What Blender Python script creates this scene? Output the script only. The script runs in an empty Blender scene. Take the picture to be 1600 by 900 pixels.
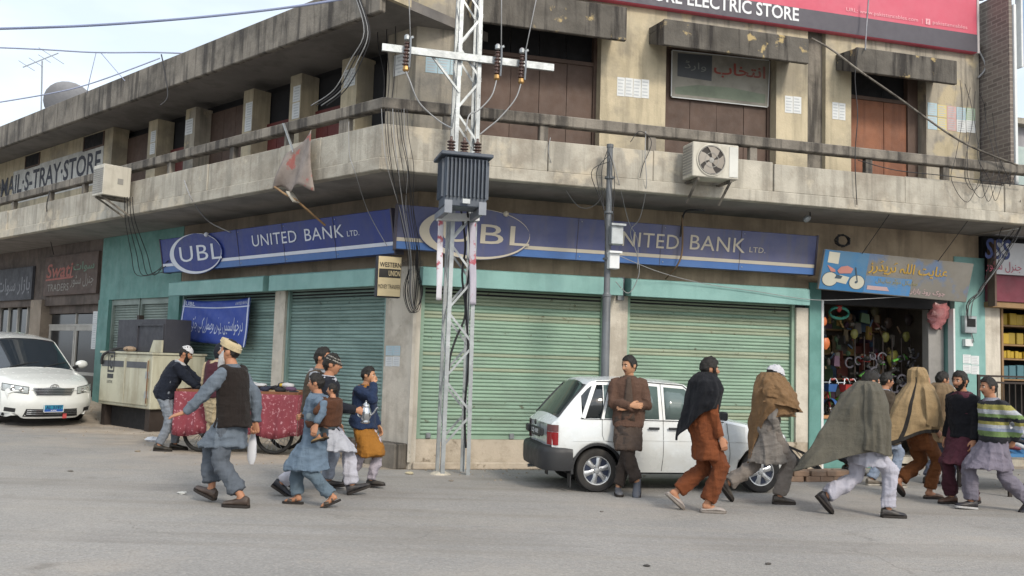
import bpy, bmesh, math, random
import numpy as np
from math import sin, cos, pi, radians, sqrt, atan2
from mathutils import Vector as V, Matrix, noise
random.seed(7)
SC = bpy.context.scene
COL = SC.collection

# ------------------------------------------------------------------ camera
FPX, PITCH, ROLL, CAMH = 1400.0, radians(4.67), radians(1.8), 1.57
_r0, _u0 = V((1, 0, 0)), V((0, -sin(PITCH), cos(PITCH)))
CF = V((0, cos(PITCH), sin(PITCH)))
CR = _r0 * cos(ROLL) + _u0 * sin(ROLL)
CU = _u0 * cos(ROLL) - _r0 * sin(ROLL)
CP = V((0, 0, CAMH))
cd = bpy.data.cameras.new('camera')
cam = bpy.data.objects.new('camera', cd)
COL.objects.link(cam)
cd.sensor_width = 36
cd.lens = FPX / 1600 * 36
cd.clip_start = 0.1
cd.clip_end = 3000
cam.matrix_world = Matrix(((CR.x, CU.x, -CF.x, 0), (CR.y, CU.y, -CF.y, 0), (CR.z, CU.z, -CF.z, CAMH), (0, 0, 0, 1)))
SC.camera = cam

# ------------------------------------------------------------------ light: bright overcast afternoon
SUN_EL, SUN_AZ = radians(36), radians(30)      # azimuth of the sun, clockwise from straight behind the camera to its right
sdir = V((sin(SUN_AZ) * cos(SUN_EL), -cos(SUN_AZ) * cos(SUN_EL), sin(SUN_EL)))
W = bpy.data.worlds.new('World')
SC.world = W
W.use_nodes = True
nt = W.node_tree
bg = nt.nodes['Background']
sky = nt.nodes.new('ShaderNodeTexSky')
sky.sky_type = 'NISHITA'
sky.sun_disc = False
sky.sun_elevation = SUN_EL
sky.sun_rotation = atan2(sdir.x, sdir.y)
sky.air_density, sky.dust_density, sky.ozone_density = 1.0, 4.0, 1.0
# a thin overcast: soft white cloud sheet over the sky
tc = nt.nodes.new('ShaderNodeTexCoord')
mp = nt.nodes.new('ShaderNodeMapping')
mp.inputs['Scale'].default_value = (1, 1, 2.6)
nz = nt.nodes.new('ShaderNodeTexNoise')
nz.inputs['Scale'].default_value = 2.2
nz.inputs['Detail'].default_value = 5
rp = nt.nodes.new('ShaderNodeMapRange')
rp.inputs['From Min'].default_value, rp.inputs['From Max'].default_value = 0.38, 0.62
rp.inputs['To Min'].default_value, rp.inputs['To Max'].default_value = 0.55, 0.98
mx = nt.nodes.new('ShaderNodeMix')
mx.data_type = 'RGBA'
mx.inputs[7].default_value = (6.1, 6.6, 7.1, 1)
nt.links.new(tc.outputs['Generated'], mp.inputs['Vector'])
nt.links.new(mp.outputs['Vector'], nz.inputs['Vector'])
nt.links.new(nz.outputs['Fac'], rp.inputs['Value'])
nt.links.new(rp.outputs['Result'], mx.inputs[0])
nt.links.new(sky.outputs['Color'], mx.inputs[6])
nt.links.new(mx.outputs[2], bg.inputs['Color'])
bg.inputs['Strength'].default_value = 0.11
sl = bpy.data.lights.new('sun', 'SUN')
sl.energy = 1.25
sl.angle = radians(11)
sl.color = (1.0, 0.92, 0.80)
so = bpy.data.objects.new('sun', sl)
COL.objects.link(so)
so.rotation_euler = sdir.to_track_quat('Z', 'Y').to_euler()
SC.view_settings.view_transform = 'Standard'
SC.view_settings.look = 'None'
SC.view_settings.exposure = 0.88
SC.view_settings.gamma = 1.0

# ------------------------------------------------------------------ measuring helpers: where a sight line meets a real plane
def ray(x, y):
    return CF + CR * ((x - 800) / FPX) - CU * ((y - 450) / FPX)
GUT = 0.17                       # the road is built up: the building's foot stands this much lower than the road
KB = (CAMH + GUT) / CAMH         # metres per measuring unit on the two facades
def zr(z):
    return CAMH + (z - CAMH) * KB
def lift(p, z):
    return V((p.x, p.y, zr(z)))
def flat(x, y, z=0.0):
    r = ray(x, y)
    return CP + r * ((z - CAMH) / r.z)
def atdepth(x, y, dep):
    r = ray(x, y)
    return CP + r * (dep / r.y)
class Frame:
    """A vertical wall plane: s runs along it, d out towards the street, z up (in facade units of KB metres, z = 0 at the wall's foot)."""
    def __init__(f, o, ang):
        f.o = V((o.x, o.y, 0))
        f.u = V((cos(ang), sin(ang), 0))
        n = V((f.u.y, -f.u.x, 0))
        f.n = n if n.dot(V((0, -1, 0))) > 0 else -n
    def pt(f, s, d, z):
        p = f.o + f.u * (s * KB) + f.n * (d * KB)
        return V((p.x, p.y, zr(z)))
    def px(f, x, y, d=0.0):
        r = ray(x, y)
        t = (f.o + f.n * (d * KB) - CP).dot(f.n) / r.dot(f.n)
        q = CP + r * t
        return (q - f.o).dot(f.u) / KB, (q.z - CAMH) / KB + CAMH
    def P(f, x, y, d=0.0):
        s, z = f.px(x, y, d)
        return f.pt(s, d, z)
P0 = flat(637, 733, -GUT)
RF = Frame(P0, radians(15))
LF = Frame(P0, radians(180 - 41.6))
def gz(p):
    """height of the ground: the road is level, and dips to a shallow gutter along the right facade and round the corner."""
    dl, dr = (V(p) - P0).dot(LF.n), (V(p) - P0).dot(RF.n)
    sl_ = (V(p) - P0).dot(LF.u)
    d = max(dl, dr)
    t = min(1.0, max(0.0, (d - 0.1) / 1.5))
    g = -GUT * (1 - t * t * (3 - 2 * t))
    if sl_ > 0 and dr < dl:
        g *= max(0.0, 1 - sl_ / 5.0)
    # towards the far left the side street climbs gently
    q = min(1.0, max(0.0, (dl - 3.2) / 7))
    if dl > dr:
        g += 0.10 * max(0.0, min(sl_, 14.5) - 8.2) * (1 - q * q * (3 - 2 * q))
    return g
def ground(x, y):
    z = 0.0
    for _ in range(12):
        p = flat(x, y, z)
        z = 0.5 * z + 0.5 * gz(p)
    p = flat(x, y, z)
    return p

# ------------------------------------------------------------------ mesh helpers
def srgb(h):
    h = h.lstrip('#')
    out = []
    for i in (0, 2, 4):
        c = int(h[i:i + 2], 16) / 255
        out.append(c / 12.92 if c <= 0.04045 else ((c + 0.055) / 1.055) ** 2.4)
    return tuple(out)

class MB:
    def __init__(s):
        s.v, s.f, s.mi = [], [], []
    def add(s, vs, fs, mi=0):
        b = len(s.v)
        s.v.extend([tuple(p) for p in vs])
        for f in fs:
            s.f.append(tuple(b + i for i in f))
            s.mi.append(mi)
        return s
    def poly(s, pts, mi=0):
        return s.add(pts, [tuple(range(len(pts)))], mi)
    def hexa(s, b4, t4, mi=0):
        return s.add(list(b4) + list(t4), [(3, 2, 1, 0), (4, 5, 6, 7), (0, 1, 5, 4), (1, 2, 6, 5), (2, 3, 7, 6), (3, 0, 4, 7)], mi)
    def box(s, lo, hi, mi=0):
        (a, b, c), (d, e, f) = lo, hi
        return s.hexa([(a, b, c), (d, b, c), (d, e, c), (a, e, c)], [(a, b, f), (d, b, f), (d, e, f), (a, e, f)], mi)
    def fbox(s, fr, s0, s1, d0, d1, z0, z1, mi=0):
        q = [(s0, d0), (s1, d0), (s1, d1), (s0, d1)]
        return s.hexa([fr.pt(a, b, z0) for a, b in q], [fr.pt(a, b, z1) for a, b in q], mi)
    def bar(s, p, q, w, h=None, up=(0, 0, 1), mi=0):
        p, q = V(p), V(q)
        h = h or w
        t = (q - p).normalized()
        a = t.cross(V(up))
        if a.length < 1e-4:
            a = t.cross(V((1, 0, 0)))
        a.normalize()
        b = a.cross(t)
        a, b = a * w / 2, b * h / 2
        return s.hexa([p - a - b, p + a - b, p + a + b, p - a + b], [q - a - b, q + a - b, q + a + b, q - a + b], mi)
    def prism(s, pts, ext, mi=0):
        n = len(pts)
        ext = V(ext)
        pts = [V(p) for p in pts]
        fs = [tuple(range(n - 1, -1, -1)), tuple(range(n, 2 * n))] + [(i, (i + 1) % n, n + (i + 1) % n, n + i) for i in range(n)]
        return s.add(pts + [p + ext for p in pts], fs, mi)
    def grid(s, rows, mi=0, closed=False, caps=False):
        n, m = len(rows), len(rows[0])
        vs = [p for r in rows for p in r]
        fs = []
        for i in range(n - 1):
            for j in range(m if closed else m - 1):
                k = (j + 1) % m
                fs.append((i * m + j, i * m + k, (i + 1) * m + k, (i + 1) * m + j))
        if caps:
            fs.append(tuple(range(m - 1, -1, -1)))
            fs.append(tuple((n - 1) * m + j for j in range(m)))
        return s.add(vs, fs, mi)
    def tube(s, path, r, n=7, mi=0, caps=True, flat=1.0):
        path = [V(p) for p in path]
        rs = r if isinstance(r, (list, tuple)) else [r] * len(path)
        rows = []
        up = None
        for i, p in enumerate(path):
            t = (path[min(i + 1, len(path) - 1)] - path[max(i - 1, 0)])
            if t.length < 1e-9:
                t = V((0, 0, 1))
            t.normalize()
            if up is None:
                a = t.orthogonal().normalized()
            else:
                a = (up - t * up.dot(t))
                a = a.normalized() if a.length > 1e-6 else t.orthogonal().normalized()
            up = a
            b = t.cross(a)
            rows.append([p + (a * cos(2 * pi * k / n) + b * sin(2 * pi * k / n) * flat) * rs[i] for k in range(n)])
        return s.grid(rows, mi, closed=True, caps=caps)
    def lathe(s, prof, o=(0, 0, 0), axis=(0, 0, 1), n=20, mi=0):
        ax = V(axis).normalized()
        a = ax.orthogonal().normalized()
        b = ax.cross(a)
        o = V(o)
        rows = [[o + ax * z + (a * cos(2 * pi * k / n) + b * sin(2 * pi * k / n)) * max(r, 1e-4) for k in range(n)] for r, z in prof]
        return s.grid(rows, mi, closed=True, caps=True)
    def ball(s, c, r, nu=12, nv=8, mi=0):
        r = (r, r, r) if not hasattr(r, '__len__') else r
        c = V(c)
        rows = []
        for i in range(nv + 1):
            ph = pi * (i + 0.02) / (nv + 0.04) - pi / 2
            rows.append([c + V((cos(ph) * cos(2 * pi * k / nu) * r[0], cos(ph) * sin(2 * pi * k / nu) * r[1], sin(ph) * r[2])) for k in range(nu)])
        return s.grid(rows, mi, closed=True, caps=True)
    def join(s, o, M=None, mi=None):
        vs = [M @ V(p) for p in o.v] if M is not None else o.v
        b = len(s.v)
        s.v.extend([tuple(p) for p in vs])
        for f, m in zip(o.f, o.mi):
            s.f.append(tuple(b + i for i in f))
            s.mi.append(m if mi is None else mi)
        return s
    def mesh(s, name, mats, smooth=None, bevel=0.0, fix=True):
        me = bpy.data.meshes.new(name)
        me.from_pydata(s.v, [], s.f)
        for m in (mats if isinstance(mats, (list, tuple)) else [mats]):
            me.materials.append(m)
        for p, i in zip(me.polygons, s.mi):
            p.material_index = i
        bm = bmesh.new()
        bm.from_mesh(me)
        if fix:
            bmesh.ops.recalc_face_normals(bm, faces=bm.faces)
        if bevel:
            es = [e for e in bm.edges if len(e.link_faces) == 2 and e.calc_face_angle(0) > 0.6]
            bmesh.ops.bevel(bm, geom=es, offset=bevel, segments=1, affect='EDGES', clamp_overlap=True)
        bm.to_mesh(me)
        bm.free()
        if smooth is not None:
            me.shade_smooth()
            if smooth < 180:
                me.set_sharp_from_angle(angle=radians(smooth))
        return me
    def build(s, name, mats, parent=None, smooth=None, bevel=0.0, fix=True):
        o = bpy.data.objects.new(name, s.mesh(name, mats, smooth, bevel, fix))
        COL.objects.link(o)
        if parent is not None:
            adopt(o, parent)
        return o

def world_of(o):
    m = o.matrix_basis
    return world_of(o.parent) @ o.matrix_parent_inverse @ m if o.parent else m
def adopt(o, parent):
    """Parent o without moving it: its mesh is written in world space unless the parent is flagged 'own'."""
    o.parent = parent
    r = parent
    while r.parent is not None:
        r = r.parent
    if r.get('_own'):
        return
    o.matrix_parent_inverse = world_of(parent).inverted()
def tag(o, label=None, cat=None, group=None, kind=None):
    if label: o['label'] = label
    if cat: o['category'] = cat
    if group: o['group'] = group
    if kind: o['kind'] = kind
    return o
def thing(name, label, cat, loc=(0, 0, 0), group=None, own=False, rz=0.0):
    """own=True: children are written in the thing's own space; else in world space."""
    o = bpy.data.objects.new(name, None)
    o.empty_display_size = 0.2
    COL.objects.link(o)
    o.location = loc
    o.rotation_euler = (0, 0, rz)
    if own: o['_own'] = 1
    return tag(o, label, cat, group)
def copy_tree(o, parent=None):
    c = o.copy()
    COL.objects.link(c)
    if parent is not None:
        c.parent = parent
    for ch in [x for x in bpy.data.objects if x.parent == o]:
        copy_tree(ch, c)
    return c
def inst(name, me, parent=None, mat=None):
    o = bpy.data.objects.new(name, me)
    COL.objects.link(o)
    if mat is not None:
        o.matrix_basis = mat
    if parent is not None:
        adopt(o, parent)
    return o

# ------------------------------------------------------------------ lettering
_tcache = {}
def text_geo(s, bold=False, spacing=1.0):
    key = (s, bold, spacing)
    if key in _tcache:
        return _tcache[key]
    c = bpy.data.curves.new('lettering', 'FONT')
    c.body = s
    c.resolution_u = 3
    c.space_character = spacing
    if bold:
        c.offset = 0.018
    o = bpy.data.objects.new('lettering', c)
    COL.objects.link(o)
    dg = bpy.context.evaluated_depsgraph_get()
    m = o.evaluated_get(dg).to_mesh()
    vs = [v.co.copy() for v in m.vertices]
    fs = [tuple(p.vertices) for p in m.polygons]
    bpy.data.objects.remove(o)
    bpy.data.curves.remove(c)
    xs, ys = [v.x for v in vs], [v.y for v in vs]
    bx = (min(xs), min(ys), max(xs), max(ys))
    _tcache[key] = (vs, fs, bx)
    return _tcache[key]
_AR = {  # letter: (isolated, initial, medial, final); medial None = does not join forward
 'ا': (0xfe8d, None, None, 0xfe8e), 'ب': (0xfe8f, 0xfe91, 0xfe92, 0xfe90), 'ت': (0xfe95, 0xfe97, 0xfe98, 0xfe96), 'خ': (0xfea5, 0xfea7, 0xfea8, 0xfea6),
 'ج': (0xfe9d, 0xfe9f, 0xfea0, 0xfe9e), 'د': (0xfea9, None, None, 0xfeaa), 'ر': (0xfead, None, None, 0xfeae), 'ز': (0xfeaf, None, None, 0xfeb0),
 'س': (0xfeb1, 0xfeb3, 0xfeb4, 0xfeb2), 'ص': (0xfeb9, 0xfebb, 0xfebc, 0xfeba), 'ع': (0xfec9, 0xfecb, 0xfecc, 0xfeca), 'ف': (0xfed1, 0xfed3, 0xfed4, 0xfed2),
 'ق': (0xfed5, 0xfed7, 0xfed8, 0xfed6), 'ل': (0xfedd, 0xfedf, 0xfee0, 0xfede), 'م': (0xfee1, 0xfee3, 0xfee4, 0xfee2), 'ن': (0xfee5, 0xfee7, 0xfee8, 0xfee6),
 'و': (0xfeed, None, None, 0xfeee), 'ٹ': (0xfb66, 0xfb68, 0xfb69, 0xfb67), 'ڈ': (0xfb88, None, None, 0xfb89), 'ک': (0xfb8e, 0xfb90, 0xfb91, 0xfb8f),
 'ی': (0xfbfc, 0xfbfe, 0xfbff, 0xfbfd), 'ے': (0xfbae, None, None, 0xfbaf), 'ہ': (0xfba6, 0xfba8, 0xfba9, 0xfba7), 'ں': (0xfb9e, None, None, 0xfb9f),
 'ش': (0xfeb5, 0xfeb7, 0xfeb8, 0xfeb6), 'ح': (0xfea1, 0xfea3, 0xfea4, 0xfea2)}
def urdu(t):
    out = []
    for w in t.split(' '):
        g = ''
        for i, ch in enumerate(w):
            iso, ini, med, fin = _AR[ch]
            pj = i > 0 and _AR[w[i - 1]][1] is not None
            nj = i + 1 < len(w) and ini is not None
            g += chr(med if pj and nj else fin if pj else ini if nj else iso)
        out.append(g[::-1])
    return ' '.join(out[::-1])
def text_on(mb, s, fn, x0, y0, x1, y1, mi=0, bold=False, spacing=1.0, shear=0.0):
    """Lay lettering in the box (x0,y0)-(x1,y1) of a surface; fn(x,y) -> world point just proud of it."""
    vs, fs, b = text_geo(s, bold, spacing)
    sx, sy = (x1 - x0) / (b[2] - b[0]), (y1 - y0) / (b[3] - b[1])
    mb.add([fn(x0 + (v.x - b[0]) * sx + shear * (v.y - b[1]) * sy, y0 + (v.y - b[1]) * sy) for v in vs], fs, mi)

# ------------------------------------------------------------------ materials
def M(name, col, rough=0.75, metal=0.0, var=0.12, vs=2.5, bump=0.15, bs=45.0, streak=0.0, sc=None, dirt=0.0, dc=None, ds=1.2, own=False, spec=0.4, coat=0.0, sheen=0.0, aniso=(1, 1, 1), trans=0.0, splash=None, sthr=0.5, folds=0.0):
    m = bpy.data.materials.new(name)
    m.use_nodes = True
    t = m.node_tree
    N, L = t.nodes, t.links
    b = N['Principled BSDF']
    if isinstance(col, str): col = srgb(col)
    b.inputs['Roughness'].default_value = rough
    b.inputs['Metallic'].default_value = metal
    b.inputs['Specular IOR Level'].default_value = spec
    b.inputs['Coat Weight'].default_value = coat
    b.inputs['Coat Roughness'].default_value = 0.08
    b.inputs['Sheen Weight'].default_value = sheen
    b.inputs['Transmission Weight'].default_value = trans
    if own:
        src = N.new('ShaderNodeTexCoord').outputs['Object']
    else:
        src = N.new('ShaderNodeNewGeometry').outputs['Position']
    def nz(scale, detail=4, rough_=0.55, msc=None):
        n = N.new('ShaderNodeTexNoise')
        n.inputs['Scale'].default_value = scale
        n.inputs['Detail'].default_value = detail
        n.inputs['Roughness'].default_value = rough_
        v = src
        if msc:
            p = N.new('ShaderNodeMapping')
            p.inputs['Scale'].default_value = msc
            L.new(src, p.inputs['Vector'])
            v = p.outputs['Vector']
        L.new(v, n.inputs['Vector'])
        return n.outputs['Fac']
    def rng(x, a, b_, c=0.0, d=1.0):
        r = N.new('ShaderNodeMapRange')
        for k, q in zip(('From Min', 'From Max', 'To Min', 'To Max'), (a, b_, c, d)):
            r.inputs[k].default_value = q
        L.new(x, r.inputs['Value'])
        return r.outputs['Result']
    def mix(f, a, c, mode='MIX'):
        r = N.new('ShaderNodeMix')
        r.data_type = 'RGBA'
        r.blend_type = mode
        for sck, q in ((0, f), (6, a), (7, c)):
            if isinstance(q, (int, float)):
                r.inputs[sck].default_value = q
            elif isinstance(q, tuple):
                r.inputs[sck].default_value = (*q, 1)
            else:
                L.new(q, r.inputs[sck])
        return r.outputs[2]
    lo = tuple(max(0, c * (1 - var)) for c in col)
    hi = tuple(min(1, c * (1 + var)) for c in col)
    c = mix(rng(nz(vs, 5, 0.6, aniso if aniso != (1, 1, 1) else None), 0.3, 0.7), lo, hi)
    if dirt:
        c = mix(rng(nz(ds, 6, 0.65), sthr - 0.04, sthr + 0.12, 0, dirt), c, srgb(dc) if isinstance(dc, str) else (dc or tuple(q * 0.4 for q in col)))
    if streak:
        f = rng(nz(1.0, 5, 0.6, (5.5, 5.5, 0.45)), 0.49, 0.62, 0, streak)
        c = mix(f, c, srgb(sc) if isinstance(sc, str) else (sc or tuple(q * 0.35 for q in col)))
    if splash:
        cc, sca, thr, amt = splash
        c = mix(rng(nz(sca, 5, 0.6), thr, thr + 0.06, 0, amt), c, srgb(cc) if isinstance(cc, str) else cc)
    L.new(c, b.inputs['Base Color'])
    if bump:
        bp = N.new('ShaderNodeBump')
        bp.inputs['Strength'].default_value = bump
        bp.inputs['Distance'].default_value = 0.02
        L.new(nz(bs, 5, 0.6), bp.inputs['Height'])
        L.new(bp.outputs['Normal'], b.inputs['Normal'])
        if folds:
            b2 = N.new('ShaderNodeBump')
            b2.inputs['Strength'].default_value = folds
            b2.inputs['Distance'].default_value = 0.035
            w1 = nz(1.0, 3, 0.5, (9, 9, 2.0)); w2 = nz(1.0, 3, 0.5, (5, 5, 11))
            ad = N.new('ShaderNodeMath'); ad.operation = 'ADD'
            L.new(rng(w1, .35, .65), ad.inputs[0]); L.new(rng(w2, .42, .7, 0, .6), ad.inputs[1])
            L.new(ad.outputs[0], b2.inputs['Height'])
            L.new(b2.outputs['Normal'], bp.inputs['Normal'])
    if rough > 0.15:
        L.new(rng(nz(vs * 3, 3), 0.3, 0.7, max(0.02, rough - 0.1), min(1, rough + 0.1)), b.inputs['Roughness'])
    return m

# ================================================================== MATERIALS of the place
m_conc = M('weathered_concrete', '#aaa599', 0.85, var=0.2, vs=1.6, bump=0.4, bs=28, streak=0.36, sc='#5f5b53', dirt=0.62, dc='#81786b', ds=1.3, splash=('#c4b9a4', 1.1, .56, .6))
m_concd = M('stained_dark_concrete', '#7d776e', 0.9, var=0.22, vs=2.0, bump=0.45, bs=22, streak=0.75, sc='#2e2b2a', dirt=0.6, dc='#3d3a37', ds=1.3)
m_hood_c = M('mould_black_concrete', '#5a5650', 0.9, var=0.3, vs=2.5, bump=0.5, bs=20, streak=0.85, sc='#242120', splash=('#b5a071', 3.2, 0.60, 0.8))
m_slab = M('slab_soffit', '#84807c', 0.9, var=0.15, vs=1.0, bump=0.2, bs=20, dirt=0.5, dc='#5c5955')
m_cream = M('cream_distemper', '#b9ad93', 0.85, var=0.12, vs=2.2, bump=0.25, bs=30, streak=0.35, sc='#77705f', dirt=0.65, dc='#7f7a70', ds=1.0, sthr=0.5)
m_creamg = M('grey_washed_plaster', '#a79f90', 0.85, var=0.22, vs=1.8, bump=0.3, bs=30, streak=0.55, sc='#5a5750', dirt=0.7, dc='#5f5f5e', ds=0.9, splash=('#bfb08e', 1.3, 0.57, 0.6))
m_white = M('whitewashed_plaster', '#c4bdb0', 0.85, var=0.08, vs=3, bump=0.3, bs=30, dirt=0.5, dc='#8d8476', ds=2.0, streak=0.25, sc='#7c756a', splash=('#77705f', 5.0, 0.66, 0.8))
m_plinth = M('chipped_cream_plinth', '#b3a898', 0.88, var=0.1, vs=3, bump=0.4, bs=25, dirt=0.55, dc='#857a69', ds=2.5, splash=('#6f6555', 4.0, 0.63, 0.9))
m_teal = M('teal_paint', '#7ea6a1', 0.55, var=0.08, vs=2, bump=0.1, dirt=0.35, dc='#5f8a86', ds=1.6, streak=0.10, sc='#43665f')
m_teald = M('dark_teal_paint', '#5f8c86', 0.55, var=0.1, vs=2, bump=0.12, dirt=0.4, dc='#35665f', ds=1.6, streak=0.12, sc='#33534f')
m_shut = M('green_shutter_paint', '#86a08d', 0.5, metal=0.0, var=0.1, vs=1.4, bump=0.12, bs=60, dirt=0.45, dc='#75867a', ds=1.1, splash=('#5f6152', 9.0, 0.69, 0.7), aniso=(1, 1, 5))
m_shutl = M('teal_shutter_paint', '#839b95', 0.5, var=0.1, vs=1.4, bump=0.12, bs=60, dirt=0.5, dc='#647b76', ds=1.1, splash=('#3d4a46', 8.0, 0.66, 0.8), aniso=(1, 1, 5))  # the shutter green made bluer: the left side's shade put into the colour
m_shutg = M('grey_shutter_paint', '#84908a', 0.55, var=0.1, vs=1.4, bump=0.12, dirt=0.5, dc='#5d6964', ds=1.5)
m_brownp = M('brown_panel_board', '#5b4a41', 0.7, var=0.15, vs=3, bump=0.1, dirt=0.4, dc='#40342e', aniso=(1, 1, .3))
m_rustdoor = M('rust_orange_door', '#85573f', 0.65, var=0.15, vs=3, bump=0.15, dirt=0.5, dc='#5e3c2d', streak=0.3, sc='#4d3227')
m_maroon = M('maroon_door_wood', '#6a3532', 0.6, var=0.15, vs=4, bump=0.15, aniso=(1, 1, .2), dirt=0.3)
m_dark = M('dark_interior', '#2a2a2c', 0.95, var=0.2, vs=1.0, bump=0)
m_black = M('sooty_black', '#1b1b1d', 0.8, var=0.2, bump=0.1)
m_galv = M('galvanised_steel', '#a2a7a9', 0.45, metal=0.55, var=0.15, vs=5, bump=0.08, dirt=0.4, dc='#6e7072', ds=3)
m_steel = M('dull_grey_steel', '#84888c', 0.5, metal=0.4, var=0.15, vs=4, bump=0.08, dirt=0.5, dc='#55585b', ds=2.5)
m_wire = M('black_cable', '#2a2a2c', 0.6, var=0.2, bump=0)
m_wireg = M('pale_cable', '#8f9091', 0.6, var=0.15, bump=0)
m_paper = M('white_paper', '#cfd2d2', 0.85, var=0.06, vs=8, bump=0.05)
m_ink = M('grey_print', '#b3b7ba', 0.85, var=0.1, bump=0)
m_wood = M('raw_wood', '#8a6f50', 0.8, var=0.2, vs=6, bump=0.2, aniso=(1, 1, .2))

# ================================================================== GROUND
def build_ground():
    m = bpy.data.materials.new('dusty_asphalt')
    m.use_nodes = True
    t = m.node_tree
    N, L = t.nodes, t.links
    b = N['Principled BSDF']
    b.inputs['Roughness'].default_value = 0.9
    b.inputs['Specular IOR Level'].default_value = 0.3
    geo = N.new('ShaderNodeNewGeometry')
    def noise_(sc, det=6, ro=0.6, msc=None):
        n = N.new('ShaderNodeTexNoise')
        n.inputs['Scale'].default_value = sc; n.inputs['Detail'].default_value = det; n.inputs['Roughness'].default_value = ro
        if msc:
            p = N.new('ShaderNodeMapping'); p.inputs['Scale'].default_value = msc
            p.inputs['Rotation'].default_value = (0, 0, radians(-8))
            L.new(geo.outputs['Position'], p.inputs['Vector']); L.new(p.outputs['Vector'], n.inputs['Vector'])
        else:
            L.new(geo.outputs['Position'], n.inputs['Vector'])
        return n.outputs['Fac']
    def rng(x, a, b_, c=0.0, d=1.0):
        r = N.new('ShaderNodeMapRange')
        for k, q in zip(('From Min', 'From Max', 'To Min', 'To Max'), (a, b_, c, d)): r.inputs[k].default_value = q
        L.new(x, r.inputs['Value']); return r.outputs['Result']
    def mixc(f, a, c, mode='MIX'):
        r = N.new('ShaderNodeMix'); r.data_type = 'RGBA'; r.blend_type = mode
        for k, q in ((0, f), (6, a), (7, c)):
            if isinstance(q, (int, float)): r.inputs[k].default_value = q
            elif isinstance(q, tuple): r.inputs[k].default_value = (*q, 1)
            else: L.new(q, r.inputs[k])
        return r.outputs[2]
    def math_(op, a, c):
        r = N.new('ShaderNodeMath'); r.operation = op
        for k, q in ((0, a), (1, c)):
            if isinstance(q, (int, float)): r.inputs[k].default_value = q
            else: L.new(q, r.inputs[k])
        return r.outputs[0]
    asph = mixc(rng(noise_(0.35), 0.35, 0.65), srgb('#898784'), srgb('#9a9793'))
    asph = mixc(rng(noise_(1.0, 5, 0.6, (0.25, 2.2, 1)), 0.45, 0.7, 0, 0.45), asph, srgb('#a09a90'))
    vor = N.new('ShaderNodeTexVoronoi'); vor.inputs['Scale'].default_value = 55
    L.new(geo.outputs['Position'], vor.inputs['Vector'])
    hs = N.new('ShaderNodeSeparateColor'); L.new(vor.outputs['Color'], hs.inputs[0])
    asph = mixc(rng(hs.outputs[0], 0.0, 1.0, 0, 0.34), asph, srgb('#625e5a'))
    asph = mixc(rng(hs.outputs[1], 0.8, 1.0, 0, 0.4), asph, srgb('#a8a39b'))
    dust = mixc(rng(noise_(2.5), 0.3, 0.7), srgb('#988c7d'), srgb('#b0a496'))
    dust = mixc(rng(noise_(7.0), 0.55, 0.75, 0, 0.5), dust, srgb('#75695c'))
    # dust lies thick along the building's foot: distance from the two facade planes
    def planed(fr):
        d = N.new('ShaderNodeVectorMath'); d.operation = 'DOT_PRODUCT'
        L.new(geo.outputs['Position'], d.inputs[0]); d.inputs[1].default_value = fr.n
        return math_('SUBTRACT', d.outputs['Value'], fr.o.dot(fr.n))
    edge = math_('MAXIMUM', math_('MULTIPLY', planed(RF), 3.2), math_('MULTIPLY', planed(LF), 1.0))
    edge = math_('ADD', edge, rng(noise_(0.9), 0.2, 0.8, -1.5, 1.5))
    f = rng(edge, 1.4, 3.6, 1.0, 0.0)
    f2 = math_('MAXIMUM', f, rng(noise_(0.55, 4), 0.56, 0.75, 0, 0.35))
    col = mixc(f2, asph, dust)
    col = mixc(rng(noise_(1.3, 4, 0.5), 0.66, 0.74, 0, 0.35), col, srgb('#5c564e'))
    cr = N.new('ShaderNodeTexVoronoi'); cr.feature = 'DISTANCE_TO_EDGE'; cr.inputs['Scale'].default_value = .55
    wv = N.new('ShaderNodeTexNoise'); wv.inputs['Scale'].default_value = 2.2; wv.inputs['Detail'].default_value = 6
    va = N.new('ShaderNodeVectorMath'); va.operation = 'MULTIPLY_ADD'; va.inputs[1].default_value = (.9, .9, 0)
    L.new(geo.outputs['Position'], wv.inputs['Vector']); L.new(wv.outputs['Color'], va.inputs[0]); L.new(geo.outputs['Position'], va.inputs[2]); L.new(va.outputs[0], cr.inputs['Vector'])
    crk = math_('MULTIPLY', rng(cr.outputs['Distance'], 0.0, 0.012, 1, 0), rng(noise_(.45, 3), .52, .62, 0, .35))
    col = mixc(crk, col, srgb('#4b4741'))
    col = mixc(rng(noise_(1.0, 4, .6, (.10, 1.1, 1)), .50, .62, 0, .42), col, srgb('#716c66'))
    col = mixc(rng(noise_(3.2, 5, .7), .64, .72, 0, .3), col, srgb('#b3aba0'))
    col = mixc(rng(noise_(.8, 6, .65), .62, .70, 0, .22), col, srgb('#6b6660'))
    col = mixc(rng(noise_(.28, 5, .6), .5, .62, 0, .22), col, srgb('#a49e96'))
    L.new(col, b.inputs['Base Color'])
    bp = N.new('ShaderNodeBump'); bp.inputs['Strength'].default_value = 0.45; bp.inputs['Distance'].default_value = 0.012
    h = math_('ADD', math_('MULTIPLY', vor.outputs['Distance'], 0.8), noise_(18))
    L.new(h, bp.inputs['Height']); L.new(bp.outputs['Normal'], b.inputs['Normal'])
    mb = MB()
    # sheet built in strips: flat road, a gutter dipping along both facades, and level ground beyond to the horizon
    ds = [10.4, 9, 7.5, 6, 4.6, 3.2, 2.2, 1.6, 1.3, 1.0, .7, .4, .1, -.5, -1.2]
    def crn(d):
        v = RF.n + LF.n
        return P0 + v * (d / v.dot(RF.n))
    rows = []
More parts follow.
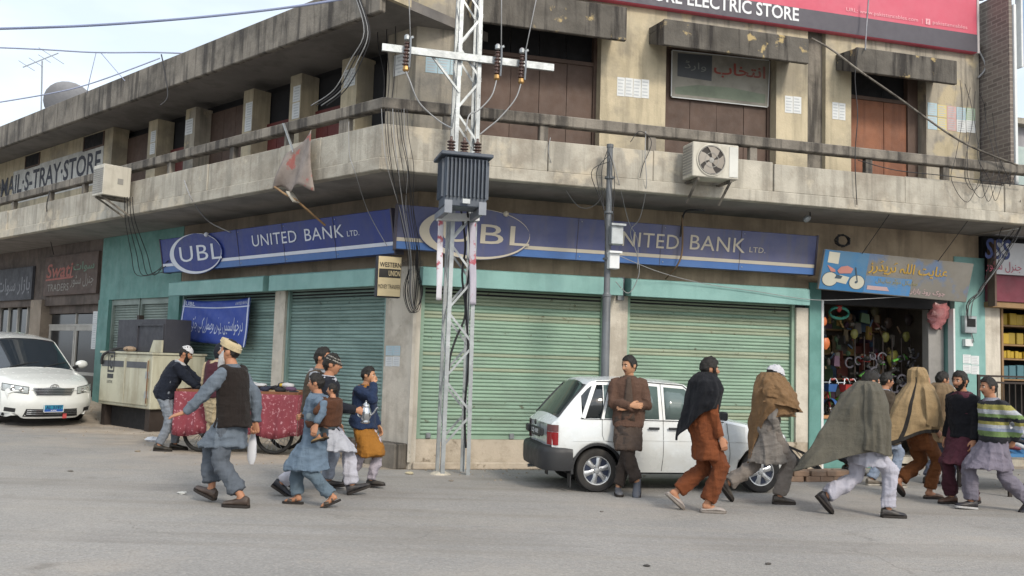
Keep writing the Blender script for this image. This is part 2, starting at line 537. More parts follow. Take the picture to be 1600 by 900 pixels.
    for d in ds:
        c = crn(d)
        row = [LF.o + LF.u * q + LF.n * d for q in (80, 40, 26, 18, 14, 11, 9.4, 8.2, 6.6, 5.4, 4, 2.5, 1.2)] + [c] + [RF.o + RF.u * q + RF.n * d for q in (8, 80)]
        rows.append([V((p.x, p.y, gz(p))) for p in row])
    mb.grid(rows)
    k = len(rows[0])
    a, e = rows[0][0], rows[0][-1]
    mb.poly(rows[0] + [V((900, e.y, 0)), V((900, -60, 0)), V((-900, -60, 0)), V((-900, a.y, 0))])
    # behind the building the ground runs on level to the horizon
    z = -GUT - .004
    mb.poly([(-900, 10, z), (900, 10, z), (900, 1500, z), (-900, 1500, z)])
    return tag(mb.build('ground', m), kind='structure')
build_ground()

# ================================================================== THE CORNER BUILDING
DU, DB = 0.3, 1.35           # upper wall and balcony stand out this far
ZB, ZF, ZR, ZE0, ZE1, ZT = 3.98, 4.59, 4.94, 6.13, 6.66, 7.26
def bis(d, z=0.0):
    v = RF.n + LF.n
    p = P0 + v * (d * KB / v.dot(RF.n))
    return V((p.x, p.y, zr(z)))
SL, SR = 19.0, 11.2
def band(mb, d0, d1, z0, z1, which='LR', sl=SL, sr=SR, mi=0, zt=None):
    if 'R' in which:
        q = [bis(d0), RF.pt(sr, d0, 0), RF.pt(sr, d1, 0), bis(d1)]
        mb.hexa([lift(p, z0) for p in q], [lift(p, z1) for p in q], mi)
    if 'L' in which:
        q = [bis(d0), LF.pt(sl, d0, 0), LF.pt(sl, d1, 0), bis(d1)]
        mb.hexa([lift(p, z0) for p in q], [lift(p, z1) for p in q], mi)

bank = thing('shop_building', 'two storey corner building of stained concrete with green shutters and a long balcony', 'building', lift(P0, 0))
def sR(x, y, d=0.0): return RF.px(x, y, d)[0]
def sL(x, y, d=0.0): return LF.px(x, y, d)[0]

# --- balcony: slab, kerb wall and handrail
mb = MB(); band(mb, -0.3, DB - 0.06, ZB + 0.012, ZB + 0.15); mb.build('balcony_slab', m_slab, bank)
mb = MB(); band(mb, DB - 0.14, DB, ZB, ZB + 0.17); balc = mb.build('balcony', m_conc, bank, bevel=0.012)
# upper kerb cast in bays of uneven height
def bays(fr, edges, fn):
    for i in range(len(edges) - 1):
        fn(edges[i], edges[i + 1], i)
rb = [-0.35, 1.55, 3.1, 5.0, 7.25, 9.1, SR]
lb = [-0.42, 1.6, 3.6, 6.35, 9.2, 12.2, 15.6, SL]
cm = MB()
q = [bis(DB - 0.13), RF.pt(0.6, DB - 0.13, 0), RF.pt(0.6, DB - 0.03, 0), bis(DB - 0.03)]
cm.hexa([lift(p, ZB + 0.172) for p in q], [lift(p, ZF) for p in q])
cm.build('kerb_panel', m_conc, balc, bevel=0.008)
cm = MB()
q = [bis(DB - 0.13), LF.pt(0.6, DB - 0.13, 0), LF.pt(0.6, DB - 0.03, 0), bis(DB - 0.03)]
cm.hexa([lift(p, ZB + 0.172) for p in q], [lift(p, ZF) for p in q])
cm.build('kerb_panel', m_conc, balc, bevel=0.008)
rnd = random.Random(3)
for fr, ed in ((RF, [0.604] + rb[1:]), (LF, [0.604] + lb[1:])):
    for a, b in zip(ed[:-1], ed[1:]):
        MBk = MB()
        dz, dd = rnd.uniform(-0.03, 0.015), rnd.uniform(-0.012, 0.012)
        MBk.fbox(fr, a, b - 0.012, DB - 0.13 + dd, DB - 0.03 + dd, ZB + 0.172, ZF + dz)
        MBk.build('kerb_panel', m_conc, balc, bevel=0.01)
mb = MB(); band(mb, DB - 0.16, DB - 0.01, ZR - 0.15, ZR); rail = mb.build('balcony_rail', m_concd, bank, bevel=0.015)
for fr, ss in ((RF, [0.15] + [sR(x, 230, DB - .1) for x in (848, 1017, 1175, 1355, 1475)] + [10.4]), (LF, [0.1] + [sL(x, 260, DB - .1) for x in (535, 450, 365, 268, 136, 84, 28)] + [16.5, 18])):
    for s in ss:
        mb = MB(); mb.fbox(fr, s - 0.06, s + 0.06, DB - 0.14, DB - 0.05, ZF - 0.03, ZR - 0.152)
        mb.build('post', m_concd, rail, bevel=0.008)

# --- upper storey, right side: piers between openings
DR = DU - 0.28
YU = 150
xs = dict(o1=(745, 938), o2=(1040, 1213), slot=(1262, 1290), o3=(1330, 1447))
S1 = [sR(x, YU, DU) for x in (745, 938, 1040, 1213, 1262, 1290, 1330, 1447)]
SE = sR(1530, 150, DU)
ZO = 6.62
def pier(a, b, mat, z0=ZB + 0.152, z1=ZT, d0=-0.05, d1=DU):
    mb = MB(); mb.fbox(RF, a, b, d0, d1, z0, z1)
    return mb.build('wall', mat, bank)
# corner pier is a mitred block so that it closes the corner to the left facade
sLo = sL(605, 110, DU)
mb = MB()
q = [bis(DU), RF.pt(S1[0], DU, 0), RF.pt(S1[0], -0.05, 0), P0 + (RF.n + LF.n) * -0.03]
mb.hexa([lift(p, ZB + 0.152) for p in q], [lift(p, ZT) for p in q])
mb.build('wall', m_creamg, bank)
mb = MB()
q = [bis(DU), LF.pt(sLo, DU, 0), LF.pt(sLo, -0.05, 0), P0 + (RF.n + LF.n) * -0.03]
mb.hexa([lift(p, ZB + 0.152) for p in q], [lift(p, ZT) for p in q])
mb.build('wall', m_creamg, bank)
pier(S1[1], S1[2], m_cream); pier(S1[3], S1[4], m_cream)
pier(S1[4] + .002, S1[5] - .002, m_concd, d1=DU - 0.10)
pier(S1[5], S1[6], m_cream); pier(S1[7], SE, m_creamg)
for a, b in ((S1[0], S1[1]), (S1[2], S1[3]), (S1[6], S1[7])):
    pier(a + .002, b - .002, m_creamg, z0=ZO, z1=ZT, d1=DU - 0.003)
# parapet ledge above
mb = MB()
q = [bis(-0.05), RF.pt(SE, -0.05, 0), RF.pt(SE, DU + 0.04, 0), bis(DU + 0.04)]
mb.hexa([lift(p, ZT - 0.10) for p in q], [lift(p, ZT + 0.02) for p in q])
mb.build('parapet_ledge', m_creamg, bank, bevel=0.01)
# boarded openings
def boards(a, b, seams, mat, z0, z1, d, name='window', fm=None, transom=None, gap=0.008):
    fb = MB()
    fm = fm or mat
    fb.fbox(RF, a, a + 0.05, d - 0.05, d + 0.06, z0, z1); fb.fbox(RF, b - 0.05, b, d - 0.05, d + 0.06, z0, z1)
    if transom: fb.fbox(RF, a + .05, b - .05, d - 0.03, d + 0.05, transom, transom + 0.06)
    f = fb.build(name, fm, bank)
    ed = [a + 0.05] + list(seams) + [b - 0.05]
    for i in range(len(ed) - 1):
        dd = rnd.uniform(-0.006, 0.006)
        pb = MB(); pb.fbox(RF, ed[i] + gap / 2, ed[i + 1] - gap / 2, d - 0.02 + dd, d + 0.02 + dd, z0, transom or z1)
        pb.build('panel', mat, f)
        if transom:
            pb = MB(); pb.fbox(RF, ed[i] + gap / 2, ed[i + 1] - gap / 2, d - 0.06, d - 0.04, transom + .06, z1)
            pb.build('pane', m_black, f)
    return f
zt1 = RF.px(860, 97, 0.08)[1]
boards(S1[0], S1[1], [sR(x, YU, .08) for x in (797, 842, 885)], m_brownp, ZB + .15, ZO, 0.06, transom=zt1)
boards(S1[2], S1[3], [sR(x, YU, .08) for x in (1078, 1120, 1162)], m_brownp, ZB + .15, ZO, 0.06)
boards(S1[6], S1[7] - 0.17, [(sR(1330, YU, .08) + sR(1430, YU, .08)) / 2], m_rustdoor, ZB + .15, ZO, 0.06, name='door', transom=RF.px(1380, 160, .08)[1], fm=m_brownp)
mb = MB(); mb.fbox(RF, S1[7] - 0.168, S1[7] - .002, 0.0, 0.10, ZB + .15, ZO); mb.build('door_jamb', m_brownp, bank)

# concrete sun hoods: sloping slab with a hanging front board and side cheeks
def sunhood(x0, y0a, y0b, x1, y1a, y1b):
    D = DU + 0.55
    sa, za = RF.px(x0, y0b, D); sb, _ = RF.px(x1, y1b, D)
    zt = (RF.px(x0, y0a, D)[1] + RF.px(x1, y1a, D)[1]) / 2
    zb = (za + RF.px(x1, y1b, D)[1]) / 2
    f = MB(); f.fbox(RF, sa, sb, D - 0.07, D, zb, zt)
    o = f.build('sun_hood', m_hood_c, bank, bevel=0.01)
    c = MB()
    c.prism([RF.pt(sa, DU - .01, zt + 0.05), RF.pt(sa, D - 0.072, zt - .01), RF.pt(sa, D - 0.072, zt - 0.09), RF.pt(sa, DU - .01, zt - 0.05)], RF.u * (sb - sa) * KB)
    c.build('slab', m_hood_c, o)
    for s in (sa, sb - 0.06):
        c = MB()
        c.prism([RF.pt(s, DU - .01, zt - .06), RF.pt(s, D - 0.072, zt - .09), RF.pt(s, D - 0.072, zb + .01), RF.pt(s, DU - .01, zt - 0.2)], RF.u * 0.06 * KB)
        c.build('cheek', m_hood_c, o)
sunhood(742, -25, 33, 979, 14, 63)
sunhood(1037, 29, 71, 1264, 60, 98)
sunhood(1339, 72, 112, 1496, 96, 131)

# --- upper storey, left side
YL = 150
def lp(x, y=YL, d=DU): return sL(x, y, d)
eL = [605, 575, 533, 485, 453, 410, 380, 315, 290, 258, 232, 185, 163]
def lpier(x1, x0, mat, d1=DU, y=YL, z0=ZB + .152, z1=ZE0 + .05):
    a, b = lp(x1, y), lp(x0, y)
    mb = MB(); mb.fbox(LF, a, b, -0.05, d1, z0, z1)
    return mb.build('wall', mat, bank)
lpier(557, 533, m_cream, y=140); lpier(470, 453, m_cream, y=150); lpier(395, 380, m_cream, y=170)
lpier(305, 290, m_creamg, y=190); lpier(246, 232, m_cream, y=205)
mb = MB(); a = lp(176, 220); mb.fbox(LF, a, 19, -0.05, DU, ZB + .152, ZE0 + .19); wl = mb.build('wall', m_cream, bank)
# dark backs, doors and boards of the left openings
def lopen(xa, xb, mat, y, kind='window', ztop=None, tr=True):
    a, b = lp(xa, y, 0.0), lp(xb, y, 0.0)
    zt = ztop or ZE0 + .04
    ztr = ZB + 1.62 if tr else zt
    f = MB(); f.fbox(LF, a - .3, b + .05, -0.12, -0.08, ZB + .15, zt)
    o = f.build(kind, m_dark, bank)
    n = max(2, round((b - a) / 0.42))
    for i in range(n):
        s0, s1 = a + (b - a) * i / n, a + (b - a) * (i + 1) / n
        p = MB(); p.fbox(LF, s0 + .006, s1 - .006, -0.07, -0.03 + rnd.uniform(-.005, .005), ZB + .15, ztr - .05)
        p.build('panel', mat, o)
    if tr:
        p = MB(); p.fbox(LF, a, b, -0.075, 0.0, ztr - .05, ztr); p.build('transom', mat, o)
lopen(600, 545, m_dark, 120, tr=False)
lopen(540, 462, m_maroon, 130); lopen(459, 387, m_maroon, 150); lopen(386, 297, m_brownp, 170, tr=False)
lopen(300, 238, m_maroon, 190); lopen(241, 168, m_brownp, 205, tr=False)
# small dark windows left in the painted wall
for x0, y0, x1, y1 in ((131, 208, 164, 229), (40, 232, 64, 256)):
    a, zt = LF.px(x1, y0, DU); b, zb = LF.px(x0, y1, DU)
    f = MB(); z0, z1 = 6.0, ZE0 + .16
    for (s0, s1, za, zb_) in ((a, b, z0 - .04, z0), (a, a + .04, z0, z1), (b - .04, b, z0, z1)):
        f.fbox(LF, s0, s1, DU - .02, DU + .02, za, zb_)
    o = f.build('window', m_brownp, bank)
    p = MB(); p.fbox(LF, a + .041, b - .041, DU + .001, DU + .008, z0 + .001, z1); p.build('pane', m_black, o)
# painted store name on a white band
wb = MB(); a, zt = LF.px(163, 220, DU); b = 15.0
z0, z1 = 5.34, 5.93
wb.fbox(LF, a, b, DU, DU + .006, z0 - .2, z1 + .06); band_o = wb.build('painted_band', M('white_painted_band', '#c9c9c4', .8, streak=.3, sc='#8b8b88', dirt=.4, dc='#8f8e8a'), bank)
tb = MB()
sa, sb = sL(158, 250, DU), sL(-4, 290, DU)
text_on(tb, "OMAIL·S-TRAY·STORE", lambda x, y: LF.pt(-x, DU + .010, y), -sb - .25, z0 + .06, -sa, z1 - .04, bold=True)
tb.build('lettering', M('black_lettering', '#4a4c54', .8, var=.1, bump=0), band_o)

# eaves of the left wing
mb = MB()
e0 = (bis(DB) - P0).dot(LF.u) / KB + 0.16
mb.fbox(LF, e0, SL, DB - 0.12, DB - 0.02, ZE0, ZE1)
eav = mb.build('roof', m_concd, bank, bevel=0.015)
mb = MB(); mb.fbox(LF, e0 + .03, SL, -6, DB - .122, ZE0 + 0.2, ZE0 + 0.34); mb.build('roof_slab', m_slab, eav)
mb = MB(); mb.fbox(LF, e0 - .07, e0 - .002, DB - 0.5, DB - .03, ZE0 + .18, ZE1 + 0.4); mb.build('end_block', m_cream, eav)

# rear mass so that nothing shows through
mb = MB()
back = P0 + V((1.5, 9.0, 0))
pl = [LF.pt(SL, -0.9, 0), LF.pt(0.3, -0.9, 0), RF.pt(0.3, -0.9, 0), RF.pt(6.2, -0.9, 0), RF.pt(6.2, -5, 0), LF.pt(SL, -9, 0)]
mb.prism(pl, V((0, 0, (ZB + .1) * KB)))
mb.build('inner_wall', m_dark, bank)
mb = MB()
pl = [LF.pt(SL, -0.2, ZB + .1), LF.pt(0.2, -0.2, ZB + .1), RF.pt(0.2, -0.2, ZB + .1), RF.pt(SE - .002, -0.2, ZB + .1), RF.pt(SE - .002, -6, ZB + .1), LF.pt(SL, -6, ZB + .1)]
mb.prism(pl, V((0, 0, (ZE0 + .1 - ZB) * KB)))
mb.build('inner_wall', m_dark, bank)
mb = MB()
pl = [bis(0.05, ZT - .06), RF.pt(SE - .05, 0.05, ZT - .06), RF.pt(SE - .05, -6, ZT - .06), LF.pt(0.72, -4, ZT - .06), LF.pt(0.72, 0.05, ZT - .06)]
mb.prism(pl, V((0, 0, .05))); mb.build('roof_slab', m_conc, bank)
mb = MB(); mb.fbox(LF, .70, .74, -4, 0.02, ZE0 + .3, ZT - .07); mb.build('wall', m_creamg, bank)

# --- ground storey, right side
Sg = [sR(655, 560), sR(944, 560), sR(979, 570), sR(1244, 580), sR(1263, 580), sR(1281, 590), sR(1464, 560), sR(1491, 560), sR(1531, 560)]
ZP = 0.42
def rwall(a, b, z0, z1, mat, name='wall', d0=-0.3, d1=0.0, bevel=0.0):
    mb = MB(); mb.fbox(RF, a, b, d0, d1, z0, z1)
    return mb.build(name, mat, bank, bevel=bevel)
rwall(Sg[0] - .03, Sg[4], 0, ZP, m_plinth, 'plinth', d0=-0.85, d1=-0.004)
# pillars
mb = MB()
q = [P0, RF.pt(Sg[0], 0, 0), RF.pt(Sg[0], -0.35, 0), LF.pt(0.62, -0.35, 0), LF.pt(0.62, 0, 0)]
mb.prism(q, V((0, 0, 2.98 * KB))); mb.build('corner_pillar', m_white, bank)
mb = MB(); a = sR(948, 560)
mb.fbox(RF, a, Sg[2], -0.3, 0, ZP, 2.62); mb.build('pillar', m_white, bank)
rwall(Sg[3], Sg[4], ZP, 2.58, m_white, 'pillar')
rwall(Sg[4] + .002, Sg[5], 0, 3.0, m_teald, 'pillar', d1=0.03)
rwall(Sg[7], Sg[8] + .1, 0, 3.6, m_teal, 'pillar', d1=0.02)
# wall above the shutters up to the soffit, both sides
mb = MB()
SE2 = sR(1529, 400, 0)
q0 = [P0, RF.pt(SE2, 0, 0), RF.pt(SE2, -0.3, 0), P0 + (RF.n + LF.n) * -.12]
mb.hexa([lift(p, 2.9) for p in q0], [lift(p, ZB + .01) for p in q0])
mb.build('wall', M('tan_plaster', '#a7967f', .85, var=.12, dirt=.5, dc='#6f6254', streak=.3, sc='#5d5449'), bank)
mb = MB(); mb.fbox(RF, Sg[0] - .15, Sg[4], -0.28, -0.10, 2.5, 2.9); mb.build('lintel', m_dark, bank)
# kerb line along the foot of the plinth
mb = MB(); mb.fbox(RF, 0.06, Sg[5], 0.0, 0.07, 0, 0.10); mb.build('kerb', m_plinth, bank, bevel=0.015)

SLATV = {'green_shutter_paint': [M('sun_tanned_slat', '#8d9883', .55, var=.14, vs=1.2, bump=.12, dirt=.5, dc='#7d8a75', ds=.9, splash=('#5a4f3a', 8.0, .63, .8), aniso=(1, 1, 6)), M('dusty_green_slat', '#7f9887', .55, var=.1, vs=1.3, bump=.12, dirt=.5, dc='#71806f', splash=('#4a4636', 10.0, .62, .8), aniso=(1, 1, 6))],
    'teal_shutter_paint': [M('dusty_teal_slat', '#748a84', .55, var=.12, vs=1.2, bump=.12, dirt=.5, dc='#5c716b', splash=('#39423f', 8.0, .63, .8), aniso=(1, 1, 6)), M('pale_teal_slat', '#87a09a', .55, var=.1, vs=1.3, bump=.12, dirt=.5, dc='#6b837c', splash=('#39423f', 10.0, .63, .8), aniso=(1, 1, 6))]}  # left slats carry the same painted shade tint
def shutter(fr, a, b, z0, z1, d, mat, fmat, label=None, lock=True):
    """roll shutter: guides, slats one by one, bottom bar."""
    fb = MB()
    fb.fbox(fr, a + .056, b - .056, d - 0.03, d + 0.055, z1 - .12, z1)
    o = fb.build('shutter', fmat, bank)
    for p_, q_ in ((a, a + .055), (b - .055, b)):
        gb = MB(); gb.fbox(fr, p_, q_, d - 0.03, d + 0.056, z0, z1); gb.build('guide', fmat, o)
    if label: o['label'] = label
    pitch = 0.054
    n = int((z1 - z0 - 0.06) / pitch)
    prof = [(0.0, 0.004), (0.004, 0.017), (0.018, 0.026), (0.034, 0.024), (0.048, 0.012), (0.053, 0.004)]
    vs, fs = [], []
    for dz, dd in prof:
        vs.append(fr.pt(a + 0.056, d - .02 + dd, z0 + 0.06 + dz)); vs.append(fr.pt(b - 0.056, d - .02 + dd, z0 + 0.06 + dz))
    for i in range(len(prof) - 1):
        fs.append((2 * i, 2 * i + 1, 2 * i + 3, 2 * i + 2))
    sm = MB(); sm.add(vs, fs)
    var_ = [mat] + SLATV.get(mat.name, [])
    mes = [sm.mesh('slat', q, fix=False) for q in var_]
    for i in range(n):
        h_ = i / n
        me = mes[0]
        if len(mes) > 1:
            if rnd.random() < (.7 if .72 < h_ < .93 else .07): me = mes[1]
            elif rnd.random() < .22: me = mes[2]
        inst('slat', me, o, Matrix.Translation((rnd.uniform(-.0015, .0015), rnd.uniform(-.004, .004), i * pitch * KB)))
    bb = MB(); bb.fbox(fr, a + .056, b - .056, d - .02, d + .03, z0, z0 + .055); bb.build('bottom_bar', mat, o)
    if lock:
        for s_ in (a + .18, (a + b) / 2, b - .18):
            lk = MB(); lk.fbox(fr, s_ - .035, s_ + .035, d + .031, d + .06, z0 + .005, z0 + .085); lk.build('lock_plate', m_steel, o, bevel=.008)
    back = MB(); back.fbox(fr, a, b, d - .06, d - .022, z0, z1); back.build('backing', mat, o)
    return o
shutter(RF, Sg[0] + .003, sR(946, 560), ZP + .003, 2.75, -0.10, m_shut, m_shut, 'wide green roller shutter behind the lattice pole')
shutter(RF, Sg[2] + .003, Sg[3] - .003, ZP + .003, 2.75, -0.10, m_shut, m_shut, 'green roller shutter behind the small white hatchback')
def hood(fr, xa, xb, y, d=0.30, z0=2.60, z1=2.87, wall=0.0):
    a, b = fr.px(xa, y, d)[0], fr.px(xb, y, d)[0]
    a, b = min(a, b), max(a, b)
    mb = MB()
    prof = [(wall, z1 + .02), (d - .04, z1), (d, z1 - .02), (d, z0), (d - .03, z0), (wall, z0 + .03)]
    mb.prism([fr.pt(a, p, z) for p, z in prof], fr.u * (b - a) * KB)
    return mb.build('shutter_hood', m_teal, bank, bevel=0.008)
hood(RF, 660, 974, 445); hood(RF, 986, 1266, 465)
mb = MB(); mb.fbox(RF, sR(974, 450, .3) + .01, sR(986, 450, .3) - .01, 0.002, 0.06, 2.55, 2.9); mb.build('steel_stub', m_steel, bank)
# step at the corner
mb = MB(); mb.fbox(LF, 0.02, sL(540, 700, .22), 0.0, 0.24, 0, 0.36); mb.build('step', m_concd, bank, bevel=0.02)
mb = MB(); mb.fbox(RF, -0.02, .03, 0.002, .05, 0.10, 2.6); mb.build('drain_pipe', m_white, bank)

# --- ground storey, left side
T = [sL(x, 560) for x in (598, 441, 425, 276, 259, 166, 150, 62, 45)]
def lwall(a, b, z0, z1, mat, name='wall', d0=-0.3, d1=0.0, bevel=0.0):
    mb = MB(); mb.fbox(LF, a, b, d0, d1, z0, z1)
    return mb.build(name, mat, bank, bevel=bevel)
lwall(T[1], T[2], 0, 2.66, m_white, 'pillar')
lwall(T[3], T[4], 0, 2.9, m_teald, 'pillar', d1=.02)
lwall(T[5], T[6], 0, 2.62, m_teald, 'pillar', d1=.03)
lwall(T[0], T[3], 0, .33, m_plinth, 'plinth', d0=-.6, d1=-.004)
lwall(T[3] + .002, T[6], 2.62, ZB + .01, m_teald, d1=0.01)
mb = MB()
q0 = [P0, LF.pt(T[3], 0, 0), LF.pt(T[3], -0.3, 0), P0 + (RF.n + LF.n) * -.12]
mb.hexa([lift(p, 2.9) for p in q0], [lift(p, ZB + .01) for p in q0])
mb.build('wall', M('tan_plaster_left', '#8d8070', .85, var=.12, dirt=.5, dc='#5f564b', streak=.3, sc='#5d5449'), bank)  # darker copy of the tan plaster, left-hand shade put into the colour
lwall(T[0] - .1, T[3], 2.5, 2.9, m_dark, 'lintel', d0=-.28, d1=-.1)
shutter(LF, T[0] + .003, T[1] - .003, .335, 2.75, -0.10, m_shutl, m_shutl, 'shade-tinted green roller shutter nearest the corner pillar')
shutter(LF, T[2] + .003, T[3] - .003, .335, 2.75, -0.10, m_shutl, m_shutl, 'shade-tinted green roller shutter behind the blue cloth banner')
tm = (T[4] + T[5]) / 2
shutter(LF, T[4] + .003, tm - .02, .12, 2.62, -0.10, m_shutg, m_shutg, 'grey roller shutter leaf beside the banner shutter')
shutter(LF, tm + .02, T[5] - .003, .12, 2.62, -0.10, m_shutg, m_shutg, 'grey roller shutter leaf beside the teal pillar')
lwall(tm - .019, tm + .019, .0, 2.62, m_shutg, 'shutter_post', d0=-.15, d1=-.02)
lwall(T[4], T[5], 0, .118, m_plinth, 'plinth', d0=-.5, d1=-.002)
hood(LF, 420, 584, 440); hood(LF, 263, 410, 455)
# old shops at the far left
m_brick_old = M('grimy_shop_plaster', '#655b55', .85, var=.2, dirt=.6, dc='#3a3533', streak=.4)
lwall(T[7], T[8], 0, 2.7, M('peeling_pillar', '#8d8275', .85, var=.15, dirt=.6, dc='#5d544b'), 'pillar', d1=.05)
lwall(T[6] + .002, SL, 2.55, ZB + .01, m_brick_old, d1=-.02)
lwall(17.2, SL, 0, 2.55, m_brick_old)

# ================================================================== SIGNS
def flatmat(name, col, rough=.6, var=.05, **k): return M(name, col, rough, var=var, vs=3, bump=.04, **k)
m_blue = flatmat('sign_blue', '#26377c', .4, dirt=.4, dc='#414970', ds=.8, streak=.22, sc='#4a4a5c')
m_bluef = flatmat('faded_sign_blue', '#4e5478', .5, dirt=.5, dc='#6c6c80', ds=.7, streak=.3, sc='#6a665f')
m_lblue = flatmat('sign_light_blue', '#4a6ea6', .45, dirt=.35, dc='#5a74a0')
m_sgold = flatmat('sign_pale_line', '#b9b2a2', .5)
m_swhite = flatmat('sign_white_letter', '#cdd2dc', .5)
m_frame = flatmat('dark_sign_frame', '#4a4650', .5)

def bank_sign(fr, sgn, x_l, x_r, ztop, zbot, dtop, dbot, label, mb_, ell, words, mlet):
    """Fascia of the bank: a leaning box with stripes, an oval badge and lettering. Coordinates run left to right as read."""
    def fn_at(off):
        def fn(x, z):
            t = (z - zbot) / (ztop - zbot)
            return fr.pt(sgn * x, dbot + (dtop - dbot) * t + off, z)
        return fn
    root = thing('bank_sign', label, 'sign', fn_at(0)((x_l + x_r) / 2, zbot))
    P = fn_at
    nseam = max(2, round((x_r - x_l) / 1.25))
    def strip(x0, x1, z0, z1, o0, o1):
        m = MB()
        m.hexa([P(o0)(x0, z0), P(o0)(x1, z0), P(o1)(x1, z0), P(o1)(x0, z0)], [P(o0)(x0, z1), P(o0)(x1, z1), P(o1)(x1, z1), P(o1)(x0, z1)])
        return m
    H = ztop - zbot
    body = strip(x_l, x_r, zbot, ztop, -.14, 0).build('panel', mb_, root, bevel=.008)
    strip(x_l + .01, x_r - .01, zbot + .002, zbot + .17 * H, .001, .004).build('lower_stripe', m_lblue, root)
    strip(x_l + .01, x_r - .01, zbot + .17 * H + .004, zbot + .26 * H, .001, .005).build('pale_stripe', m_sgold if mlet is m_sgold else m_swhite, root)
    strip(x_l - .02, x_l + .008, zbot - .01, ztop + .01, -.15, .012).build('frame', m_frame, root)
    strip(x_r - .008, x_r + .02, zbot - .01, ztop + .01, -.15, .012).build('frame', m_frame, root)
    for i in range(1, nseam):
        xx = x_l + (x_r - x_l) * i / nseam
        strip(xx - .004, xx + .004, zbot + .004, ztop - .004, .0005, .007).build('panel_joint', m_frame, body)
        for zz in (zbot + .05, ztop - .05):
            q = MB(); q.lathe([(.010, 0), (.010, .008), (.004, .011)], P(.006 if zz < zbot + .1 else .001)(xx + .05, zz), fr.n, 8); q.build('fixing_screw', m_galv, body)
    cx, cz, rx, rz = ell
    n = 48
    def el(a, rx_, rz_, dx=0, dz=0): return (cx + dx + rx_ * cos(a), cz + dz + rz_ * sin(a))
    m = MB()
    m.grid([[P(.006)(*el(2 * pi * i / n, rx, rz)) for i in range(n)], [P(.03)(*el(2 * pi * i / n, rx, rz)) for i in range(n)]], closed=True, caps=True)
    badge = m.build('badge', mb_, root)
    m = MB()
    m.grid([[P(.034)(*el(2 * pi * i / n, rx * .985, rz * .985)) for i in range(n + 1)], [P(.034)(*el(2 * pi * i / n, rx * .895, rz * .93, rx * .082, rz * .05)) for i in range(n + 1)]])
    m.build('crescent', mlet, badge)
    m = MB()
    text_on(m, 'UBL', P(.036), cx - rx * .58, cz - rz * .36, cx + rx * .98, cz + rz * .40, spacing=1.08)
    m.ball(P(.036)(cx + rx * .52, cz + rz * .86), .045 * H / .6, 8, 6)
    m.build('lettering', mlet, badge)
    m = MB()
    for w, x0, z0, x1, z1 in words:
        text_on(m, w, P(.008), x0, z0, x1, z1, spacing=1.06)
    m.build('lettering', mlet, root)
    return root
DS = .42
def rb(x, y): return RF.px(x, y, DS)
x0, zt = rb(621, 322); x1, zt1 = rb(1274, 368); _, zb0 = rb(622, 387); _, zb1 = rb(1273, 430)
zt, zb = (zt + zt1) / 2, (zb0 + zb1) / 2
ecx, ecz = rb(742, 366); erx = (rb(829, 372)[0] - rb(654, 360)[0]) / 2; erz = .36
words = []
for w, xa, ya, xb, yb in (('UNITED', 948, 386, 1060, 365), ('BANK', 1077, 392, 1163, 371), ('LTD.', 1170, 395, 1195, 387)):
    a, za = rb(xa, ya); b, zb_ = rb(xb, yb)
    words.append((w, a, (za + rb(xb, yb + 22 if w != 'LTD.' else yb + 8)[1]) / 2 - .0, b, (zb_ + rb(xa, ya - 22 if w != 'LTD.' else ya - 8)[1]) / 2))
bank_sign(RF, 1, x0, x1, zt, zb, DS + .06, DS - .04, 'long faded violet blue bank sign above the green shutters', m_bluef, (ecx, ecz, erx, erz), words, m_sgold)
def lb(x, y):
    s, z = LF.px(x, y, DS); return -s, z
x0, zt = lb(256, 377); x1, zt1 = lb(617, 325); _, zb0 = lb(262, 430); _, zb1 = lb(620, 388)
zt, zb = (zt + zt1) / 2, (zb0 + zb1) / 2
ecx, ecz = lb(308, 397); erx = (lb(349, 397)[0] - lb(268, 397)[0]) / 2; erz = .36
words = []
for w, xa, ya, xb, yb in (('UNITED', 397, 387, 467, 362), ('BANK', 479, 376, 540, 354), ('LTD.', 545, 368, 564, 360)):
    a, za = lb(xa, ya); b, zb_ = lb(xb, yb)
    words.append((w, a, za, b, zb_))
h_ = [words[0][4] - words[0][2]]
z0w = sum(w[2] for w in words[:2]) / 2
words = [(w[0], w[1], z0w, w[3], z0w + (.185 if i < 2 else .08)) for i, w in enumerate(words)]
bank_sign(LF, -1, x0, x1, zt, zb, DS + .08, DS - .04, 'bright blue bank sign over the shade-tinted green shutters left of the corner', m_blue, (ecx, ecz, erx, erz), words, m_swhite)

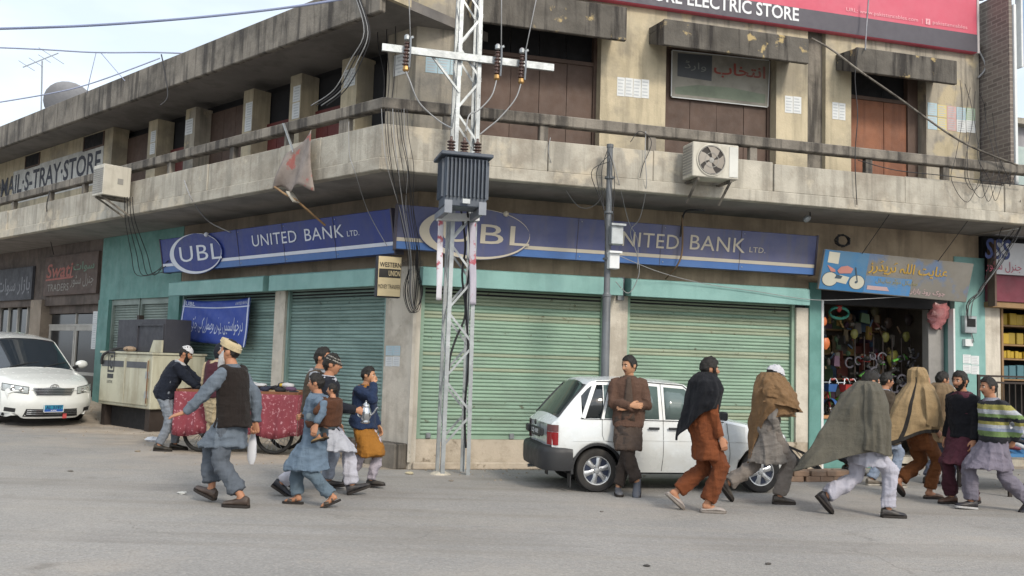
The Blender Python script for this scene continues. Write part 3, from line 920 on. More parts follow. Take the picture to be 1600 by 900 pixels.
# money transfer box sign at the corner
def corner_sign():
    c = bis(.42, LF.px(603, 435, .42)[1])
    c = c + V((-.22, -.05, 0))
    root = thing('money_transfer_sign', 'cream box sign with black lettering hung at the corner pillar', 'sign', c)
    yaw = radians(20)
    u, n = V((cos(yaw), sin(yaw), 0)), V((sin(yaw), -cos(yaw), 0))
    w, h, d = .19, .32, .16
    def pt(x, z, o): return c + u * x + n * o + V((0, 0, z))
    m = MB(); m.hexa([pt(-w, -h, -d), pt(w, -h, -d), pt(w, -h, 0), pt(-w, -h, 0)], [pt(-w, h, -d), pt(w, h, -d), pt(w, h, 0), pt(-w, h, 0)])
    m.build('case', flatmat('charcoal_case', '#35343a', .5), root, bevel=.012)
    m = MB()
    def bow(x): return .018 + .025 * (1 - (x / w) ** 2)
    rows = [[pt(-w * .93 + 2 * w * .93 * i / 8, -h * .95, bow(-w * .93 + 2 * w * .93 * i / 8)) for i in range(9)], [pt(-w * .93 + 2 * w * .93 * i / 8, h * .95, bow(-w * .93 + 2 * w * .93 * i / 8)) for i in range(9)]]
    m.grid(rows); face = m.build('face', flatmat('yellowed_plastic', '#c9b78f', .45), root)
    mk = flatmat('black_print', '#26221f', .5)
    m = MB()
    f = lambda x, z: pt(x, z, bow(x) + .006)
    text_on(m, 'WESTERN', f, -.16, .14, .17, .215, bold=True)
    rows = [[pt(-.165 + .335 * i / 6, z, bow(-.165 + .335 * i / 6) + .003) for i in range(7)] for z in (-.02, .115)]
    m.grid(rows)
    text_on(m, 'MONEY TRANSFER', f, -.17, -.19, .17, -.125)
    m.build('lettering', mk, face)
    m = MB(); text_on(m, 'UNION', lambda x, z: pt(x, z, bow(x) + .007), -.02, .005, .16, .09, bold=True); m.build('lettering', flatmat('cream_print', '#c9b78f'), face)
    m = MB(); m.bar(pt(0, 0, -d - .002), pt(0, 0, -d - .25), .05); m.build('bracket', m_steel, root)
corner_sign()

# motorcycle shop sign, hung leaning out
def moto_sign():
    D = .55
    s0, za = RF.px(1289, 389, D + .1); s1, zb = RF.px(1522, 412, D + .1); _, zc = RF.px(1287, 452, D - .08); _, zd = RF.px(1522, 473, D - .08)
    def fn_at(off):
        def fn(x, y):       # x,y in 0..1
            zt_, zb_ = za + (zb - za) * x, zc + (zd - zc) * x
            return RF.pt(s0 + (s1 - s0) * x, D - .08 + .18 * y + off, zb_ + (zt_ - zb_) * y)
        return fn
    root = thing('motorcycle_shop_sign', 'blue and dusty grey shop sign with a painted motorbike and yellow Urdu lettering', 'sign', fn_at(0)(.5, 0))
    m = MB()
    a, b = fn_at(-.05), fn_at(0)
    m.hexa([a(0, 0), a(1, 0), b(1, 0), b(0, 0)], [a(0, 1), a(1, 1), b(1, 1), b(0, 1)])
    # printed sheet: blue at the left, sun-faded and dusty to the right
    mt = M('faded_blue_print', '#3d6f9f', .55, var=.1, vs=1.5, bump=.05, dirt=.55, dc='#7d7a74', ds=.9)
    m.build('panel', M('dusty_print_back', '#78756f', .6, var=.12, vs=1.5, dirt=.6, dc='#6f6a60', bump=.05, splash=('#4f6f98', 1.1, .52, .6)), root, bevel=.006)
    def rect(x0, y0, x1, y1, off=.003):
        f = fn_at(off); q = MB(); n = 6
        q.grid([[f(x0 + (x1 - x0) * i / n, y0) for i in range(n + 1)], [f(x0 + (x1 - x0) * i / n, y1) for i in range(n + 1)]]); return q
    pic = rect(.004, .01, .29, .99).build('picture_panel', flatmat('sign_sky_blue', '#35709f', .55, dirt=.6, dc='#5d7a8e'), root)
    rect(.292, .02, .60, .45, .0025).build('blue_patch', flatmat('faded_sky_blue', '#4b7fb0', .55, dirt=.7, dc='#76776f', ds=1.5), root)
    f = fn_at(.008)
    AX = .235 / 1.0
    def bike(m, x, y): return f(x, y)
    wh = MB(); rd = MB(); gr = MB()
    asp = 3.55   # panel width over height
    def disc(q, cx, cy, r, ff, n=22, r2=0):
        if r2: q.grid([[ff(cx + r * cos(2 * pi * i / n) / asp, cy + r * sin(2 * pi * i / n)) for i in range(n + 1)], [ff(cx + r2 * cos(2 * pi * i / n) / asp, cy + r2 * sin(2 * pi * i / n)) for i in range(n + 1)]])
        else: q.poly([ff(cx + r * cos(2 * pi * i / n) / asp, cy + r * sin(2 * pi * i / n)) for i in range(n)])
    f2 = fn_at(.010)
    disc(wh, .062, .27, .17, f); disc(wh, .238, .25, .17, f)
    wh.poly([f(x, y) for x, y in ((.10, .22), (.17, .18), (.185, .36), (.12, .40))])
    disc(gr, .062, .27, .185, fn_at(.0055), r2=.165); disc(gr, .238, .25, .185, fn_at(.0055), r2=.165); disc(gr, .232, .25, .03, f2)
    gr.poly([f2(x, y) for x, y in ((.09, .30), (.13, .30), (.14, .37), (.10, .40))]); gr.poly([f2(x, y) for x, y in ((.21, .62), (.218, .62), (.245, .25), (.237, .25))])
    rd.poly([f2(x, y) for x, y in ((.03, .62), (.085, .52), (.09, .46), (.06, .46))]); rd.poly([f2(x, y) for x, y in ((.10, .50), (.115, .43), (.19, .46), (.20, .58), (.16, .64), (.12, .60))])
    wh.poly([fn_at(.006)(x, y) for x, y in ((.03, .68), (.10, .66), (.10, .94), (.03, .95))])
    wh.build('painted_motorbike', flatmat('print_offwhite', '#b9b7a8'), pic); rd.build('painted_fairing', flatmat('print_pink', '#b07a72'), pic); gr.build('painted_tyres', flatmat('print_dark', '#41505c'), pic)
    m = MB(); text_on(m, urdu('عنایت اللہ ٹریڈرز'), f, .30, .50, .83, .86, bold=True); m.build('lettering', flatmat('ochre_print', '#ab8a3c', .6), root)
    m = MB(); text_on(m, urdu('سائیکل موٹر سائیکل'.replace('ئ', 'ی')), f, .36, .27, .64, .42); m.build('lettering', flatmat('dull_ochre_print', '#8f8a62', .6), root)
    m = MB(); text_on(m, urdu('چوک روڈ بازار'.replace('چ', 'ج')), f, .60, .07, .84, .24, bold=True)
    m.grid([[f(.31 + .15 * i / 4, .10) for i in range(5)], [f(.31 + .13 * i / 4, .20) for i in range(5)]]); m.build('lettering', flatmat('pale_pink_print', '#b39a9a', .6), root)
    m = MB()
    for x in (.24, .75):
        s = s0 + (s1 - s0) * x
        m.tube([fn_at(0)(x, .97), RF.pt(s + .02, DB - .08, ZB - .01)], .006, 5)
    m.build('hanging_wire', m_wire, root)
moto_sign()

# roof billboard
def billboard():
    D = .42
    s0, s1 = -.6, RF.px(1528, 40, D)[0]
    z0 = RF.px(1525, 82, D)[1]; zg = RF.px(1525, 54, D)[1]
    root = thing('roof_billboard', 'large red and charcoal billboard on the roof above the right hand windows', 'billboard', RF.pt((s0 + s1) / 2, D, z0))
    m = MB(); m.fbox(RF, s0, s1, D - .12, D - .004, z0, z0 + 2.6); m.build('panel', flatmat('billboard_red', '#bd5064', .55, dirt=.35, dc='#c6707f', ds=.5), root, bevel=.01)
    m = MB(); m.fbox(RF, s0 + .01, s1 - .01, D - .003, D + .001, z0 + .01, zg); dk = m.build('lower_band', flatmat('billboard_charcoal', '#4d4a52', .55), root)
    m = MB(); m.fbox(RF, s1 - .02, s1 + .02, D - .14, D + .012, z0 - .01, z0 + 2.6); m.build('frame', flatmat('pale_edge', '#b9b2b2'), root)
    fn = lambda x, y: RF.pt(x, D + .006, y)
    mw = flatmat('billboard_white_letter', '#d2d4d6', .5)
    a, b = RF.px(1195, 20, D)[0], RF.px(1248, 25, D)[0]
    zb = RF.px(1222, 30, D)[1]; ht = RF.px(1222, 9, D)[1] - zb
    w = (b - a)
    m = MB(); text_on(m, 'AHORE ELECTRIC STORE', fn, RF.px(984, 5, D)[0], zb, b, zb + ht, bold=True); m.build('lettering', mw, root)
    m = MB()
    za = RF.px(1325, 17, D)[1]
    text_on(m, 'URL: www.pakistancables.com  |', fn, RF.px(1322, 14, D)[0], za - .03, RF.px(1441, 30, D)[0], za + .055)
    text_on(m, 'pakistancables', fn, RF.px(1457, 33, D)[0], za - .03, RF.px(1511, 40, D)[0], za + .055)
    a = RF.px(1446, 30, D)[0]; m.add([fn(a, za - .03), fn(a + .09, za - .03), fn(a + .09, za + .07), fn(a, za + .07)], [(0, 1, 2, 3)])
    m.build('lettering', flatmat('billboard_pink_letter', '#dba0a8', .5), root)
    m = MB(); text_on(m, 'f', lambda x, y: RF.pt(x, D + .009, y), a + .03, za - .02, a + .065, za + .055, bold=True); m.build('lettering', flatmat('billboard_red2', '#bd5064'), root)
    m = MB()
    for s in (1.2, 3.6, 6.0, 8.6):
        m = MB(); m.bar(RF.pt(s, D - .13, z0 + 2.2), RF.pt(s, -1.6, ZT), .06); m.build('strut', m_steel, root)
billboard()

# cloth banner on the left shutter
def cloth(name, label, cat, pf, nx, ny, mat, group=None, th=.004):
    """A hanging sheet: pf(u,v) gives points, u,v in 0..1; solid with thickness th."""
    m = MB(); n = nx + 1
    pts = [[V(pf(i / nx, j / ny)) for i in range(nx + 1)] for j in range(ny + 1)]
    m.grid(pts)
    me = m.mesh(name, mat, smooth=180)
    o = bpy.data.objects.new(name, me); COL.objects.link(o)
    md = o.modifiers.new('thickness', 'SOLIDIFY'); md.thickness = th; md.offset = 0
    return tag(o, label, cat, group)
def blue_banner():
    D = .05
    c = [LF.px(x, y, D) for x, y in ((290, 468), (394, 465), (388, 543), (283, 531))]   # TL TR BR BL
    def base(u, v):
        a = [c[0][k] + (c[1][k] - c[0][k]) * u for k in (0, 1)]; b = [c[3][k] + (c[2][k] - c[3][k]) * u for k in (0, 1)]
        return a[0] + (b[0] - a[0]) * v, a[1] + (b[1] - a[1]) * v
    def pf(u, v, off=0):
        s, z = base(u, v)
        z -= .05 * (4 * u * (1 - u)) * (1 - v) ** 2
        d = .08 + .03 * v + .02 * sin(u * 9 + v * 4) * v + .018 * sin((u - v) * 14) * (1 - abs(2 * u - 1)) + off
        return LF.pt(s, d, z)
    o = cloth('cloth_banner', 'blue cloth banner with white Urdu lettering tied across a shade-tinted green shutter', 'banner', pf, 26, 14, flatmat('banner_blue', '#2f4798', .6, dirt=.35, dc='#4a5484', ds=1.5))
    fn = lambda x, y: pf(x, 1 - y, .006)
    m = MB(); text_on(m, urdu('درخواستیں یہاں وصول کی جاتی ہیں'), fn, .05, .20, .93, .60, bold=False)
    text_on(m, 'UBL', fn, .04, .86, .20, .96, bold=True); text_on(m, 'UNITED BANK', fn, .80, .88, .97, .94)
    m.grid([[fn(i / 16, .82) for i in range(17)], [fn(i / 16, .845) for i in range(17)]])
    m.grid([[fn(.012, i / 8) for i in range(9)], [fn(.03, i / 8) for i in range(9)]]); m.grid([[fn(.972, i / 8) for i in range(9)], [fn(.99, i / 8) for i in range(9)]])
    m.build('lettering', flatmat('banner_white', '#bcc4d8'), o)
blue_banner()

# torn flex sheet on the balcony, hung from a stick
def torn_flex():
    D = DB + .06
    def q(x, y, d=D): return LF.P(x, y, d)
    tri = [q(487, 203), q(489, 293, D + .05), q(427, 296, D + .03), q(447, 240)]
    def pf(u, v):
        a = tri[3].lerp(tri[0], u); b = tri[2].lerp(tri[1], u)
        p = a.lerp(b, v)
        p = p + LF.n * (.05 * sin(u * 7 + v * 3) * (.3 + v)) + V((0, 0, .05 * sin(u * 11) * v - .06 * 4 * u * (1 - u) * (1 - v)))
        return p
    m = M('dirty_flex_sheet', '#8a7f77', .65, var=.18, vs=2, bump=.1, dirt=.7, dc='#5f554e', ds=2.2, splash=('#9c4a42', 4.5, .58, .75))
    root = cloth('torn_flex_sheet', 'torn dirty white and red flex sheet hanging from the left balcony', 'banner', pf, 14, 14, m)
    s = MB(); s.bar(q(443, 193), q(459, 238), .035, .02); s.build('stick', m_galv, root)
    s = MB(); s.tube([q(429, 292, D + .03), q(445, 303, D + .05), q(462, 312, D), q(508, 352, .9)], .018, 6); s.build('stick', m_wood, root)
    s = MB(); s.bar(q(452, 300), q(463, 316), .12, .02); s.build('block', m_conc, root)
torn_flex()

# Urdu board in the middle window
def window_board():
    D = .12
    c = [RF.px(x, y, D) for x, y in ((1050, 80), (1201, 96), (1198, 167), (1049, 151))]
    def fn_at(off):
        def fn(u, v):
            a = [c[3][k] + (c[2][k] - c[3][k]) * u for k in (0, 1)]; b = [c[0][k] + (c[1][k] - c[0][k]) * u for k in (0, 1)]
            return RF.pt(a[0] + (b[0] - a[0]) * v, D + off, a[1] + (b[1] - a[1]) * v)
        return fn
    m = MB(); f, g = fn_at(0), fn_at(.025)
    m.hexa([f(0, 0), f(1, 0), g(1, 0), g(0, 0)], [f(0, 1), f(1, 1), g(1, 1), g(0, 1)])
    o = tag(m.build('window_board', M('dusty_board', '#8f8c82', .6, var=.12, dirt=.5, dc='#65605a', ds=2, bump=.06)), 'dusty board with red Urdu lettering fixed in the middle upstairs window', 'sign')
    h = fn_at(.029)
    def poly(pts, name, mat):
        q = MB(); q.poly([h(*p) for p in pts]); q.build(name, mat, o)
    poly([(.05, .45), (.4, .42), (.4, .98), (.05, .96)], 'dark_panel', flatmat('board_slate', '#4d5054'))
    poly([(.03, .06), (.97, .06), (.97, .25), (.6, .32), (.25, .30), (.03, .2)], 'green_panel', flatmat('board_green', '#7e8876', dirt=.4))
    h2 = fn_at(.033)
    m = MB(); text_on(m, urdu('انتخاب'.replace('ا', 'ا')), h2, .42, .52, .96, .86, bold=True); m.build('lettering', flatmat('board_red', '#8e4a42', .6, dirt=.5, dc='#7d6660'), o)
    m = MB(); text_on(m, urdu('وارڈ'.replace('آ', 'ا')), h2, .12, .6, .34, .82); m.build('lettering', flatmat('board_grey', '#7d807c'), o)
    m = MB()
    for e in (((0, 0), (1, 0)), ((0, 1), (1, 1)), ((0, 0), (0, 1)), ((1, 0), (1, 1))):
        m.bar(fn_at(.012)(*e[0]), fn_at(.012)(*e[1]), .02, .035)
    m.build('frame', m_paper, o)
window_board()

# paper notices
def notice(fr, x0, y0, x1, y1, cols, rows, label, d=DU, cl=None, gap=.08, skew=0.0):
    a, z1 = fr.px(x0, y0, d); b, z0 = fr.px(x1, y1, d)
    zm = (z0 + z1) / 2
    _, za = fr.px((x0 + x1) / 2, y0, d); _, zb = fr.px((x0 + x1) / 2, y1, d)
    z0, z1 = zb, za
    if a > b: a, b = b, a
    root = thing('paper_notice', label, 'notice', fr.pt((a + b) / 2, d, z0), group='paper notices pasted on the walls')
    w, h = (b - a) / cols, (z1 - z0) / rows
    k = 0
    for i in range(cols):
        for j in range(rows):
            m = MB(); jz = rnd.uniform(-.012, .012)
            sa, sb = a + w * i + .004, a + w * (i + 1) - .004; ca, cb = z0 + h * j + .004 + jz, z0 + h * (j + 1) - .004 + jz
            m.fbox(fr, sa, sb, d + .001, d + .005, ca, cb)
            mat = m_paper if not cl else cl[k % len(cl)]
            sh = m.build('sheet', mat, root)
            m = MB()
            nl = 5
            for q in range(nl):
                zc = cb - (cb - ca) * (q + .8) / (nl + .6)
                m.fbox(fr, sa + (sb - sa) * .12, sb - (sb - sa) * rnd.uniform(.12, .3), d + .0055, d + .007, zc - (cb - ca) * .035, zc + (cb - ca) * .035)
            m.build('print', m_ink, sh)
            k += 1
m_pblue, m_pyel, m_ppink, m_pgreen = (flatmat(n, c, .8) for n, c in (('pale_blue_paper', '#a9c0c9'), ('pale_yellow_paper', '#c9bd8f'), ('pale_pink_paper', '#c3a3a0'), ('pale_green_paper', '#a9bda6')))
notice(RF, 964, 122, 1014, 152, 4, 1, 'row of four white sheets pasted between the left and middle windows')
notice(RF, 1226, 151, 1252, 178, 2, 1, 'two white sheets pasted right of the middle window')
notice(RF, 1300, 160, 1321, 187, 2, 1, 'white sheet pasted left of the orange door')
notice(RF, 1449, 165, 1524, 205, 5, 2, 'block of faded coloured posters right of the orange door', cl=[m_pblue, m_pblue, m_pyel, m_pyel, m_ppink, m_ppink, m_paper, m_pblue, m_paper, m_pgreen])
notice(RF, 665, 92, 722, 117, 3, 1, 'pale blue sheets pasted on the corner wall behind the lattice pole', cl=[m_pblue])
notice(LF, 640, 85, 615, 118, 1, 1, 'white sheet pasted on the left face of the corner wall')
notice(LF, 556, 108, 537, 136, 2, 1, 'white sheets on the pale pier nearest the corner')
notice(LF, 470, 135, 456, 185, 1, 2, 'two white sheets on the second pale pier from the corner')
notice(LF, 395, 160, 382, 205, 1, 2, 'two white sheets on the third pale pier from the corner')
notice(LF, 302, 186, 289, 210, 1, 1, 'small white sheet on the grey pier beside the maroon door')
notice(LF, 244, 205, 234, 240, 1, 2, 'white sheets on the narrow pier above the left AC unit')
notice(LF, 626, 540, 602, 572, 2, 2, 'white and blue torn notices on the corner pillar', d=0, cl=[m_paper, m_pblue])
notice(LF, 153, 486, 142, 546, 1, 3, 'column of white notices on the teal pillar behind the saloon car', d=.03)
notice(RF, 1504, 555, 1530, 584, 2, 2, 'white printed notices on the teal pillar right of the motorcycle shop', d=.02)

# ================================================================== LATTICE POLE AND TRANSFORMER
def px_at(x, y, p):
    """point on the sight line (x,y) at the same distance in front of the right facade as p"""
    d = (V(p) - RF.o).dot(RF.n)
    r = ray(x, y)
    return CP + r * ((RF.o + RF.n * d - CP).dot(RF.n) / r.dot(RF.n))
def on_line(x, y, d):
    """ground point on the sight line through column x, d metres out from the right facade"""
    r = ray(x, y)
    p = CP + r * ((RF.o + RF.n * d - CP).dot(RF.n) / r.dot(RF.n))
    return V((p.x, p.y, 0))
TB = on_line(707, 737, 1.86)
du, dn = RF.u, RF.n
def tower():
    root = thing('lattice_pole', 'galvanised steel lattice pole carrying the transformer in front of the corner', 'utility pole', TB)
    H, w0, w1 = 8.6, .205, .155
    def cor(k, z):
        w = w0 + (w1 - w0) * z / H
        sx, sy = ((-1, 1), (1, 1), (1, -1), (-1, -1))[k]
        return TB + du * w * sx + dn * w * sy + V((0, 0, z - .05))
    for k in range(4):
        m = MB()
        sx, sy = ((-1, 1), (1, 1), (1, -1), (-1, -1))[k]
        a, b = cor(k, 0), cor(k, H)
        e = .055
        m.hexa([a, a - du * e * sx, a - du * e * sx - dn * .008 * sy, a - dn * .008 * sy], [b, b - du * e * sx, b - du * e * sx - dn * .008 * sy, b - dn * .008 * sy])
        m.hexa([a - dn * .0085 * sy, a - du * .008 * sx - dn * .0085 * sy, a - du * .008 * sx - dn * e * sy, a - dn * e * sy], [b - dn * .0085 * sy, b - du * .008 * sx - dn * .0085 * sy, b - du * .008 * sx - dn * e * sy, b - dn * e * sy])
        m.build('leg', m_galv, root)
    for side in range(4):
        a, b = side, (side + 1) % 4
        z = .42 + (.0 if side % 2 == 0 else .23); fl = side < 2
        while z < H - .5:
            m = MB()
            ins = (dn * -.012 if side == 0 else dn * .012 if side == 2 else du * -.012 if side == 1 else du * .012)
            m.bar(cor(a if fl else b, z) + ins, cor(b if fl else a, z + .46) + ins, .03, .006, up=dn if side % 2 == 0 else du)
            m.build('brace', m_galv, root)
            z += .47; fl = not fl
    m = MB(); m.ball(TB + V((-.16, -.16, -.02)), (.16, .12, .07), 10, 6); m.build('footing', m_conc, root)
    # cross arm
    zc = px_at(731, 90, TB + dn * .22).z
    m = MB()
    pa, pb = px_at(597, 73, TB + dn * .22), px_at(865, 104, TB + dn * .22)
    pa.z = pb.z = zc
    m.bar(pa, pb, .05, .10)
    m.build('cross_arm', m_galv, root)
    arm_z = zc
    m = MB(); m.bar(TB + dn * .19 + du * -.55 + V((0, 0, zc - .02)), TB + dn * .17 + du * -.13 + V((0, 0, zc - .5)), .03); m.build('arm_stay', m_galv, root)
    m = MB(); m.bar(px_at(683, 339, TB + dn * .24), px_at(748, 340, TB + dn * .24), .10, .10)
    m.build('platform_bar', m_paper, root)
    # fuse cut-outs on the arm
    mcer = M('brown_porcelain', '#4a332b', .25, var=.2, bump=0, coat=.3)
    for i, (x, y) in enumerate(((635, 84), (777, 98), (815, 104))):
        p = px_at(x, y, TB + dn * .32)
        c = thing('fuse_cutout', ['porcelain fuse cut-out at the left end of the cross arm', 'porcelain fuse cut-out right of the lattice pole, inner one', 'porcelain fuse cut-out at the right end of the cross arm'][i], 'insulator', p, 'fuse cut-outs on the cross arm')
        m = MB(); prof = []
        for k in range(7):
            prof += [(.026, -.17 + k * .05), (.045, -.16 + k * .05), (.045, -.148 + k * .05), (.026, -.138 + k * .05)]
        m.lathe(prof, p, (0.05, 0, 1), 10); m.build('insulator', mcer, c, smooth=40)
        m = MB(); m.lathe([(.03, .19), (.04, .2), (.04, .25), (.02, .27)], p, n=8); m.bar(p + V((.04, 0, .22)), p + V((.09, 0, .24)), .03); m.build('cap', m_galv, c)
        m = MB(); m.lathe([(.03, -.25), (.045, -.23), (.04, -.18)], p, n=8); m.build('lower_contact', M('copper_tan', '#a07f50', .4, metal=.6, bump=0), c)
        m = MB(); m.tube([p + V((.055, -.03, .22)), p + V((.06, -.05, 0)), p + V((.05, -.03, -.2))], .014, 6); m.build('fuse_tube', m_steel, c)
        m = MB(); m.bar(p + V((0, .02, .0)), p + V((0, .1, 0)), .04); m.build('bracket', m_galv, c)
    # transformer on two channels
    TC = TB + dn * .62
    c0 = px_at(729, 285, TC + dn * .24)
    zb, ztp = px_at(729, 322, TC + dn * .24).z, px_at(729, 245, TC + dn * .24).z
    c = c0 - dn * .24
    tr = thing('transformer', 'dark blue grey finned transformer on brackets of the lattice pole', 'transformer', V((c.x, c.y, zb)))
    mt = M('transformer_grey', '#4c545f', .5, var=.08, bump=.06, dirt=.35, dc='#3a3f47')
    def Q(a, b, z): return V((c.x, c.y, 0)) + du * a + dn * b + V((0, 0, z))
    def blk(m, a0, a1, b0, b1, z0, z1): m.hexa([Q(a0, b0, z0), Q(a1, b0, z0), Q(a1, b1, z0), Q(a0, b1, z0)], [Q(a0, b0, z1), Q(a1, b0, z1), Q(a1, b1, z1), Q(a0, b1, z1)])
    m = MB(); blk(m, -.285, .285, -.2, .2, zb, ztp); m.build('tank', mt, tr, bevel=.01)
    for k in range(11):
        a = -.262 + k * .0524
        m = MB(); blk(m, a - .008, a + .008, .2, .26, zb + .12, ztp - .03); m.build('fin', mt, tr)
        m = MB(); blk(m, a - .008, a + .008, -.26, -.2, zb + .12, ztp - .03); m.build('fin', mt, tr)
    for sgn in (-1, 1):
        for k in range(5):
            b = -.16 + k * .08
            m = MB(); blk(m, sgn * .285 if sgn > 0 else -.32, .32 if sgn > 0 else -.285, b - .008, b + .008, zb + .12, ztp - .03); m.build('fin', mt, tr)
    m = MB(); blk(m, -.36, .345, -.30, .30, ztp, ztp + .05); m.build('lid', mt, tr, bevel=.01)
    for k, a in enumerate((-.19, -.01, .17)):
        p = Q(a, .06, ztp + .05)
        m = MB(); prof = [(.05, 0), (.05, .03)]
        for q in range(4): prof += [(.03, .035 + q * .042), (.058, .045 + q * .042), (.058, .055 + q * .042), (.03, .066 + q * .042)]
        prof += [(.018, .21), (.018, .25)]
        m.lathe(prof, p, n=12); b = m.build('bushing', mcer, tr, smooth=40)
        m = MB(); m.lathe([(.055, -.002), (.06, .02), (.05, .034)], p, n=10); m.build('collar', m_galv, b)
    mch = M('channel_blue_grey', '#7b8088', .5, metal=.2, var=.1, bump=.05)
    for a in (-.24, .22):
        m = MB(); blk(m, a - .035, a + .035, -.55, .27, zb - .10, zb - .002); m.build('support_channel', mch, tr, bevel=.006)
        m = MB(); blk(m, a - .05, a + .05, .271, .285, zb - .11, zb + .06); m.build('end_plate', mch, tr)
    m = MB(); blk(m, -.05, .05, .262, .275, zb + .03, zb + .09); m.build('plate', m_galv, tr)
    return arm_z, Q, ztp
ARMZ, TQ, TZT = tower()
# cloth strips hung on the lattice pole
for i, (x0, x1, ya, yb, lab) in enumerate(((684, 693, 342, 469, 'narrow white and red printed strip hanging on the left leg of the lattice pole'), (733, 743, 348, 476, 'narrow grey and red printed strip hanging on the right leg of the lattice pole'))):
    def pf(u, v, x0=x0, x1=x1, ya=ya, yb=yb, i=i):
        p = px_at(x0 + (x1 - x0) * u - 3 * v * (1 - i) + 1 * v * i, ya + (yb - ya) * v, TB + dn * .23)
        return p + dn * (.02 * sin(v * 9 + u * 2) + .01)
    o = cloth('printed_strip', lab, 'banner', pf, 4, 24, M('strip_print%s' % ('', '_grey')[i], ('#c4c2c8', '#a9a5b0')[i], .6, var=.08, bump=0, splash=('#a03c48', 6.0, .54, .9)), group='printed strips on the lattice pole')

# steel tube pole
def tube_pole():
    m_steel = M('weathered_pole_steel', '#6b6f73', .55, metal=.3, var=.15, vs=4, bump=.1, dirt=.5, dc='#4c4f52', ds=2.5, streak=.3, sc='#4a4540')
    base = on_line(941.5, 745, 1.72)
    root = thing('steel_pole', 'grey stepped steel tube pole standing between the hatchback and the shutters', 'utility pole', base)
    top = px_at(956, 227, base); zk = px_at(948, 462, base).z
    def at(z): return V((base.x, base.y, z))
    m = MB(); m.lathe([(.064, base.z - .05), (.062, zk), (.05, zk + .04)], (base.x, base.y, 0), n=18); m.build('lower_tube', m_steel, root, smooth=40)
    m = MB(); m.lathe([(.047, zk + .035), (.044, top.z)], (base.x, base.y, 0), n=18); m.build('upper_tube', m_steel, root, smooth=40)
    m = MB(); m.lathe([(.052, top.z - .04), (.052, top.z + .01), (.02, top.z + .02)], (base.x, base.y, 0), n=14); m.build('cap', m_steel, root)
    for (xa, ya, xb, yb, mat, nm) in ((956, 350, 974, 382, m_galv, 'junction_box'), (953, 393, 968, 420, m_paper, 'meter_box')):
        a, b = px_at(xa, ya, base + dn * .15), px_at(xb, yb, base + dn * .15)
        m = MB(); m.hexa([b.lerp(V((a.x, a.y, b.z)), t) for t in (1, 0)] + [b - dn * .14, V((a.x, a.y, b.z)) - dn * .14], [a, V((b.x, b.y, a.z)), V((b.x, b.y, a.z)) - dn * .14, a - dn * .14]); o = m.build(nm, mat, root, bevel=.008)
        m = MB(); m.hexa([V((a.x, a.y, a.z - .02)) - du * .02, V((b.x, b.y, a.z - .02)) + du * .02, V((b.x, b.y, a.z - .02)) + du * .02 + dn * .05, V((a.x, a.y, a.z - .02)) - du * .02 + dn * .05], [V((a.x, a.y, a.z + .01)) - du * .02, V((b.x, b.y, a.z + .01)) + du * .02, V((b.x, b.y, a.z + .01)) + du * .02 + dn * .05, V((a.x, a.y, a.z + .01)) - du * .02 + dn * .05]); m.build('box_lid', mat, o)
    for z in (zk, zk + .55, zk + 1.25, top.z - .5):
        m = MB(); m.lathe([(.05, z - .02), (.072, z - .015), (.072, z + .015), (.05, z + .02)], (base.x, base.y, 0), n=14); m.build('clamp', m_steel, root)
    return base
SPB = tube_pole()

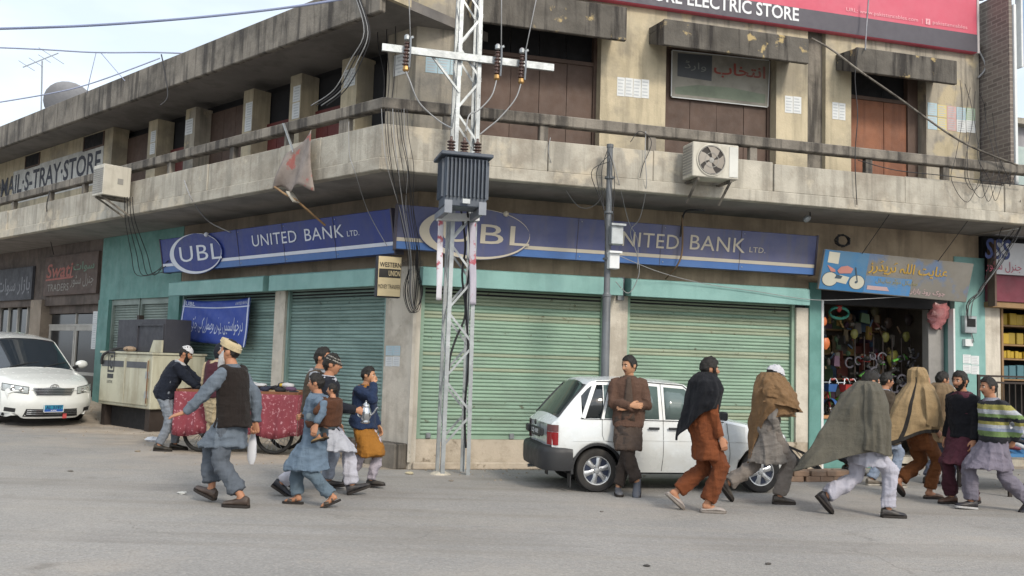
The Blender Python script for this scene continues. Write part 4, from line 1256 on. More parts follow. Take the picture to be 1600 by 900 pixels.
# ================================================================== AC UNITS
m_acw = M('ac_offwhite', '#bdb9ad', .5, var=.06, bump=.03, dirt=.4, dc='#8f897c', ds=2.5, streak=.3, sc='#7d766a')
m_acg = M('ac_side_grey', '#8f8d88', .5, var=.1, bump=.03, dirt=.4, dc='#6a6761')
def ac_unit(fr, s0, s1, d0, d1, z0, z1, label, fan_side='front', fanc=.4):
    root = thing('ac_unit', label, 'air conditioner', fr.pt((s0 + s1) / 2, d0, z0))
    m = MB(); m.fbox(fr, s0, s1, d0, d1, z0, z1); m.build('case', m_acw, root, bevel=.012)
    h = z1 - z0
    if fan_side == 'front':
        w = s1 - s0
        cx, cz, r = s0 + w * fanc, z0 + h * .5, h * .43
        m = MB(); n = 28
        m.grid([[fr.pt(cx + r * 1.08 * cos(2 * pi * k / n), d1 + .012, cz + r * 1.08 * sin(2 * pi * k / n)) for k in range(n)], [fr.pt(cx + r * cos(2 * pi * k / n), d1 + .016, cz + r * sin(2 * pi * k / n)) for k in range(n)], [fr.pt(cx + r * .98 * cos(2 * pi * k / n), d1 + .002, cz + r * .98 * sin(2 * pi * k / n)) for k in range(n)]], closed=True); m.build('fan_ring', m_acw, root, smooth=50)
        m = MB(); m.poly([fr.pt(cx + r * cos(2 * pi * k / n), d1 + .0025, cz + r * sin(2 * pi * k / n)) for k in range(n)]); m.build('fan_well', m_acdk, root)
        for b in range(4):
            m = MB(); a0 = .5 + b * pi / 2 + .1 * (b % 2)
            m.grid([[fr.pt(cx + rr * cos(a0 + aa), d1 + .004 + oo, cz + rr * sin(a0 + aa)) for aa, oo in ((-.15 + .55 * rr / r, .001), (.35 + .55 * rr / r, .007), (.95 + .5 * rr / r, .012))] for rr in (r * .2, r * .4, r * .65, r * .93)])
            m.build('fan_blade', m_acbl, root, smooth=180)
        m = MB(); m.lathe([(.001, .018), (r * .2, .014), (r * .22, 0)], fr.pt(cx, d1 + .002, cz), fr.n, 12); m.build('fan_hub', m_acg, root)
        m = MB(); m.fbox(fr, s0 + w * .79, s1 - .015, d1 + .001, d1 + .008, z0 + .03, z1 - .03); m.build('front_panel', M('ac_pale_panel', '#c8c8c2', .5, var=.05, bump=0, dirt=.3), root)
        for rr in (.5, .97):
            m = MB(); m.grid([[fr.pt(cx + r * rr * cos(2 * pi * k / n) * q, d1 + .02, cz + r * rr * sin(2 * pi * k / n) * q) for k in range(n)] for q in (1, 1 - .008 / r / rr)], closed=True); m.build('grille_ring', m_acg, root)
        for k in range(10):
            m = MB(); zz = z0 + .05 + k * (h - .1) / 9.5
            m.fbox(fr, s0 - .006, s0 - .001, d0 + .02, d1 - .02, zz, zz + .025); m.build('louvre', m_acg, root)
    else:
        for k in range(12):
            m = MB(); zz = z0 + .05 + k * (h - .1) / 12
            m.fbox(fr, s0 + .02, s1 - .02, d1 + .001, d1 + .008, zz, zz + .022); m.build('louvre', m_acg, root)
        m = MB(); m.fbox(fr, s0 - .006, s0 - .001, d0 + .14, d0 + .24, z0 + .22, z0 + .32); m.build('plate', m_acg, root)
    m = MB()
    for s in (s0 + .1, s1 - .1):
        m.fbox(fr, s - .015, s + .015, d0 - .1, d1 - .02, z0 - .04, z0 - .003)
        m.bar(fr.pt(s, d1 - .05, z0 - .03), fr.pt(s, d0 - .06, z0 - .3), .03)
    m.build('bracket', m_concd, root)
    return root
m_acdk = M('ac_fan_well', '#3c3836', .8, var=.1, bump=0)
m_acbl = M('ac_fan_blade', '#8d867d', .5, var=.1, bump=0)
d0 = DB + .06; d1 = d0 + .32
s0, za = RF.px(1083, 222, d1); s1, zb = RF.px(1154, 278, d1)
ac_unit(RF, s0, s1, d0, d1, RF.px(1118, 278, d1)[1], RF.px(1118, 224, d1)[1], 'off-white AC unit with a round fan grille hung on the right balcony', fanc=.40)
s0 = LF.px(205, 280, DB + .06)[0]
s1 = s0 + .42
ac_unit(LF, s0, s1, DB + .06, DB + .55, LF.px(190, 305, DB + .3)[1], LF.px(190, 258, DB + .3)[1], 'small cream AC unit turned sideways on the left balcony', fan_side='side')

# ================================================================== CABLES
def smooth_path(pts, k=6):
    pts = [V(p) for p in pts]
    if len(pts) < 3: return pts
    out = []
    for i in range(len(pts) - 1):
        p0, p1, p2, p3 = pts[max(i - 1, 0)], pts[i], pts[i + 1], pts[min(i + 2, len(pts) - 1)]
        for j in range(k):
            t = j / k
            out.append(0.5 * ((2 * p1) + (p2 - p0) * t + (2 * p0 - 5 * p1 + 4 * p2 - p3) * t * t + (3 * p1 - p0 - 3 * p2 + p3) * t ** 3))
    return out + [pts[-1]]
def wire(pts, r, mat, label, group=None, name='cable', k=6):
    m = MB(); m.tube(smooth_path(pts, k), r, 5)
    return tag(m.build(name, mat, smooth=180), label, 'cable', group)
def fw(fr, l): return [fr.P(x, y, d) for x, y, d in l]
# in the sky, upper left: strung along the street well in front of the left wing
def skyw(l): return [atdepth(x, y, dd) for x, y, dd in l]
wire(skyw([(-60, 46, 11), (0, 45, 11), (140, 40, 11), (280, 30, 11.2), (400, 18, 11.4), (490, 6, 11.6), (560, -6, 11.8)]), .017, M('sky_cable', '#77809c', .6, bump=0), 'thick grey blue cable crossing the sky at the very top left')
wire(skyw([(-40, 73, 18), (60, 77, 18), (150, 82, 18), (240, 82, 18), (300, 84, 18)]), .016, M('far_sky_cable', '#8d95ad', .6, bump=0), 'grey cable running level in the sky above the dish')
wire(skyw([(-40, 166, 18), (80, 146, 18), (150, 128, 18), (250, 91, 18)]), .014, bpy.data.materials['far_sky_cable'], 'grey cable rising in the sky behind the dish')
wire(skyw([(150, 83, 18), (140, 125, 18), (136, 146, 18.4)]), .008, bpy.data.materials['far_sky_cable'], 'thin stay line dropping to the roof beside the dish')
wire(skyw([(158, 83, 18), (195, 126, 16.6)]), .008, bpy.data.materials['far_sky_cable'], 'thin stay line dropping to the roof right of the dish')
wire(skyw([(252, 85, 15.6), (257, 110, 15.5), (262, 150, 15.4), (250, 165, 15.3)]), .012, m_wire, 'black cable dropping over the edge of the left roof')
# lines from the cut-outs up and down
cc = [px_at(x, y, TB + dn * .32) for x, y in ((635, 84), (777, 98), (815, 104))]
for i, (pu, pd) in enumerate((((637, -60), [(640, 125), (655, 160), (685, 188), (706, 200)]), ((784, -60), [(768, 150), (748, 172), (733, 180), (728, 205)]), ((850, -60), [(805, 155), (780, 185), (762, 200), (750, 210)]))):
    wire([cc[i] + V((.05, -.02, .22)), px_at(pu[0], pu[1], TB + dn * (.32 if i != 2 else .1))], .008, m_wireg, ['left', 'middle', 'right'][i] + ' grey line rising from its fuse cut-out out of the picture')
    wire([cc[i] + V((0, 0, -.24))] + [px_at(x, y, TB + dn * (.45 if k < 3 else .66)) for k, (x, y) in enumerate(pd)], .010, m_wireg, 'pale lead curving from the ' + ['left', 'middle', 'right'][i] + ' fuse cut-out to the transformer')
wire([TQ(.0, -.2, TZT - .5), px_at(727, 380, TB), px_at(722, 430, TB), px_at(727, 490, TB), px_at(712, 530, TB), px_at(703, 560, TB), px_at(700, 600, TB)], .016, m_wire, 'black cable running down inside the lattice pole from the transformer')
wire([TQ(.1, -.2, TZT - .5), px_at(735, 400, TB), px_at(728, 470, TB), px_at(732, 560, TB), px_at(726, 640, TB), px_at(728, 700, TB)], .016, m_wire, 'black cable following the right legs of the lattice pole down to the ground')
# bundle at the corner: from the handrail over the kerb to a loop above the pillar
gk = 'cables bundled at the corner of the building'
rw = random.Random(11)
for k in range(10):
    xa = 596 + k * 4.4
    sway = rw.uniform(-9, 9)
    pts = fw(RF, [(xa, 170, DB + .02), (xa + 3 + sway * .2, 215, DB + .05), (xa + 10 + sway * .5, 262, DB + .06), (626 + k * 2.0 + sway, 330, 1.0), (640 + k * 1.3 + sway, 400, .55), (640 + k * 1.0 + sway * .8, 455, .2), (646 + sway * .3, 482 + rw.uniform(-6, 6), .12)])
    wire(pts, rw.choice((.004, .005, .006)), m_wire if k % 4 else m_wireg, ['black cable of the bundle falling past the corner to the pillar', 'pale cable of the bundle falling past the corner to the pillar'][0 if k % 4 else 1], gk)
for k in range(5):
    a = rw.uniform(-5, 5)
    pts = fw(RF, [(640 + a, 420, .3), (634 + a - k, 455, .2), (640 + a, 484 + k, .16), (652 + a, 486 - k * 2, .16), (657 + k, 455, .2), (650 + k, 420, .3), (652, 380, .5)])
    wire(pts, .005, m_wire, 'black cable looped back on itself above the corner pillar', gk)
for k in range(4):
    wire(fw(LF, [(560 - k * 2, -10, DB), (578 - k * 3, 50, DB + .02), (565 - k * 6, 95, DB + .02), (540 - k * 6, 140, DB + .02), (510 - k * 8, 165, DB + .02)]), .009, m_wireg if k % 2 else m_wire, 'cable hanging from the eaves to the handrail beside the corner', 'cables from the eaves to the handrail')
for k in range(3):
    wire(fw(LF, [(600 + k * 9, -10, DU + .1), (590 + k * 14, 55, DU + .2), (600 + k * 8, 120, DU + .25), (598 + k * 6, 170, DB - .2)]), .007, m_wire, 'thin cable hanging down the dark corner of the upper storey', 'thin cables in the dark upper corner')
wire(fw(LF, [(545, 190, DB + .02), (546, 240, DB + .03), (555, 270, DB + .02), (575, 330, .75), (605, 385, .5)]), .006, m_wireg, 'thin pale cable slanting across the left bank sign')
wire(fw(LF, [(288, 282, DB + .04), (300, 312, DB + .02), (325, 345, .8), (360, 363, .55)]), .012, m_wireg, 'pale conduit from the balcony to the left bank sign')
wire(fw(LF, [(78, 298, DB + .03), (73, 325, DB + .03), (78, 370, .5), (84, 398, .2)]), .012, m_wire, 'black cable hanging before the brown shop sign')
for k in range(4):
    wire(fw(LF, [(195 + k * 4, 308, DB + .25), (196 + k * 5, 345, DB - .1), (205 + k * 8, 395, .4), (214 + k * 9, 430, .2), (255 + k * 4, 425 - k * 9, .45)]), .008, m_wire, 'black cable drooping from the left AC unit to the bank sign', 'cables drooping under the left AC unit')
# on the steel pole and along the right facade
for k in range(5):
    x = 943 + k * 6
    wire([px_at(950 + k, 232 + k * 5, SPB + dn * .09), px_at(940 - k * 4 + (k % 2) * 24, 270, SPB + dn * .1), px_at(944 + (k % 2) * 14, 330, SPB + dn * .1), px_at(946 + (k % 2) * 10, 360 + k * 8, SPB + dn * .12)], .006, m_wire, 'thin black cable clinging to the upper steel pole', 'cables clinging to the steel pole')
for k, (l, r, mt_, lab) in enumerate((
    ([(1009, 205, DB + .02), (1008, 245, DB + .03), (1010, 290, DB + .03), (1000, 340, .9), (985, 362, .7), (996, 400, .52), (998, 430, .5), (982, 458, .4), (962, 440, .6)], .007, m_wireg, 'pale cable looping from the balcony past the right bank sign'),
    ([(958, 250, DB + .05), (967, 285, DB + .03), (982, 345, .8), (996, 375, .55), (996, 420, .52)], .006, m_wireg, 'thin pale cable hanging left of the word on the bank sign'),
    ([(1063, 370, .52), (1067, 340, .55), (1072, 330, .8), (1085, 328, 1.0), (1101, 329, 1.1)], .016, m_wire, 'dark conduit elbow under the balcony soffit'),
    ([(1066, 336, .55), (1066, 390, .52), (1058, 415, .48), (1040, 436, .2)], .016, M('brown_conduit', '#6e5a45', .7, bump=0), 'brown conduit crossing the right bank sign'),
    ([(968, 400, .9), (1030, 425, .5), (1100, 443, .36), (1180, 455, .34), (1265, 468, .34), (1330, 468, .4), (1420, 463, .42)], .006, m_wireg, 'thin cable sagging along the shutter hoods to the motorcycle shop'),
    ([(1268, 60, DU + .06), (1300, 78, DU + .5), (1345, 112, DU + .8), (1400, 150, DU + .9), (1500, 220, DB + .05), (1590, 258, DB + .1)], .018, m_concd, 'thick black cable slanting across the orange door'),
    ([(1341, 75, DU + .65), (1336, 120, DU + .66), (1340, 180, DB), (1336, 245, DB + .03), (1339, 320, DB + .03)], .008, m_wire, 'thin black cable hanging past the orange door to the balcony'),
    ([(1358, -10, DU + .3), (1354, 40, DU + .3), (1352, 78, DU + .62)], .014, m_steel, 'thin rod rising before the billboard'),
    ([(1530, 80, DU + .05), (1540, 105, DU + .1), (1528, 122, DU + .05)], .02, m_wireg, 'bent pale pipe at the right end of the upper wall'),
    ([(1340, 250, DB + .03), (1400, 266, DB + .03), (1480, 275, DB + .04), (1600, 290, DB + .05)], .008, m_wire, 'black cable lying along the right balcony kerb'),
    ([(860, 215, DB + .03), (858, 245, DB + .03), (880, 290, 1.0), (905, 323, .75), (930, 320, .8), (947, 295, DB)], .006, m_wireg, 'thin cable drooping under the balcony left of the steel pole'),
    ([(985, 222, DB + .03), (1000, 205, DB + .04), (1018, 222, DB + .04), (1004, 260, DB + .03), (1000, 278, DB + .03)], .006, m_wire, 'thin black cable curled on the balcony right of the steel pole'),
)):
    wire(fw(RF, l), r, mt_, lab)
for k in range(7):
    xx = 1500 + k * 8
    wire(fw(RF, [(xx, 125 + k * 6, DU + .06), (xx + rw.uniform(-12, 12), 180, DU + .3), (1495 + k * 10 + rw.uniform(-8, 8), 240, DB + .02), (1490 + k * 15 + rw.uniform(-8, 8), 280, DB + .06), (1512 + k * 11, 300 + rw.uniform(-12, 16), DB + .05), (1535 + k * 9, 268, DB + .06)]), .005, m_wire, 'black cable in the tangle over the right end of the balcony', 'tangled cables at the right end of the balcony')
for k in range(8):
    wire(fw(RF, [(1600 + rw.uniform(-8, 30), 310 + k * 3, DB), (1585 + rw.uniform(-25, 10), 350 + k * 4, .9), (1560 + rw.uniform(-18, 10), 410, .6), (1535 + rw.uniform(-8, 8), 455, .3), (1515 + rw.uniform(-6, 4), 478, .15), (1508 + k * 2, 525 + rw.uniform(-8, 12), .1)]), .006, m_wire if k % 3 else m_wireg, 'drooping cable before the neighbouring shop sign', 'cables drooping to the meter box')
# wire coil and lamp under the soffit
m = MB()
c = RF.P(1316, 376, .25)
for k in range(6):
    a = rw.uniform(0, pi)
    m.tube([c + RF.u * (.13 * cos(t * pi / 6) + rw.uniform(-.015, .015)) + V((0, 0, .10 * sin(t * pi / 6) + rw.uniform(-.015, .015))) + RF.n * rw.uniform(-.03, .05) for t in range(13)], .012, 5)
tag(m.build('cable_coil', m_wire), 'coil of black cable hung on the wall above the motorcycle sign', 'cable', kind='stuff')
m = MB(); p = RF.P(1266, 338, .9); m.lathe([(.02, .0), (.05, -.03), (.05, -.1), (.03, -.13)], p, (.6, -.2, .5), 10); o = tag(m.build('wall_lamp', m_galv), 'small lamp under the soffit right of the bank sign', 'lamp')
m = MB(); m.tube([p, p + V((.03, .1, .1)), RF.P(1272, 318, .9)], .01, 6); m.build('lamp_arm', m_wire, o)
# meter box on the right teal pillar
c0, c1 = RF.P(1508, 493, .12), RF.P(1527, 520, .12)
root = thing('meter_box', 'grey electricity meter box on the teal pillar among drooping cables', 'meter', c1)
m = MB(); a, za = RF.px(1508, 493, .12); b, zb = RF.px(1527, 521, .12); m.fbox(RF, a, b, .021, .12, zb, za); m.build('case', m_galv, root, bevel=.01)
m = MB(); m.fbox(RF, a + .04, b - .04, .121, .13, (za + zb) / 2 - .04, za - .05); m.build('window', m_black, root)
m = MB(); m.fbox(RF, a + .03, b - .06, .021, .09, zb - .22, zb - .1); m.build('switch', m_paper, root)

# ================================================================== NEIGHBOURS ON THE RIGHT
def brick_mat(name, col, col2, mortar, scale=1.0):
    m = M(name, col, .9, var=.12, bump=.2)
    t = m.node_tree; N, L = t.nodes, t.links
    b = N['Principled BSDF']
    tc = N.new('ShaderNodeTexCoord'); br = N.new('ShaderNodeTexBrick')
    br.inputs['Scale'].default_value = scale
    br.inputs['Brick Width'].default_value = .24; br.inputs['Row Height'].default_value = .08; br.inputs['Mortar Size'].default_value = .012
    for k, c in (('Color1', col), ('Color2', col2), ('Mortar', mortar)): br.inputs[k].default_value = (*srgb(c), 1)
    return m, br, tc
m_bw, br, tc = brick_mat('grey_brickwork', '#7d746d', '#6a625d', '#8a837b')
t_ = m_bw.node_tree
sp = t_.nodes.new('ShaderNodeNewGeometry'); vm = t_.nodes.new('ShaderNodeVectorMath'); vm.operation = 'DOT_PRODUCT'; vm.inputs[1].default_value = RF.n
sx = t_.nodes.new('ShaderNodeSeparateXYZ'); cx_ = t_.nodes.new('ShaderNodeCombineXYZ')
t_.links.new(sp.outputs['Position'], vm.inputs[0]); t_.links.new(sp.outputs['Position'], sx.inputs[0])
t_.links.new(vm.outputs['Value'], cx_.inputs['X']); t_.links.new(sx.outputs['Z'], cx_.inputs['Y']); t_.links.new(cx_.outputs[0], br.inputs['Vector'])
t_.links.new(br.outputs['Color'], t_.nodes['Principled BSDF'].inputs['Base Color'])
nb = thing('brick_building', 'grey brick building with a corrugated roof beyond the right end of the balcony', 'building', RF.pt(10.6, 0, 0))
NW = SE + .03
D1 = .93
m = MB(); zt0 = 8.0
m.prism([RF.pt(NW, D1, ZB), RF.pt(NW, -3, ZB), RF.pt(NW, -3, zt0), RF.pt(NW, D1, zt0)], RF.u * .07); m.build('side_wall', m_bw, nb)
m = MB(); m.fbox(RF, NW + .072, NW + .12, D1 - .3, D1 + .03, ZB, zt0 - .25); m.build('plaster_edge', m_paper, nb)
m = MB()
rows = []
for k in range(28):
    d = D1 + .12 - k * .1
    rows.append([RF.pt(NW - .05, d, zt0 + .06 + .03 * (k % 2)), RF.pt(NW + .12, d, zt0 + .09 + .03 * (k % 2))])
m.grid(rows); m.build('roof', m_steel, nb)
m = MB(); m.fbox(RF, NW + .275, NW + 5, .2, .3, ZB, 5.9); m.build('front_wall', M('pale_grey_wall', '#9d9ca0', .8, dirt=.4), nb)
m = MB(); m.fbox(RF, NW + .275, NW + 5, .0, .5, 5.9, 6.0); m.build('slab', m_conc, nb)
m = MB(); m.fbox(RF, NW + .26, NW + 3.2, .85, .95, 6.75, 7.9); sg = tag(m.build('upper_sign', flatmat('pale_blue_sign', '#6f93b8', .5, dirt=.5, dc='#a9b6c2', ds=1.2)), 'pale blue sign panel high at the right edge of the photo', 'sign')
m = MB(); m.fbox(RF, NW + .22, NW + .258, .84, .96, 6.7, 7.95); m.build('frame', m_paper, sg)
m = MB(); m.fbox(RF, NW + .36, NW + 1.6, .301, .33, 4.75, 5.55); o = tag(m.build('poster_board', flatmat('pale_green_board', '#a9b7b3', .6, dirt=.5, dc='#7d8f93', ds=3)), 'pale poster board with a blue peak behind the balcony rail at the far right', 'poster')
m = MB(); m.poly([RF.pt(NW + .36, .333, 4.76), RF.pt(NW + .8, .333, 4.76), RF.pt(NW + .5, .333, 5.3)]); m.build('blue_peak', flatmat('poster_blue', '#5c7fa6'), o)

# shop with the three-letter sign
ss = thing('corner_shop', 'neighbouring shop front with a white sign, maroon band and shelves of yellow packets', 'building', RF.pt(10.6, 0, 0))
a0 = sR(1534, 500, .0) + .03
def rbox(a, b, d0, d1, z0, z1, nm, mat, par, bevel=0):
    m = MB(); m.fbox(RF, a, b, d0, d1, z0, z1); return m.build(nm, mat, par, bevel=bevel)
zs0 = RF.px(1560, 428, .3)[1]
zm0 = RF.px(1560, 470, .3)[1]
rbox(a0, 13.5, .05, .25, zm0, zs0 - .005, 'maroon_band', flatmat('maroon_paint', '#6c2f3c', .6, dirt=.4), ss)
rbox(a0, 13.5, .0, .22, zm0 - .10, zm0 - .005, 'beam', m_wood, ss)
rbox(a0, sR(1563, 540), -.3, .0, -.0, zm0 - .1, 'pillar', m_white, ss)
rbox(12.6, 13.5, -.3, 0, 0, zm0 - .1, 'pillar', m_white, ss)
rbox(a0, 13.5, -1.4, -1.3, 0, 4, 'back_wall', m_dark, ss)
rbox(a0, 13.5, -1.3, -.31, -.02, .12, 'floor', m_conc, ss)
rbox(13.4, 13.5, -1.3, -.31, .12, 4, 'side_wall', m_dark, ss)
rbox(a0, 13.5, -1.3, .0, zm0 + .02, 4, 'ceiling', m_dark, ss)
rbox(sR(1563, 540) + .01, sR(1563, 540) + .05, -.1, .02, 0, zm0 - .1, 'door_post', m_wood, ss)
sgn = thing('shop_sign', 'white shop sign with three blue letters and small red Urdu lettering at the right edge', 'sign', RF.pt(a0, .3, zs0))
rbox(a0, 12.9, .16, .3, zs0, ZB - .12, 'panel', flatmat('sign_dusty_white', '#b9babd', .5, dirt=.4, dc='#8f8e90'), sgn)
rbox(a0 - .04, a0 - .002, .15, .31, zs0 - .55, ZB - .1, 'frame', m_brownp, sgn)
fn = lambda x, y: RF.pt(x, .306, y)
m = MB(); za = RF.px(1555, 405, .3)[1]; text_on(m, 'SSS', fn, sR(1538, 390, .3), za, sR(1577, 390, .3), RF.px(1555, 373, .3)[1], bold=True, shear=.12); m.build('lettering', flatmat('sign_navy', '#34406e'), sgn)
m = MB(); text_on(m, urdu('جنرل سٹور'), fn, sR(1540, 420, .3), zs0 + .03, sR(1596, 420, .3), za - .03); m.build('lettering', flatmat('sign_red', '#a0475a'), sgn)
yb = [flatmat('packet_yellow', '#a98d2a', .5), flatmat('packet_ochre', '#8f7a2c', .5), flatmat('packet_green', '#3f6f62', .5), flatmat('packet_teal', '#4a6f78', .5)]
zz = [RF.px(1580, y, -.3)[1] for y in (508, 538, 560, 592)]
for r_, zc in enumerate(zz):
    rbox(sR(1566, 540) + .06, 12.5, -.9, -.25, zc - .03, zc - .002, 'shelf', m_wood, ss)
    s_ = sR(1568, 540) + .08
    while s_ < 12.3:
        w = .16 if r_ != 2 else .09
        h = (.2 if r_ < 2 else .13 if r_ == 2 else .24) + rnd.uniform(-.02, .02)
        m = MB(); m.fbox(RF, s_, s_ + w - .012, -.6, -.28 + rnd.uniform(-.03, .02), zc, zc + h)
        tag(m.build('packet', yb[(0, rnd.choice((0, 1)), 0, rnd.choice((2, 3)))[r_]], bevel=.01), ['yellow carton on the top shelf of the neighbouring shop', 'ochre carton on the second shelf of the neighbouring shop', 'small yellow packet on the third shelf of the neighbouring shop', 'green or blue tall packet on the lowest shelf of the neighbouring shop'][r_], 'packet', 'packets on the shelves of the neighbouring shop')
        s_ += w
# railing before it
rl = thing('iron_railing', 'dark iron railing in front of the neighbouring shop', 'railing', RF.pt(10.3, .75, 0))
m_iron = M('dark_iron', '#3b332f', .6, metal=.3, var=.2, bump=.05)
ra, rb_ = sR(1529, 590, .75), 12.8
ztr = RF.px(1560, 588, .75)[1]; zbr = RF.px(1560, 650, .75)[1]
for z in (ztr, ztr - .1, zbr):
    m = MB(); m.bar(RF.pt(ra, .75, z), RF.pt(rb_, .75, z), .035); m.build('rail', m_iron, rl)
s_ = ra
k = 0
while s_ < rb_:
    m = MB()
    if k % 8 == 0: m.bar(RF.pt(s_, .75, 0), RF.pt(s_, .75, ztr + .02), .045)
    else: m.bar(RF.pt(s_, .75, zbr), RF.pt(s_, .75, ztr - .1), .016)
    m.build('post' if k % 8 == 0 else 'baluster', m_iron, rl); s_ += .12; k += 1

# ================================================================== MOTORCYCLE AND TOY SHOP INTERIOR
A, B_ = Sg[5], Sg[7]
sh = thing('shop_interior', 'dark open shop room behind the blue and grey motorcycle sign', 'room', RF.pt((A + B_) / 2, -1, 0))
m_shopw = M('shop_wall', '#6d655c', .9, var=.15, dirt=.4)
rbox(A - .05, B_ + .2, -2.1, -2.0, 0, 3, 'back_wall', m_shopw, sh)
rbox(A - .3, A - .05, -2, -.3, 0, 3, 'side_wall', m_shopw, sh)
rbox(B_ + .2, B_ + .4, -2, -.31, 0, 3, 'side_wall', m_shopw, sh)
rbox(A - .05, B_ + .2, -2, -.3, 2.85, 2.95, 'ceiling', m_shopw, sh)
rbox(A - .05, B_ + .2, -2, -.31, .05, .16, 'floor', m_conc, sh)
rbox(A + .002, A + .045, -.06, .04, .0, 2.72, 'door_edge', m_paper, sh)
rbox(Sg[6], B_ - .04, -.35, -.2, .1, 2.7, 'inner_jamb', M('grey_jamb', '#8d8b88', .7, dirt=.4), sh)
rbox(B_ - .036, B_ - .002, -.1, .03, .1, 2.7, 'door_edge', m_paper, sh)
rbox(A + .046, A + 1.0, -.2, -.05, .0, .80, 'low_wall', m_teald, sh, .01)
rbox(A + .04, A + 1.02, -.25, -.02, .802, .85, 'ledge', M('orange_plank', '#a97c55', .7, var=.15), sh)
rbox(A + .0, A + 2.0, -1.6, -.252, .70, .80, 'display_deck', m_wood, sh)
rbox(A - .05, B_ + .1, -.30, -.1, 2.68, 2.98, 'header', m_dark, sh)
def colr(n, c, r=.4): return flatmat(n, c, r)
m_rub = colr('rubber', '#222222', .8); m_chr = M('chrome', '#c4c6c8', .2, metal=.9, bump=0, var=.05)
cols = {k: colr('toy_' + k, v) for k, v in dict(red='#96322e', blue='#34588c', green='#5aa045', yellow='#b8a232', orange='#b8663a', pink='#a8565a', teal='#4a9686', olive='#75733e', purple='#6a4a8a', white='#c6c6c6').items()}
def kid_bike(p, yaw, frame, tyre, fender, bar_, label):
    root = thing('kids_bicycle', label, 'bicycle', p, "children's bicycles in the shop", own=True, rz=yaw)
    R = .17
    for x, t in ((-.27, m_rub), (.29, tyre)):
        m = MB(); m.grid([[V((x + (R - .022 + .024 * cos(b)) * cos(a), .024 * sin(b), R + (R - .022 + .024 * cos(b)) * sin(a))) for b in [2 * pi * j / 7 for j in range(7)]] for a in [2 * pi * i / 20 for i in range(21)]], closed=True)
        w = m.build('wheel', t, root, smooth=60)
        m = MB()
        for i in range(5):
            a = pi * i / 5
            m.tube([V((x + R * .85 * cos(a), 0, R + R * .85 * sin(a))), V((x - R * .85 * cos(a), 0, R - R * .85 * sin(a)))], .004, 4)
        m.lathe([(.02, -.03), (.025, 0), (.02, .03)], (x, 0, R), (0, 1, 0), 8); m.build('spoke', m_chr, w)
        m = MB(); m.grid([[V((x + R * 1.12 * cos(a), y, R + R * 1.12 * sin(a))) for y in (-.035, 0, .035)] for a in [radians(20 + i * 14) for i in range(11)]]); m.build('mudguard', fender, root)
    m = MB()
    for a, b, r in (((.29, 0, R), (.19, 0, .52), .013), ((.20, 0, .44), (-.06, 0, .24), .016), ((-.06, 0, .24), (-.12, 0, .52), .013), ((-.06, 0, .24), (-.27, 0, R), .011), ((-.11, 0, .46), (-.27, 0, R), .010)):
        m.tube([a, b], r, 6)
    m.build('frame', frame, root)
    m = MB(); m.tube(smooth_path([(.13, -.2, .70), (.15, -.12, .72), (.18, -.05, .56), (.19, 0, .53), (.18, .05, .56), (.15, .12, .72), (.13, .2, .70)], 3), .012, 6); m.tube([(.17, -.11, .65), (.17, .11, .65)], .01, 5); hb = m.build('handlebar', bar_, root)
    for s in (-1, 1):
        m = MB(); m.tube([(.145, .14 * s, .715), (.12, .21 * s, .70)], .02, 6); m.build('grip', cols['red'], hb)
    m = MB(); m.ball((-.13, 0, .54), (.10, .06, .035), 8, 6); m.build('saddle', m_rub, root)
    m = MB(); m.hexa([(.22, -.08, .48), (.34, -.08, .48), (.34, .08, .48), (.22, .08, .48)], [(.2, -.1, .62), (.37, -.1, .62), (.37, .1, .62), (.2, .1, .62)]); m.build('basket', fender, root)
    return root
def rp(x, y, d): return RF.P(x, y, d)
zk = zr(.80)
for (x, d, yaw, fr_, ty, fe, hb, lab) in ((1281, -.55, -70, 'red', 'rubber', 'blue', 'white', 'red and blue kids bicycle at the left edge of the shop opening'), (1303, -.45, -62, 'green', 'green', 'red', 'white', 'kids bicycle with a bright green front tyre on the shop ledge'), (1331, -.5, -60, 'blue', 'yellow', 'yellow', 'white', 'kids bicycle with a yellow basket and yellow mudguard')):
    s_ = sR(x, 620, d); p = RF.pt(s_, d, 0); p.z = zk
    kid_bike(p, radians(yaw), cols[fr_], cols[ty] if ty in cols else m_rub, cols[fe], m_chr, lab)
kid_bike(V((RF.pt(A + 1.25, -1.0, 0).x, RF.pt(A + 1.25, -1.0, 0).y, zk)), radians(-75), cols['purple'], m_rub, cols['red'], m_chr, 'dark purple kids bicycle standing behind the yellow one')
